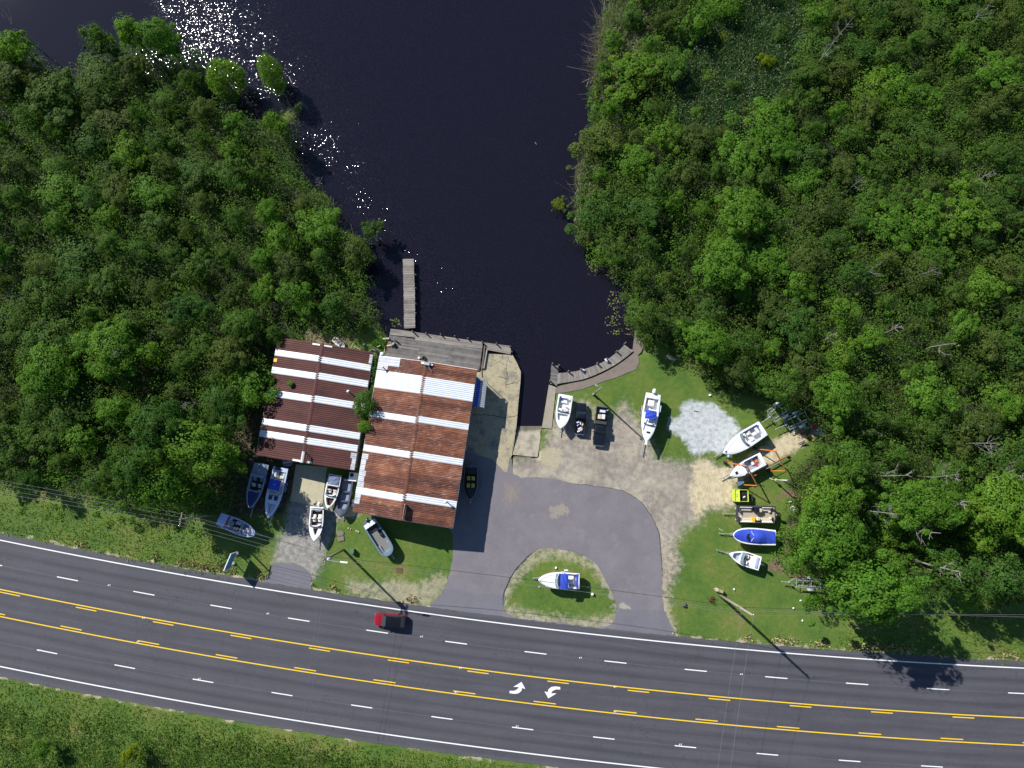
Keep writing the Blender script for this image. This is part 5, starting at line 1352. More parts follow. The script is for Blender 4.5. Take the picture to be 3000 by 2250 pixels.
# white hoist poles by the cabin boat
p = P('J', 770, 1420)
hp_ = thing('hoist_mast', 'white steel hoist mast with pulley beside the orange boat hoist', 'mast', (p.x, p.y, 0))
MB().tube([(0, 0, 0), (0, 0, 5.4)], .06, 8).build('mast', WHITEP, hp_, True)
MB().tube([(.55, -.3, 0), (.1, -.05, 5.2)], .045, 8).build('brace', GALV, hp_, True)
MB().box((0, 0, 5.3), (.35, .12, .2), .2, .03).build('pulley', CHROME, hp_)
MB().box((.05, 0, 1.0), (.4, .3, .35), .3, .05).build('winch', paint('yellow_winch', (.5, .42, .1), .5), hp_)
MB().tube([(-.5, .25, .05), (.5, -.25, .05)], .06, 5).build('foot', WHITEP, hp_)

# orange boat hoist: two portal frames on wheels joined by a long side beam
tl = thing('boat_hoist', 'rusty orange steel boat hoist straddling the small cabin boat', 'boat hoist')
hz = 3.0
jp = lambda x, y, z: P('J', x, y, z)
def beam(a, b_, w, mat, name, n=4): return MB().tube([a, b_], w, n).build(name, mat, tl)
fr = [(jp(30, 1150, .4), jp(95, 1155, 1.2), jp(365, 1205, hz), jp(530, 1515, hz), jp(275, 1500, .4)),
      (jp(500, 935, .4), jp(535, 940, 1.0), jp(815, 975, hz), jp(975, 1285, hz), jp(705, 1285, .4))]
# legs stand below the portal corners, splayed feet inward
for (f0, f1, c0, c1, f2) in fr:
    beam(c0, c1, .11, RUST, 'top_beam')
    beam(f0, c0, .085, ORANGE, 'leg'); beam(c1, f2, .085, ORANGE, 'leg')
    for q in (f0, f2):
        MB().wheel((q.x, q.y, .38), .38, .3, (.45, .85, 0)).build('wheel', RUBBER, tl, True)
beam(jp(320, 1425, .7), jp(1015, 1045, .7), .10, RUST, 'side_beam')
beam(jp(670, 1250, 1.6), jp(885, 1140, 1.6), .04, GALV, 'guide_rail')
beam(jp(440, 1370, 1.0), jp(515, 1345, 2.0), .06, ORANGE, 'brace')
beam(jp(700, 1060, 1.2), jp(620, 1010, 1.8), .025, GALV, 'sling_rod')
p = jp(265, 1470, .9)
MB().box((p.x, p.y, .8), (1.0, .6, .7), .5, .06).build('engine_box', paint('dull_blue_box', (.10, .16, .28), .5), tl)
for s, x, y, lab in [('J', 55, 1145, 'blue grey canister at the bow of the small cabin boat')]:
    p = P(s, x, y, .4)
    tag(MB().tube([(p.x + .3, p.y + .9, .02), (p.x + .3, p.y + .9, .5), (p.x + .3, p.y + .9, .62)], [.24, .24, .1], 12).build('gas_canister', paint('blue_grey_can', (.25, .36, .42), .4), None, True), lab, 'canister')

# lime dumpster with the number 2
c = [P('K', 418, 85, 1.4), P('K', 672, 88, 1.3), P('K', 672, 292, 1.3), P('K', 440, 300, 1.4)]
cen_ = sum(c, Vector()) / 4
ang = math.atan2((c[1] - c[0]).y, (c[1] - c[0]).x)
dm_ = thing('dumpster', 'lime yellow dumpster with a dark open top and a 2 on its sloped lid', 'dumpster', (cen_.x, cen_.y, 0), ang)
lx, ly = 2.15, 1.85
for (cx, cy, sx, sy) in ((0, ly / 2 - .04, lx, .08), (0, -ly / 2 + .04, lx, .08), (lx / 2 - .04, 0, .08, ly - .17), (-lx / 2 + .04, 0, .08, ly - .17)):
    MB().box((cx, cy, .78), (sx, sy, 1.25), 0, .02).build('side', LIME, dm_)
MB().box((0, 0, .2), (lx - .1, ly - .1, .1)).build('floor', BLACK, dm_)
MB().add([(-lx / 2, -ly / 2, 1.15), (-lx / 2, ly / 2, 1.15), (-lx / 2 + .72, ly / 2, 1.52), (-lx / 2 + .72, -ly / 2, 1.52), (-lx / 2, -ly / 2, 1.10), (-lx / 2, ly / 2, 1.10), (-lx / 2 + .72, ly / 2, 1.47), (-lx / 2 + .72, -ly / 2, 1.47)],
         [(0, 3, 2, 1), (4, 5, 6, 7), (0, 1, 5, 4), (2, 3, 7, 6), (0, 4, 7, 3), (1, 2, 6, 5)]).build('lid', LIME, dm_)
two = bpy.data.curves.new('number', 'FONT'); two.body = '2'; two.size = .62; two.extrude = .004; two.align_x = two.align_y = 'CENTER'
nt_ = bpy.data.objects.new('number_tmp', two); COL.objects.link(nt_)
bpy.context.view_layer.update()
me2 = bpy.data.meshes.new_from_object(nt_.evaluated_get(bpy.context.evaluated_depsgraph_get())); bpy.data.objects.remove(nt_)
me2.materials.clear(); me2.materials.append(GREENP)
no = put('number', me2, dm_, (-lx / 2 + .36, 0, 1.36)); no.rotation_euler = (0, -math.atan2(.37, .72), 0)
for i in range(4): MB().wheel(((-.8 if i < 2 else .8), (-.7 if i % 2 else .7), .1), .1, .08).build('caster', RUBBER, dm_)
MB().box((.62, 0, .85), (.9, 1.5, .5), 0, .1).build('bin_liner', BLACK, dm_)
q = dm_.matrix_basis @ Vector((.45, -.2, 1.15))
tag(MB().box((q.x, q.y, 1.16), (.4, .2, .12), .5, .04).build('paper_scrap', WHITEP), 'crumpled white paper inside the lime dumpster', 'paper')
q = dm_.matrix_basis @ Vector((1.5, -.35, 0))
tag(MB().box((q.x, q.y, .35), (.95, 1.1, .7), ang, .04).build('dark_crate', paint('dark_crate', (.03, .028, .035), .8)), 'low dark crate between the lime dumpster and the pontoon boat', 'crate')

# road sign at the west lawn
c0, c1 = P('Q', 588, 650, 3.4), P('Q', 538, 765, 3.4)
sb = thing('roadside_sign', 'blue and white roadside sign board on posts in the west lawn', 'sign')
s0, s1 = P('Q', 612, 670, 0), P('Q', 590, 722, 0)
d = (s1 - s0).normalized(); nrm = Vector((-d.y, d.x, 0))
cc = (s0 + s1) / 2; hl = 1.35
fm_ = Matrix.Translation((cc.x, cc.y, 2.45)) @ Matrix.Rotation(math.atan2(d.y, d.x), 4, 'Z')
def sbox(c_, s_, mat, name, parent=sb): 
    mm = MB(); mm.box((0, 0, 0), s_, 0, .01); mm.v = [tuple(fm_ @ (Vector(v_) + Vector(c_))) for v_ in mm.v]; return mm.build(name, mat, parent)
pn = sbox((0, 0, 0), (2 * hl, .14, 1.9), WHITEP, 'panel')
for s in (-1, 1): sbox((0, s * .085, 0), (2 * hl - .25, .02, 1.62), paint('sign_blue', (.05, .17, .45), .45, .2, 3, dirt=(.4, .5, .62), dirt_amt=.7), 'face', pn)
for s in (-.8, .8): sbox((s, 0, -.95), (.13, .12, 3.0), PALEW, 'post')
for s in (-.8, .8): sbox((s, -.35, -2.3), (.5, .5, .25), PALEW, 'footing')

# utility boxes and small things on the lawns
def small(s, x, y, size, mat, name, label, cat, rz=0.0, z=None, group=None, ch=.03):
    p = P(s, x, y, size[2])
    return tag(MB().box((p.x, p.y, size[2] / 2), size, rz, ch).build(name, mat), label, cat, group)
small('E', 1588, 1090, (.6, .7, .75), paint('box_green', (.08, .16, .10), .5), 'transformer_box', 'small green utility box on the lawn below the teal boat', 'utility box', -.1)
small('D', 672, 1092, (.45, .4, .9), PALEW, 'cable_pedestal', 'pale pedestal box near the foot of the tall pole, west one', 'pedestal', .2)
small('D', 706, 1104, (.75, .45, .8), paint('olive_box', (.30, .30, .14), .6), 'cable_pedestal', 'olive pedestal box near the foot of the tall pole, east one', 'pedestal', -.3)
small('D', 345, 1232, (.5, .55, .5), paint('stump_dark', (.10, .10, .08), .9), 'stump', 'small dark stump in the east lawn beside the driveway', 'stump')
small('F', 1533, 985, (.5, .25, .12), PALEW, 'paver', 'small tan paver in the island grass behind the cruiser', 'paver', -.3)
small('F', 1563, 1035, (.35, .35, .4), WHITEP, 'marker_post', 'short white post in the island grass', 'post')
small('F', 1180, 982, (.35, .2, .12), PALEW, 'block', 'small tan block in the island grass below the cruiser bow', 'block')
small('F', 1300, 845, (.3, .28, .25), WHITEP, 'block', 'small white block in the island grass above the cruiser', 'block')
small('E', 2100, 1290, (1.0, .75, .05), paint('rust_plate', (.13, .05, .03), .9), 'drain_cover', 'rusty square drain cover in the lawn below the teal boat', 'drain cover', -.1)
small('D', 1475, 960, (3.6, .22, .2), BROWNW, 'timber_beam', 'long dark timber beam lying above the empty trailer', 'timber', -.03)
small('C', 462, 348, (.75, .12, .06), BLACK, 'plank_offcut', 'short dark plank on the pale gravel patch', 'plank', -.2)
small('D', 705, 505, (.75, .12, .06), PALEW, 'stick', 'pale stick in the grass beside the blue covered boat', 'stick', -.5)
small('D', 310, 578, (.5, .1, .05), PALEW, 'stick', 'pale stick in the grass beside the old asphalt edge', 'stick', -.05)
small('C', 600, 190, (.35, .3, .25), WHITEP, 'marker_stone', 'small white stone in the grass above the pale gravel', 'stone')
for k, (x, y) in enumerate([(1482, 1195), (1412, 1270), (1500, 1390), (835, 1085)]):
    small('D', x, y, (.3, .26, .2), WHITEP, 'litter_bag', ('white litter in the east lawn under the highest wires', 'white litter in the east lawn between the wires', 'white litter in the east lawn nearest the road', 'white litter in the east lawn above the tall pole')[k], 'litter', k * .7, None, 'litter on the east lawn', .08)
for k, (x, y, sx, sy) in enumerate([(1380, 1230, .5, .3), (1405, 1290, .75, .6), (1420, 1310, .5, .4)]):
    small('C', x, y, (sx, sy, .25), WHITEP, 'litter_bag', ('white bag in the mulch beside the mast shadow', 'larger white bag in the mulch beside the pontoon boat', 'white bag touching the larger white bag in the mulch')[k], 'bag', k * .6, None, 'bags in the mulch', .1)
for k, (x, y) in enumerate([(1640, 870), (1660, 880), (1550, 840), (1575, 850)]):
    small('E', x, y, (.35 - .05 * k, .25, .12), PALEW, 'rubble_stone', ('pale stone in the grass between the slabs and the teal boat', 'small pale stone beside the pale stone by the teal boat', 'pale stone above the broken slabs', 'small pale stone right of the broken slabs')[k], 'stone', k, None, 'stones in the lawn', .05)

# pallets, timber and gear at the edge of the woods
def pallet(x, y, z, rz, label, mat=BROWNW):
    p = P('J', x, y, .3)
    r = thing('pallet', label, 'pallet', (p.x, p.y, z), rz, 'pallet pile')
    for k in range(7): MB().box((-.54 + .18 * k, 0, .12), (.10, 1.2, .025)).build('slat', mat, r)
    for k in (-.55, 0, .55): MB().box((0, k, .055), (1.2, .09, .10)).build('runner', mat, r)
pallet(1340, 665, 0, .45, 'brown pallet on top of the pile beside the trailers'); pallet(1265, 690, 0, .3, 'grey brown pallet at the path end of the pile'); pallet(1410, 735, .02, -.9, 'yellowish pallet leaning in the pile', paint('yellow_wood', (.36, .26, .10), .85))
p = P('J', 1430, 595, .4)
tag(MB().box((p.x, p.y, .3), (.85, .55, .5), .3, .06).build('gas_can', REDP), 'bright red fuel can on the pallet pile', 'fuel can')
p = P('J', 1510, 640, .5)
tar = thing('tarp', 'grey tarpaulin over a heap beside the pallets', 'tarp', (p.x, p.y, 0))
rows = [[(x, y, max(.02, .75 * math.exp(-(x * x + y * y) / 1.0) + .06 * math.sin(5 * x + 3 * y) + .05 * math.sin(7 * y))) for x in np.linspace(-1.3, 1.3, 14)] for y in np.linspace(-1.1, 1.1, 12)]
MB().grid(rows).build('sheet', paint('grey_tarp', (.10, .115, .135), .6, .2, 2), tar, True)
def timber(s, x0, y0, x1, y1, z, w, mat, name, label, cat='timber', group='loose timber'):
    a, b_ = P(s, x0, y0, z), P(s, x1, y1, z)
    return tag(MB().tube([a, b_], w, 4).build(name, mat), label, cat, group)
timber('J', 1215, 670, 1390, 585, .3, .07, PALEW, 'timber', 'pale timber along the upper side of the pallet pile')
timber('J', 1290, 755, 1360, 725, .3, .12, paint('orange_wood', (.5, .28, .12), .8), 'timber', 'orange tinted timber across the pallet pile')
timber('J', 1140, 830, 1260, 770, .35, .05, GALV, 'pipe', 'grey pipe sticking out from the pallet pile onto the path', 'pipe')
timber('J', 1190, 880, 1270, 830, .35, .08, BLACK, 'timber', 'dark timber lying on the sandy path below the pallets')
timber('J', 1330, 560, 1465, 540, .3, .13, paint('grey_board', (.25, .26, .27), .7), 'board', 'wide grey board between the trailers and the red can')
p = P('J', 1400, 505, .3); tag(MB().box((p.x, p.y, .2), (.5, .45, .4), .3, .08).build('bucket', YELLOW), 'yellow bucket beside the trailers at the wood edge', 'bucket')
p = P('J', 1015, 1050, .3); tag(MB().box((p.x, p.y, .2), (.5, .3, .35), .4, .08).build('rust_lump', RUST), 'rusty lump of steel at the end of the hoist side beam', 'scrap')
p = P('J', 1280, 880, .2); tag(MB().tube([(p.x - .5, p.y, .15), (p.x, p.y + .3, .25), (p.x + .5, p.y + .1, .15)], [.1, .16, .08], 6).build('log', BROWNW), 'brown log at the wood edge below the sandy path', 'log')
# log and driftwood in the grass by the bank
p = P('B', 2045, 330, .2)
tag(MB().tube([(p.x - .7, p.y + .4, .15), (p.x, p.y, .3), (p.x + .8, p.y - .2, .2)], [.25, .38, .2], 8).build('log', PALEW, None, True), 'tan log in the grass near the curved dock, under the trees', 'log')
timber('B', 2050, 375, 2130, 320, .15, .05, PALEW, 'stick', 'pale stick beside the tan log near the curved dock', 'stick')
# junk heap on the deck and behind the shed
jx = [('T', 1920, 430, .35, .30, .5, BLACK, 'black box in the junk heap on the deck'), ('T', 1960, 500, .5, .35, .6, ALU, 'metal engine lump in the junk heap on the deck'), ('T', 2040, 430, .18, .7, .5, BLACK, 'dark upright post in the junk heap on the deck'),
      ('T', 1900, 540, .3, .4, .35, paint('pinkish', (.4, .3, .33), .6), 'pinkish crate in the junk heap on the deck'), ('T', 2010, 560, .5, .4, .3, RUBBER, 'rubber mat in the junk heap on the deck')]
for s, x, y, sx, sy, sz, mt, lab in jx:
    p = P(s, x, y, DZ + sz); tag(MB().box((p.x, p.y, DZ + sz / 2), (sx, sy, sz), random.random(), .05).build('junk_item', mt), lab, 'junk', 'junk heap on the deck')
for s, x, y, mt, lab, sz in [('T', 1780, 372, PALEW, 'cream plank box at the west end of the deck', (1.05, .28, .3)), ('T', 1835, 555, YELLOW, 'short yellow plank at the west end of the deck', (.55, .2, .2))]:
    p = P(s, x, y, DZ + .2); tag(MB().box((p.x, p.y, DZ + sz[2] / 2), sz, .05, .02).build('plank_box', mt), lab, 'plank')
p = P('T', 560, 480, .4)
rb = Boat('wooden_punt', 'broken cream wooden punt in the grass behind the shed', P('T', 420, 370, .35), P('T', 690, 600, .35), .95, GEL2, GEL2, zg=.35, zk=.02, p=6, q=.5, tr=.85, openings=[(.04, .45, .07, .28), (.66, .78, .12, .2)], floor=paint('olive_floor', (.14, .13, .05), .9), cat='punt', group='small craft', camber=.01, sheer=.03, rail=GEL2)
rb.box('thwart', GEL2, .2, 0, (.14, .95, .05), .33, .01)
timber('T', 860, 640, 935, 490, .4, .05, PALEW, 'timber', 'pale timber upright in the scrap behind the shed'); timber('T', 945, 560, 1115, 670, .3, .06, PALEW, 'timber', 'long pale timber slanting behind the shed'); timber('T', 1050, 590, 1160, 645, .2, .03, PALEW, 'stick', 'thin stick beside the long pale timber behind the shed', 'stick')
timber('T', 1540, 590, 1630, 555, .5, .05, WHITEP, 'pipe', 'short white pipe in the weeds between the buildings', 'pipe'); timber('T', 1735, 740, 1755, 575, .35, .09, PALEW, 'board', 'pale board at the west edge of the deck', 'board')
p = P('T', 1205, 512, .2); tag(MB().box((p.x, p.y, .12), (.35, .25, .2), .4, .06).build('jug', WHITEP), 'white jug in the grass behind the shed', 'jug')
p = P('T', 775, 60, .2); tag(MB().box((p.x, p.y, .12), (.35, .25, .2), 1.4, .06).build('jug', WHITEP), 'white jug farther from the shed near the trees', 'jug')
p = P('T', 60, 100, .2); tag(MB().wheel((p.x, p.y, .14), .5, .28, (.02, .02, 1), 18).build('tyre', RUBBER, None, True), 'black tyre on the ground near the trees behind the shed', 'tyre')
for s, x, y, rr in [('E', 1600, 545, .28), ('E', 1598, 590, .3)]:
    p = P(s, x, y, .6); tag(MB().tube([(p.x, p.y, 0), (p.x, p.y, .55), (p.x, p.y, .65)], [rr * .9, rr, rr * .6], 12).build('propane_tank', WHITEP, None, True), 'white tank at the south-west corner of the workshop, ' + ('upper one' if y < 560 else 'lower one'), 'tank', 'white tanks')

# ------------------------------------------------------------------ vegetation
def leaf_mat(name, stops, rough=.6, transl=.54, spread=.34, hue_obj=.75):
    t = NT(name)
    isl = t.new('ShaderNodeNewGeometry').outputs['Random Per Island']
    r = t.rand()
    k = t.math('ADD', t.math('MULTIPLY', t.math('ADD', t.math('MULTIPLY', r, hue_obj), t.math('MULTIPLY', isl, 1 - hue_obj)), .65), t.math('MULTIPLY', t.ramp(t.noise(.4, 4, .6), .32, .68), .35))
    c = t.cramp(k, stops)
    c = t.mix(1.0, c, t.cramp(isl, [(0, (1 - spread,) * 3), (.5, (1, 1, 1)), (1, (1 + spread * .8,) * 3)]), 'MULTIPLY')
    t.done(c, rough)
    t.b.inputs['Specular IOR Level'].default_value = .12
    tr = t.new('ShaderNodeBsdfTranslucent'); t.link(t.mix(.5, c, t.mix(1.0, c, (1.4, 1.5, .5), 'MULTIPLY')), tr.inputs['Color'])
    mx = t.new('ShaderNodeMixShader'); mx.inputs[0].default_value = transl
    t.link(t.b.outputs[0], mx.inputs[1]); t.link(tr.outputs[0], mx.inputs[2]); t.link(mx.outputs[0], t.out.inputs['Surface'])
    return t.m
LEAF_MID = leaf_mat('thicket_leaves', [(0, (.050, .122, .026)), (.3, (.072, .162, .028)), (.55, (.102, .168, .030)), (.8, (.094, .205, .028)), (1, (.155, .245, .032))])
LEAF_BRI = leaf_mat('bright_leaves', [(0, (.084, .205, .024)), (.5, (.122, .250, .028)), (1, (.180, .288, .032))])
LEAF_OLI = leaf_mat('olive_leaves', [(0, (.072, .118, .028)), (.5, (.102, .152, .032)), (1, (.142, .190, .036))])
LEAF_YEL = leaf_mat('yellow_green_leaves', [(0, (.17, .24, .010)), (1, (.23, .29, .014))])
LEAF_CYP = leaf_mat('cypress_needles', [(0, (.100, .200, .012)), (1, (.130, .235, .014))], transl=.45)
REED = leaf_mat('reed_blades', [(0, (.050, .125, .045)), (.5, (.075, .165, .055)), (1, (.12, .19, .06))], transl=.3, hue_obj=0)
DRY = leaf_mat('dry_reed', [(0, (.20, .17, .11)), (1, (.38, .34, .25))], transl=.1, hue_obj=0)
BARK = paint('bark', (.13, .11, .085), .95, .35, 3)
PALEBARK = paint('bleached_bark', (.22, .205, .18), .9, .2, 3)

def leaves_mesh(name, cen, nrm, size, asp=.55, seed=0):
    """diamond leaf faces at cen (n,3) with normals nrm"""
    r = np.random.default_rng(seed); n = len(cen)
    nrm = nrm / (np.linalg.norm(nrm, axis=1, keepdims=True) + 1e-9)
    a = r.normal(size=(n, 3)); a -= (a * nrm).sum(1, keepdims=True) * nrm; a /= np.linalg.norm(a, axis=1, keepdims=True) + 1e-9
    b = np.cross(nrm, a)
    s = (size * r.uniform(.65, 1.35, n))[:, None]
    v = np.stack([cen - a * s, cen - b * s * asp + nrm * s * .12, cen + a * s, cen + b * s * asp + nrm * s * .12], 1).reshape(-1, 3)
    return quads(name, v)
def quads(name, v):
    m_ = len(v) // 4
    me_ = bpy.data.meshes.new(name)
    me_.vertices.add(len(v)); me_.vertices.foreach_set('co', v.astype(np.float32).ravel())
    me_.loops.add(len(v)); me_.loops.foreach_set('vertex_index', np.arange(len(v), dtype=np.int32))
    me_.polygons.add(m_); me_.polygons.foreach_set('loop_start', np.arange(0, len(v), 4, dtype=np.int32))
    me_.update(calc_edges=True)
    return me_
def lobes_points(r, lobes, per, shell=.45):
    C, N = [], []
    for (c, rad, sq) in lobes:
        d = r.normal(size=(per, 3)); d /= np.linalg.norm(d, axis=1, keepdims=True)
        d[:, 2] = np.where(r.random(per) < .75, np.abs(d[:, 2]), d[:, 2])
        q = rad * (1 - shell * r.random(per) ** 1.6)
        C.append(np.array(c) + d * q[:, None] * np.array([1, 1, sq]))
        N.append(d * .7 + np.array([0, 0, .55]) + r.normal(0, .45, (per, 3)))
    return np.concatenate(C), np.concatenate(N)
def make_tree(seed, Rr, Ht, leaf, nlobe, per, kind='broad', twigs=7):
    """returns (trunk mesh, crown mesh): trunk base at origin, top at Ht"""
    r = np.random.default_rng(seed)
    lobes = []; zc = Ht - Rr * .75
    if kind == 'oval':
        for k in range(nlobe):
            f = (k + .5) / nlobe; a = k * 2.4 + r.uniform(-.5, .5); z = lerp(Ht * .12, Ht * .93, f); w = Rr * .72 * math.sin(math.pi * (.18 + .74 * f)) ** .7
            lobes.append(((w * math.cos(a), w * math.sin(a), z), Rr * r.uniform(.26, .42), 1.1))
    else:
        nb = int(r.integers(3, 7)); tips = []
        for k in range(nb):       # uneven limbs, each carrying its own clumps
            a = k * 6.28 / nb + r.uniform(-.7, .7); d = Rr * r.uniform(.15, .72)
            tips.append((d * math.cos(a), d * math.sin(a), Ht * r.uniform(.55, .92) - .12 * d))
        tips.append((r.normal(0, .1 * Rr), r.normal(0, .1 * Rr), Ht * .93))
        for k in range(nlobe):
            q = tips[int(r.integers(0, len(tips)))]; s = Rr * .35
            c = (q[0] + r.normal(0, s), q[1] + r.normal(0, s), min(Ht, max(Ht * .22, q[2] - abs(r.normal(0, .16 * Ht)))))
            lobes.append((c, Rr * (.09 + .24 * r.random() ** 1.5) * (1.0 if Rr < 3.5 else .92), r.uniform(.55, 1.0)))
    C, N = lobes_points(r, lobes, per)
    # loose sprays breaking the outline
    ns = int(nlobe * per * .12); d = r.normal(size=(ns, 3)); d /= np.linalg.norm(d, axis=1, keepdims=True)
    if kind == 'broad':
        C = np.concatenate([C, np.array([0, 0, zc]) + d * Rr * r.uniform(.4, 1.1, (ns, 1)) * np.array([1, 1, .8])]); N = np.concatenate([N, d + np.array([0, 0, .5])])
    crown = leaves_mesh('crown', C, N, leaf, seed=seed)
    tm = MB(); bend = r.normal(0, .04 * Ht, 2)
    pth = [(0, 0, -.4), (bend[0] * .3, bend[1] * .3, Ht * .35), (bend[0], bend[1], Ht * .72), (0, 0, Ht * .95)]
    r0 = .018 * Ht + .05
    tm.tube(pth, [r0, r0 * .8, r0 * .5, r0 * .15], 7)
    for k in range(min(twigs, nlobe)):
        c = lobes[(k * 3) % nlobe][0]; f = r.uniform(.35, .7)
        s = Vector((bend[0] * f, bend[1] * f, Ht * f * .85)); e = Vector(c)
        tm.tube([s, lerp(s, e, .5) + Vector((0, 0, .25)), e + Vector((0, 0, .3))], [r0 * .4, r0 * .28, r0 * .1], 5)
    return tm.mesh('trunk'), crown
PROTO = {}
def proto(key, n, *a, **k):
    PROTO[key] = [make_tree(hash(key) % 1000 + i * 17 + 5 if False else sum(map(ord, key)) + i * 17, *a, **k) for i in range(n)]
proto('broad', 6, 2.9, 8.0, .135, 46, 175)
proto('bushy', 6, 2.3, 5.6, .115, 36, 165)
proto('big', 5, 4.0, 11.5, .165, 120, 170, twigs=12)
proto('oval', 2, 2.6, 7.0, .13, 46, 110, kind='oval')
TREE_N = [0]
def place_tree(key, x, y, h, wid, mat, label, group='trees in the wetland thicket', variant=None, name='tree', z=-.1, tilt=None):
    i = TREE_N[0] if variant is None else variant; TREE_N[0] += 1
    tm, cm = PROTO[key][i % len(PROTO[key])]
    base_h = {'broad': 8.0, 'bushy': 5.6, 'big': 11.5, 'oval': 7.0}[key]; base_r = {'broad': 2.9, 'bushy': 2.3, 'big': 4.0, 'oval': 2.6}[key]
    o = thing(name, label, 'tree' if name != 'shrub' else 'shrub', (x, y, z), random.uniform(0, 6.28), group)
    k_ = random.uniform(.85, 1.18); o.scale = (wid / base_r * k_, wid / base_r / k_, h / base_h)
    tr = put('trunk', tm, o); cr = put('crown', cm, o)
    for q, m_ in ((tr, BARK), (cr, mat)):
        if not q.data.materials: q.data.materials.append(m_)
        q.material_slots[0].link = 'OBJECT'; q.material_slots[0].material = m_
    return o
# single trees that can be told apart (crown centre in the photo, its height, tree height, crown radius)
def crown_at(u, v, h): return W(u, v, h * .68)
TREES = []
def special(key, u, v, h, wid, mat, label, name='tree', group=None):
    p = crown_at(u, v, h); TREES.append((p.x, p.y, wid)); place_tree(key, p.x, p.y, h, wid, mat, label, group, name=name, z=-.5 if 'water' in label else -.1)
special('oval', 650, 215, 7.2, 3.0, LEAF_CYP, 'rounded bright green cypress, western one of two in the creek water')
special('oval', 785, 200, 6.8, 2.3, LEAF_CYP, 'narrow bright green cypress, eastern one of two in the creek water')
special('bushy', 1636, 596, 2.2, 1.1, LEAF_YEL, 'round yellow-green bush standing alone in the creek water', 'shrub')
special('bushy', 1725, 716, 1.8, .85, LEAF_YEL, 'small yellow-green bush in the water against the east bank', 'shrub')
special('bushy', 775, 445, 2.6, .95, LEAF_YEL, 'small yellow bush at the tip of the west bank', 'shrub')
special('oval', 1071, 1188, 6.6, 2.3, LEAF_MID, 'dark green tree growing between the two roofs')
special('oval', 1074, 1250, 5.6, 1.35, LEAF_BRI, 'small bright green tree below the dark one between the two roofs')
special('bushy', 757, 1287, 3.0, .75, LEAF_MID, 'small shrub against the west wall of the shed', 'shrub')
special('broad', 1085, 670, 4.2, 1.6, LEAF_MID, 'leafy shrub leaning over the water from the west bank point', 'shrub')
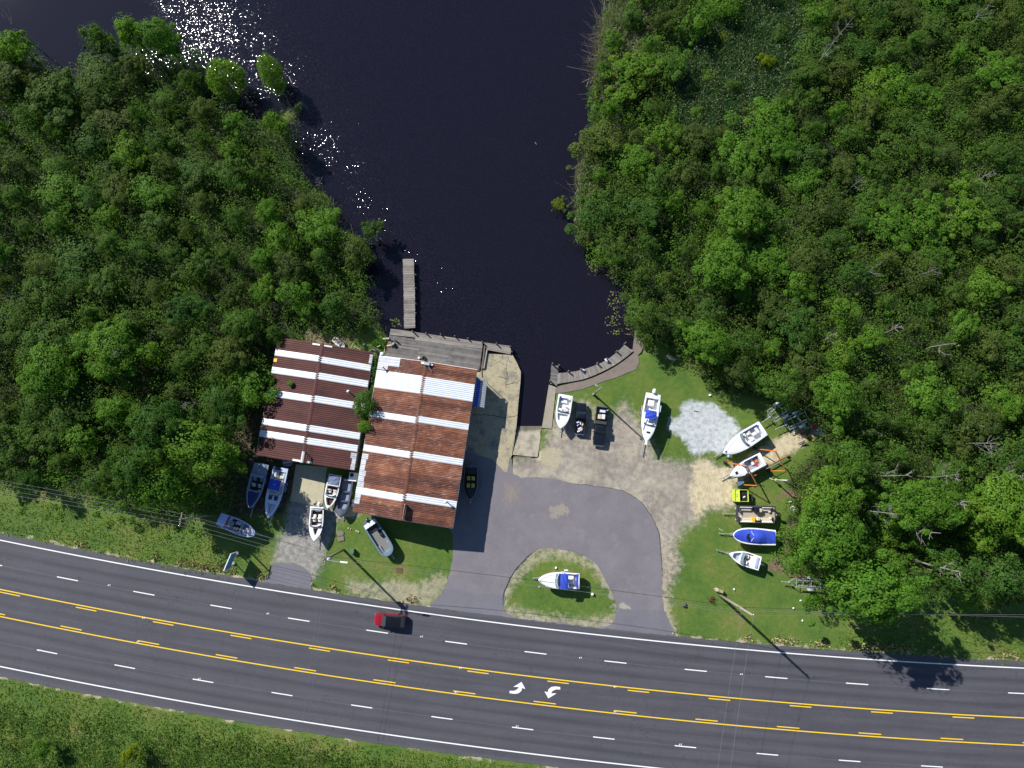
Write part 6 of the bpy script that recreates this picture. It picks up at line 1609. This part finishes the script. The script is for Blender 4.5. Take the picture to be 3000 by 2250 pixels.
for (u, v, h, wd, mt, key, lab) in [
    (2440, 1580, 12.5, 4.7, LEAF_BRI, 'big', 'big bright tree beside the row of trailered boats'), (2560, 1735, 16.0, 4.7, LEAF_BRI, 'big', 'big bright tree at the wood corner that shades the road'),
    (2500, 1715, 10.0, 2.6, LEAF_BRI, 'big', 'bright tree above the empty galvanised trailer'), (2430, 1470, 10.0, 4.0, LEAF_BRI, 'big', 'bright tree behind the mulch patch'),
    (2495, 1345, 9.5, 3.0, LEAF_MID, 'big', 'tree at the end of the sandy path'), (2455, 1155, 9.5, 3.2, LEAF_BRI, 'big', 'bright tree over the empty trailers'),
    (2290, 1130, 8.0, 2.8, LEAF_MID, 'broad', 'tree at the wood edge above the trailers'), (2080, 1000, 8.5, 3.3, LEAF_BRI, 'big', 'rounded green tree at the wood edge above the lawn'),
    (1890, 930, 7.5, 2.9, LEAF_MID, 'broad', 'tree overhanging the end of the curved dock'), (2160, 1090, 6.5, 2.3, LEAF_OLI, 'broad', 'dull olive tree at the wood edge above the pale gravel'),
    (2180, 620, 8.5, 3.8, LEAF_BRI, 'big', 'bright broad tree in the middle of the east thicket'), (2120, 780, 8.5, 4.0, LEAF_BRI, 'big', 'bright leafy tree in the east thicket above the dark hollow'),
    (2950, 1480, 11.0, 4.4, LEAF_BRI, 'big', 'bright tree at the photo edge above the east verge'), (2700, 1480, 10.5, 4.1, LEAF_BRI, 'big', 'bright tree among the dead trunks of the east wood'),
    (2800, 1690, 12.5, 3.2, LEAF_MID, 'broad', 'dark tree above the east verge beside the fallen grey trunk'), (2930, 1690, 12.0, 3.2, LEAF_MID, 'broad', 'dark tree above the east verge nearest the photo edge'),
    (2670, 1760, 6.0, 2.0, LEAF_BRI, 'bushy', 'low bright tree at the foot of the road-shading tree'), (2860, 1760, 6.0, 2.0, LEAF_BRI, 'bushy', 'low bright tree under the wires at the east verge'),
    (570, 1310, 12.0, 4.4, LEAF_BRI, 'big', 'tall bright tree shading the boats west of the shed'), (480, 1420, 11.0, 3.9, LEAF_BRI, 'big', 'tall bright tree above the western utility pole'),
    (640, 1190, 8.5, 3.0, LEAF_MID, 'big', 'tall dark tree west of the shed roof'), (670, 1045, 7.5, 3.0, LEAF_OLI, 'big', 'tall olive tree beside the north-west corner of the shed'),
    (710, 950, 7.0, 2.8, LEAF_MID, 'big', 'dark tree north-west of the shed'), (470, 1250, 13.5, 3.4, LEAF_MID, 'big', 'dark tree behind the tall bright tree in the west wood'),
    (560, 1450, 8.0, 2.2, LEAF_BRI, 'broad', 'bright tree beside the western utility pole'), (415, 1370, 13.0, 3.2, LEAF_MID, 'big', 'dark tree at the wood edge above the west verge'),
    (290, 1410, 7.5, 2.5, LEAF_MID, 'broad', 'tree at the west wood edge between the poles'), (150, 1090, 9.0, 4.0, LEAF_BRI, 'big', 'bright tree crown standing out in the west wood'),
    (330, 1030, 9.0, 3.8, LEAF_BRI, 'big', 'bright tree crown beside the dark gap in the west wood'), (560, 900, 8.0, 2.8, LEAF_MID, 'broad', 'tree in the west wood above the dark gap'),
    (870, 870, 6.5, 2.6, LEAF_BRI, 'broad', 'green tree between the shed and the creek'), (980, 900, 6.0, 2.2, LEAF_MID, 'broad', 'dark tree at the creek edge behind the shed'),
    (470, 110, 9.0, 2.8, LEAF_BRI, 'big', 'tree on the creek shore west of the two cypresses'), (380, 90, 9.0, 2.2, LEAF_BRI, 'broad', 'bright tree topping the creek shore'), (280, 110, 9.0, 2.2, LEAF_MID, 'broad', 'tree at the corner of the shore beside open water'),
    (60, 140, 9.0, 2.4, LEAF_BRI, 'broad', 'bright tree on the shore at the photo edge'), (120, 2195, 3.6, 1.5, LEAF_BRI, 'bushy', 'small tree in the south verge at the photo corner'), (370, 2220, 3.8, 1.5, LEAF_YEL, 'bushy', 'yellow-green shrub in the south verge')]:
    special(key, u, v, h, wd, mt, lab)
# the rest of both thickets: blue-noise scatter of individual trees
def scatter(poly, rmin, n_try, keep=None, pad=0.0, pre=()):
    xs_, ys_ = [p.x for p in poly], [p.y for p in poly]
    pts = list(pre); out = []
    X = rng.uniform(min(xs_), max(xs_), n_try); Y = rng.uniform(min(ys_), max(ys_), n_try)
    ok = sdist(X, Y, poly) > pad
    if keep is not None: ok &= keep(X, Y)
    cell = {}
    def key(x, y): return (int(x // 6), int(y // 6))
    for p in pts: cell.setdefault(key(p[0], p[1]), []).append(p)
    for x, y in zip(X[ok], Y[ok]):
        kx, ky = key(x, y); good = True
        for i in (-1, 0, 1):
            for j in (-1, 0, 1):
                for q in cell.get((kx + i, ky + j), ()):
                    if (q[0] - x) ** 2 + (q[1] - y) ** 2 < (rmin if len(q) < 3 else max(rmin, q[2] * .85)) ** 2: good = False; break
        if good:
            cell.setdefault((kx, ky), []).append((x, y)); out.append((x, y))
    return out
def in_view(X, Y, m=0.0):
    # inside the photographed patch of ground plus a margin
    lim = np.interp(Y, [-46, 84], [77, 92]) + m
    return (np.abs(X) < lim) & (Y < 84 + m) & (Y > -46 - m)
MARSH = [W(u, v, .8) for u, v in [(1960, 130), (2060, 70), (2180, 20), (2330, 10), (2370, 120), (2300, 290), (2230, 400), (2130, 460), (2010, 430), (1960, 330)]]
not_marsh = lambda X, Y: in_view(X, Y, 2) & (sdist(X, Y, MARSH) < .5)
lowf = lambda x, y: .5 + .25 * math.sin(x * .11 + 1.7 * math.sin(y * .07)) + .25 * math.sin(y * .13 + x * .05 + 2)
nW = scatter(WESTW, 4.4, 6000, not_marsh, .6, TREES); nE = scatter(EASTW, 4.4, 9000, not_marsh, .6, TREES)
for side, pts in (('west', nW), ('east', nE)):
    for x, y in pts:
        q = random.random(); f = lowf(x, y)
        if side == 'west': mt = LEAF_MID if q < .62 else LEAF_OLI if q < .82 else LEAF_BRI
        else: mt = LEAF_MID if q < .48 else LEAF_OLI if q < .68 else LEAF_BRI
        low_zone = side == 'east' and y > 12
        key = random.choice(['broad', 'bushy', 'bushy'] if low_zone else ['broad', 'broad', 'bushy'])
        h = random.uniform(4.2, 6.2) + 1.6 * f * (0.3 if low_zone else 1.0); wd = random.choice([1.5, 1.9, 2.4, 2.9, 3.7]) * random.uniform(.85, 1.15)
        nm = {LEAF_MID: 'green', LEAF_OLI: 'dull olive', LEAF_BRI: 'bright green'}[mt]
        sd = float(sdist(np.array([x]), np.array([y]), CREEK)[0])
        if side == 'west':
            zone = 'along the creek shore' if sd > -9 else 'near the road verge' if y < 2 else 'at the photo edge' if x < -70 else 'deep'
        else:
            zone = 'along the creek bank' if sd > -8 else 'round the reed marsh' if float(sdist(np.array([x]), np.array([y]), MARSH)[0]) > -9 else 'near the yard' if x < 52 and y < 22 else 'near the road verge' if y < -4 else 'at the photo edge' if x > 72 else 'at the top' if y > 55 else 'deep'
        place_tree(key, x, y, h, wd, mt, '%s tree in the %s thicket, %s' % (nm, side, zone if zone != 'deep' else 'away from every edge'), '%s trees in the %s thicket, %s' % (nm, side, zone), z=-.15)

# understory: one mass of shrubs nobody could count
def mass(name, pts, hts, rads, per, leaf, mat, seed, label=None, zbase=0.0):
    r = np.random.default_rng(seed); C, N = [], []
    for (x, y), h, rd in zip(pts, hts, rads):
        d = r.normal(size=(per, 3)); d /= np.linalg.norm(d, axis=1, keepdims=True); d[:, 2] = np.abs(d[:, 2])
        q = 1 - .5 * r.random((per, 1)) ** 1.5; wob = 1 + .25 * np.sin(3 * np.arctan2(d[:, 1], d[:, 0]) + x)[:, None]
        C.append(np.array([x, y, zbase]) + d * q * wob * np.array([rd, rd, h])); N.append(d * .6 + np.array([0, 0, .6]) + r.normal(0, .45, (per, 3)))
    me_ = leaves_mesh(name, np.concatenate(C), np.concatenate(N), leaf, seed=seed); me_.materials.append(mat)
    return tag(put(name, me_), kind='stuff')
def under(poly, rmin, n, keep, pad): return scatter(poly, rmin, n, keep, pad)
uW = under(WESTW, 1.32, 22000, lambda X, Y: in_view(X, Y, 3) & (sdist(X, Y, MARSH) < .3), -.2); uE = under(EASTW, 1.32, 36000, lambda X, Y: in_view(X, Y, 3) & (sdist(X, Y, MARSH) < .3), -.2)
allu = uW + uE; random.shuffle(allu); k3 = len(allu) // 3
for i, (mt, nm) in enumerate(((LEAF_MID, 'undergrowth'), (LEAF_OLI, 'undergrowth'), (LEAF_BRI, 'undergrowth'))):
    sel = allu[:int(len(allu) * .55)] if i == 0 else allu[int(len(allu) * .55):int(len(allu) * .74)] if i == 1 else allu[int(len(allu) * .74):]
    mass(nm, sel, [2.8 + 2.4 * lowf(*q) * random.uniform(.5, 1.15) for q in sel], [random.uniform(.9, 1.9) for _ in sel], 190, .135, mt, 40 + i)
# reeds
def blades(name, n, poly, keep, hmin, hmax, w, mat, seed, lean=.35, z0=0.0, clump=0.0):
    r = np.random.default_rng(seed)
    xs_, ys_ = [p.x for p in poly], [p.y for p in poly]
    X = r.uniform(min(xs_), max(xs_), n * 4); Y = r.uniform(min(ys_), max(ys_), n * 4)
    ok = sdist(X, Y, poly) > 0
    if keep is not None: ok &= keep(X, Y)
    X, Y = X[ok][:n], Y[ok][:n]; m_ = len(X)
    if not callable(z0): zz = np.full(m_, z0)
    else: zz = z0(X, Y)
    h = r.uniform(hmin, hmax, m_); a = r.uniform(0, 6.28, m_); ln = r.normal(0, lean, (m_, 2)) * h[:, None]
    ca, sa = np.cos(a) * w, np.sin(a) * w
    b0 = np.stack([X - ca, Y - sa, zz], 1); b1 = np.stack([X + ca, Y + sa, zz], 1)
    t1_ = np.stack([X + ln[:, 0] + ca * .5, Y + ln[:, 1] + sa * .5, zz + h], 1); t0_ = np.stack([X + ln[:, 0] - ca * .5, Y + ln[:, 1] - sa * .5, zz + h], 1)
    me_ = quads(name, np.stack([b0, b1, t1_, t0_], 1).reshape(-1, 3)); me_.materials.append(mat)
    return tag(put(name, me_), kind='stuff')
blades('reeds', 26000, MARSH, None, 1.0, 2.1, .05, REED, 61)
blades('reeds', 7000, [W(u, v, 1) for u, v in [(1900, 150), (2060, 30), (2330, -30), (2430, 120), (2330, 330), (2230, 470), (2100, 520), (1950, 480), (1900, 350)]], None, 1.4, 2.6, .05, REED, 67)
r_ = np.random.default_rng(62); X = r_.uniform(min(p.x for p in MARSH), max(p.x for p in MARSH), 6000); Y = r_.uniform(min(p.y for p in MARSH), max(p.y for p in MARSH), 6000); ok = sdist(X, Y, MARSH) > 0
me_ = leaves_mesh('seed_heads', np.stack([X, Y, r_.uniform(1.5, 2.2, 6000)], 1)[ok], r_.normal(0, .5, (int(ok.sum()), 3)) + np.array([0, 0, 1.0]), .085, seed=62); me_.materials.append(DRY); tag(put('seed_heads', me_), kind='stuff')
shore = lambda a, b_: (lambda X, Y: (lambda s: (s > a) & (s < b_))(sdist(X, Y, CREEK)) & in_view(X, Y, 0))
BANK_E = [W(u, v) for u, v in [(1620, 980), (1900, 1010), (1900, 700), (1800, 400), (2000, 150), (2100, -60), (1640, -60), (1600, 400)]]
for i, (u, v, h, wd) in enumerate([(2075, 225, 2.6, 1.5), (2150, 250, 3.2, 1.3), (2250, 180, 3.0, 1.5), (2200, 330, 3.0, 1.4), (2040, 330, 2.6, 1.2), (2290, 100, 3.4, 1.6), (2120, 110, 2.4, 1.3), (2110, 390, 3.0, 1.6)]):
    special('bushy', u, v, h, wd, (LEAF_BRI, LEAF_MID, LEAF_YEL, LEAF_OLI)[i % 4], ('low bright bush in the west half of the reed marsh', 'slim bush in the middle of the reed marsh', 'yellow-green bush in the east half of the reed marsh', 'olive bush in the lower reed marsh', 'bright bush at the lower west edge of the reed marsh', 'bush at the upper east end of the reed marsh', 'yellow-green bush at the top of the reed marsh', 'olive bush at the bottom tip of the reed marsh')[i], 'shrub')
TOPB = [W(u, v) for u, v in [(1750, 10), (1900, 10), (1890, 120), (1830, 240), (1745, 290), (1735, 200)]]
blades('dry_reeds', 5200, TOPB, lambda X, Y: sdist(X, Y, CREEK) < .2, 1.0, 3.4, .035, DRY, 68, .7, -.3)
blades('dry_reeds', 1600, [W(u, v) for u, v in [(1690, 480), (1760, 470), (1790, 640), (1720, 720), (1690, 640)]], lambda X, Y: sdist(X, Y, CREEK) < .2, .8, 2.0, .035, DRY, 69, .8, -.3)
BANK_W = [W(u, v) for u, v in [(0, 60), (760, 200), (980, 400), (1140, 700), (1180, 1000), (1020, 980), (900, 700), (760, 480), (780, 330), (0, 330)]]
blades('dry_reeds', 3800, BANK_E, shore(-2.2, .1), .6, 1.6, .05, DRY, 63, .5, -.5)
blades('reeds', 7000, BANK_E, shore(-2.6, .2), .6, 1.5, .06, REED, 64, .5, -.5)
blades('dry_reeds', 2400, BANK_W, shore(-1.8, .4), .5, 1.4, .05, DRY, 65, .5, -.5)
blades('reeds', 3500, BANK_W, shore(-2.2, .2), .6, 1.4, .06, REED, 66, .5, -.5)
# verge weeds and rough grass
GRASSB = leaf_mat('verge_grass', [(0, (.085, .15, .016)), (.5, (.12, .19, .02)), (1, (.19, .22, .04))], transl=.35, hue_obj=0)
STRAWB = leaf_mat('straw_grass', [(0, (.30, .24, .11)), (1, (.5, .43, .24))], transl=.2, hue_obj=0)
WV = [W(u, v) for u, v in [(-60, 1460), (150, 1475), (420, 1530), (640, 1560), (640, 1690), (500, 1670), (200, 1600), (-60, 1555)]]
SV = [W(u, v) for u, v in [(-60, 1975), (300, 2050), (800, 2145), (1300, 2215), (1560, 2252), (1560, 2320), (-60, 2320)]]
EV = [W(u, v) for u, v in [(2480, 1760), (2650, 1800), (3060, 1790), (3060, 1950), (2700, 1935), (2450, 1900)]]
blades('rough_grass', 3000, WV, None, .08, .26, .06, GRASSB, 71, .9)
blades('rough_grass', 12000, SV, None, .08, .28, .06, GRASSB, 72, .9)
blades('rough_grass', 2500, EV, None, .08, .24, .06, GRASSB, 73, .9)
sS = scatter(SOUTHW, 1.05, 5000, None, 0); sS = [q for q in sS if in_view(np.array(q[0]), np.array(q[1]), 3)]
mass('weeds', sS, [random.uniform(.3, .8) for _ in sS], [random.uniform(.9, 1.7) for _ in sS], 100, .12, LEAF_MID, 51)
sv2 = scatter(WV, 1.3, 1200, None, 0); sv2 = [q for q in sv2[::3] if q[1] > road_pt(float(np.interp(q[0], [-79.9, -47.5], [0, 600])), -4.5).y]
mass('weeds', sv2, [random.uniform(.3, .8) for _ in sv2], [random.uniform(.5, .9) for _ in sv2], 60, .12, LEAF_BRI, 52)
RE = np.array([[road_pt(u, -1.35).x, road_pt(u, -1.35).y] for u in np.arange(-50, 3050, 3)])
keepv = []
for x, y in RE:
    u = 0
    if not inside(np.array(x), np.array(y - .0), [(q[0], q[1]) for q in lot_ring]): keepv.append((x, y))
kv = np.array(keepv); r_ = np.random.default_rng(5)
vv = []
for x, y in kv:
    if math.sin(x * .35) + math.sin(x * .13 + 1) + math.sin(x * 1.1) > .35:
        for _ in range(5): vv.append((x + r_.normal(0, .25), y + abs(r_.normal(0, .45)) + .1))
def tufts(name, pts, h, mat, seed, w=.05):
    r = np.random.default_rng(seed); v = []
    pts = np.array(pts); m_ = len(pts); a = r.uniform(0, 6.28, m_); hh = r.uniform(h * .5, h, m_); ln = r.normal(0, .5, (m_, 2)) * hh[:, None]
    ca, sa = np.cos(a) * w, np.sin(a) * w; X, Y = pts[:, 0], pts[:, 1]; z = np.zeros(m_)
    q = np.stack([np.stack([X - ca, Y - sa, z], 1), np.stack([X + ca, Y + sa, z], 1), np.stack([X + ln[:, 0] + ca, Y + ln[:, 1] + sa, z + hh], 1), np.stack([X + ln[:, 0] - ca, Y + ln[:, 1] - sa, z + hh], 1)], 1).reshape(-1, 3)
    me_ = quads(name, q); me_.materials.append(mat); return tag(put(name, me_), kind='stuff')
vv = [p for p in vv if not inside(np.array(p[0]), np.array(p[1]), [(q[0], q[1]) for q in ring])]
tufts('dry_grass', vv, .35, STRAWB, 81, .07)
# vines between the buildings, ivy on the gap
gap = []
for k in range(34):
    s = k / 33; p = lerp(P('A', 1022, 235, 3), P('A', 985, 520, 3), s); gap.append((p.x + random.uniform(-.15, .15), p.y))
iv = mass('vine_mass', gap, [random.uniform(2.4, 3.3) for _ in gap], [random.uniform(.35, .6) for _ in gap], 120, .11, LEAF_MID, 90)
gp2 = []
for k in range(10):
    p = lerp(P('A', 985, 500, 3), P('A', 880, 1040, 3), k / 9); gp2.append((p.x, p.y))
mass('vine_mass', gp2, [random.uniform(.6, 1.6) for _ in gp2], [random.uniform(.25, .4) for _ in gp2], 90, .1, LEAF_MID, 91)
p = P('T', 1600, 470, .6); q = P('T', 1500, 440, .6); p3 = P('T', 1680, 520, .6)
mass('weeds', [(p.x, p.y), (q.x, q.y), (p3.x, p3.y)], [.8, .6, .7], [.9, .8, .7], 260, .11, LEAF_BRI, 92)
pp = [P('D', 1450 + 30 * i % 90, 120 + 60 * i) for i in range(14)]
wd = [P('D', x, y) for x, y in [(1440, 450), (1470, 520), (1420, 560), (1450, 600), (1480, 650), (1390, 640), (1400, 720), (1440, 770), (1480, 700), (1600, 1150), (1660, 1170), (1720, 1190), (1560, 1190), (1620, 1220), (1780, 1220), (1540, 1250)]]
mass('weeds', [(q.x, q.y) for q in wd], [random.uniform(.4, .9) for _ in wd], [random.uniform(.5, .9) for _ in wd], 130, .12, LEAF_BRI, 93)
p = P('D', 612, 1185); tag(mass('weeds', [(p.x, p.y)], [.5], [.6], 150, .1, leaf_mat('reddish_leaves', [(0, (.16, .09, .04)), (1, (.24, .16, .07))]), 94), kind='stuff')

# lily pads
PAD = leaf_mat('lily_pad', [(0, (.09, .11, .02)), (.5, (.14, .16, .035)), (1, (.22, .22, .06))], transl=.05, hue_obj=0, spread=.4)
def pads(poly, n, seed, keep=.75):
    r = np.random.default_rng(seed); xs_, ys_ = [p.x for p in poly], [p.y for p in poly]; m_ = MB(); c_ = 0
    while c_ < n:
        x, y = r.uniform(min(xs_), max(xs_)), r.uniform(min(ys_), max(ys_))
        if not inside(np.array(x), np.array(y), poly) or math.sin(x * 2.3) + math.sin(y * 1.9) + r.normal(0, .8) < -keep: continue
        rad = r.uniform(.05, .13); a0 = r.uniform(0, 6.28); z = WATER_Z + .012 + r.uniform(0, .01)
        m_.add([(x + rad * math.cos(a0 + q), y + rad * math.sin(a0 + q), z) for q in np.linspace(.25, 6.0, 8)] + [(x, y, z)], [tuple(range(9))]); c_ += 1
    return tag(m_.build('lily_pads', PAD), kind='stuff')
pads([W(u, v, WATER_Z) for u, v in [(1785, 850), (1840, 855), (1862, 930), (1858, 980), (1800, 990), (1770, 975), (1775, 900)]], 190, 7)
pads([W(u, v, WATER_Z) for u, v in [(1718, 765), (1750, 775), (1752, 810), (1722, 805)]], 45, 8)
pads([W(u, v, WATER_Z) for u, v in [(1138, 935), (1170, 930), (1176, 958), (1148, 958)]], 30, 9)

# dead trees and bleached branches
def snag(u, v, h, label, seed, lean=(0, 0), nb=7, name='dead_tree', rad=.13, spread=.35, base_uv=True, group='dead trees', mat=None):
    r = np.random.default_rng(seed); h = h * 1.15; p = W(u, v, h * .75)
    root = thing(name, label, 'dead tree', (p.x, p.y, 0), 0, group)
    top = Vector((lean[0], lean[1], h))
    mid_ = lerp(Vector((0, 0, -.2)), top, .5) + Vector((r.normal(0, .25), r.normal(0, .25), 0))
    MB().tube([(0, 0, -.3), mid_, lerp(mid_, top, .6), top], [rad, rad * .75, rad * .5, rad * .15], 7).build('trunk', mat or PALEBARK, root, True)
    for k in range(nb):
        f = r.uniform(.5, .98); s = lerp(Vector((0, 0, 0)), top, f) ; a = r.uniform(0, 6.28); l = h * spread * (1.2 - f) * r.uniform(.6, 1.4)
        e = s + Vector((math.cos(a) * l, math.sin(a) * l, l * r.uniform(.3, .9)))
        bm_ = MB(); m1 = lerp(s, e, .5) + Vector((0, 0, -.1 * l))
        bm_.tube([s, m1, e], [rad * .34, rad * .22, rad * .06], 5)
        for j in range(3):
            a2 = a + r.uniform(-1.1, 1.1); s2 = lerp(s, e, r.uniform(.4, .85)); e2 = s2 + Vector((math.cos(a2) * l * .4, math.sin(a2) * l * .4, l * .25))
            bm_.tube([s2, e2], [rad * .2, rad * .06], 4)
        bm_.build('branch', mat or PALEBARK, root)
SN = [(2620, 1390, 9, 'dead trunk lying pale among the trees right of the pallet pile'), (2770, 1395, 9, 'bare pale trunk in the east wood level with the pallet pile'), (2960, 1400, 9, 'bare pale trunk in the east wood at the photo edge'),
      (2600, 1500, 9.5, 'bare trunk behind the bright tree beside the boat row'), (2810, 1470, 9, 'dead forked tree with a white tip in the east wood'), (2720, 1560, 10, 'large bleached forked tree in the lower east wood'),
      (2780, 1660, 10.5, 'large grey dead tree standing above the east verge'), (2880, 1300, 8.5, 'thin bare tree in the east wood near the photo edge'), (2560, 790, 7.5, 'thin bare pole tree in the middle east wood'), (2770, 1010, 8, 'crooked white dead tree in the east wood'),
      (2470, 80, 7.5, 'slender bare tree at the top of the east wood'), (2880, 520, 8, 'slender bare tree in the upper east wood near the photo edge'), (2620, 960, 6.5, 'small bare tree in the middle east wood'), (2520, 540, 6.5, 'bare twiggy tree in the upper east wood'), (2890, 30, 8, 'bare leaning tree at the top corner of the east wood'),
      (2420, 150, 7, 'bare stem beside the reed marsh'), (2730, 800, 7, 'bare stem with side twigs in the east wood'), (2440, 990, 6, 'grey twiggy dead bush in the east wood above the trailers')]
for i, (u, v, h, lab) in enumerate(SN): snag(u, v, h, lab, 300 + i, (random.uniform(-.6, .9), random.uniform(-.4, .4)), nb=7 + i % 4, spread=.26, rad=.085 + .03 * (i % 3 == 0) + (.06 if i in (4, 5, 6) else 0))
for i, (u, v, h, lab) in enumerate([(345, 1050, 8, 'bleached bare branches beside the dark gap in the west wood'), (20, 60, 8, 'bare grey tree over the water at the photo corner'), (560, 1175, 8, 'bare forked stem behind the tall trees west of the shed'), (860, 330, 3.5, 'bleached bare bush at the tip of the west bank'), (1110, 690, 3.0, 'grey bare twigs overhanging the creek from the west point'), (930, 535, 2.5, 'bare drift branch on the west bank')]):
    snag(u, v, h, lab, 330 + i, (random.uniform(-.5, .5), random.uniform(-.5, .5)), nb=8, rad=.08)
def drift(u, v, lab, seed, l=2.5, rad=.05, ang=None, nb=6, z=-.35):
    r = np.random.default_rng(seed); p = W(u, v, z)
    root = thing('driftwood', lab, 'driftwood', (p.x, p.y, z), ang if ang is not None else r.uniform(0, 6.28), 'dead branches on the bank')
    MB().tube([(-l / 2, 0, 0), (0, .15 * l * r.normal(0, .4), .15), (l / 2, 0, .3)], [rad * 1.3, rad, rad * .3], 6).build('trunk', PALEBARK, root)
    for k in range(nb):
        x = r.uniform(-.3, .5) * l; a = r.choice([-1, 1]) * r.uniform(.3, 1.0); e = l * r.uniform(.25, .5)
        MB().tube([(x, 0, .12), (x + e * math.cos(a), e * math.sin(a), .3 * r.random())], [rad * .5, rad * .12], 4).build('branch', PALEBARK, root)
drift(1745, 180, 'bleached branch reaching into the water at the upper east bank', 401, 3.0, .05, 2.9); drift(1722, 245, 'white twiggy snag in the water off the east bank', 402, 1.3, .05, 1.2); drift(1815, 40, 'bundle of grey stems at the top of the east bank', 403, 6, .06, .9, 10)
drift(1830, 70, 'second bundle of grey stems at the top of the east bank', 404, 5, .06, 1.0, 9); drift(1690, 490, 'grey twigs at the east bank above the lone bush', 405, 2, .04, .4); drift(1750, 690, 'fallen grey trunk along the east bank beside the small bush', 406, 5.5, .11, -.75, 5); drift(1975, 50, 'tangle of grey branches at the inlet', 407, 4, .08, -.3, 9)
drift(1570, 422, 'tiny stick floating in the open creek', 408, .7, .03, -1.2, 1, WATER_Z + .02); drift(1842, 980, 'thin white stick at the end of the curved dock', 409, 1.0, .03, -.1, 1, .1)
drift(855, 240, 'pale split log at the tip of the west bank beside the cypress', 410, 2.2, .08, -1.1, 3)

# ------------------------------------------------------------------ put every thing's origin at its own base
bpy.context.view_layer.update()
for o in list(COL.objects):
    if o.parent is not None or o.type not in ('EMPTY', 'MESH') or o.get('kind') in ('structure', 'stuff'): continue
    if o.location.length > 1e-6 or o.rotation_euler.z != 0: continue
    if o.type == 'EMPTY':
        mn, mx = Vector((1e9,) * 3), Vector((-1e9,) * 3)
        for c_ in o.children:
            for q in c_.bound_box:
                q = Vector(q)
                mn = Vector(map(min, mn, q)); mx = Vector(map(max, mx, q))
        base = Vector(((mn.x + mx.x) / 2, (mn.y + mx.y) / 2, mn.z))
        for c_ in o.children:
            c_.location = -base
    else:
        bb = [Vector(q) for q in o.bound_box]
        base = Vector(((min(q.x for q in bb) + max(q.x for q in bb)) / 2, (min(q.y for q in bb) + max(q.y for q in bb)) / 2, min(q.z for q in bb)))
        o.data.transform(Matrix.Translation(-base))
    o.location = base
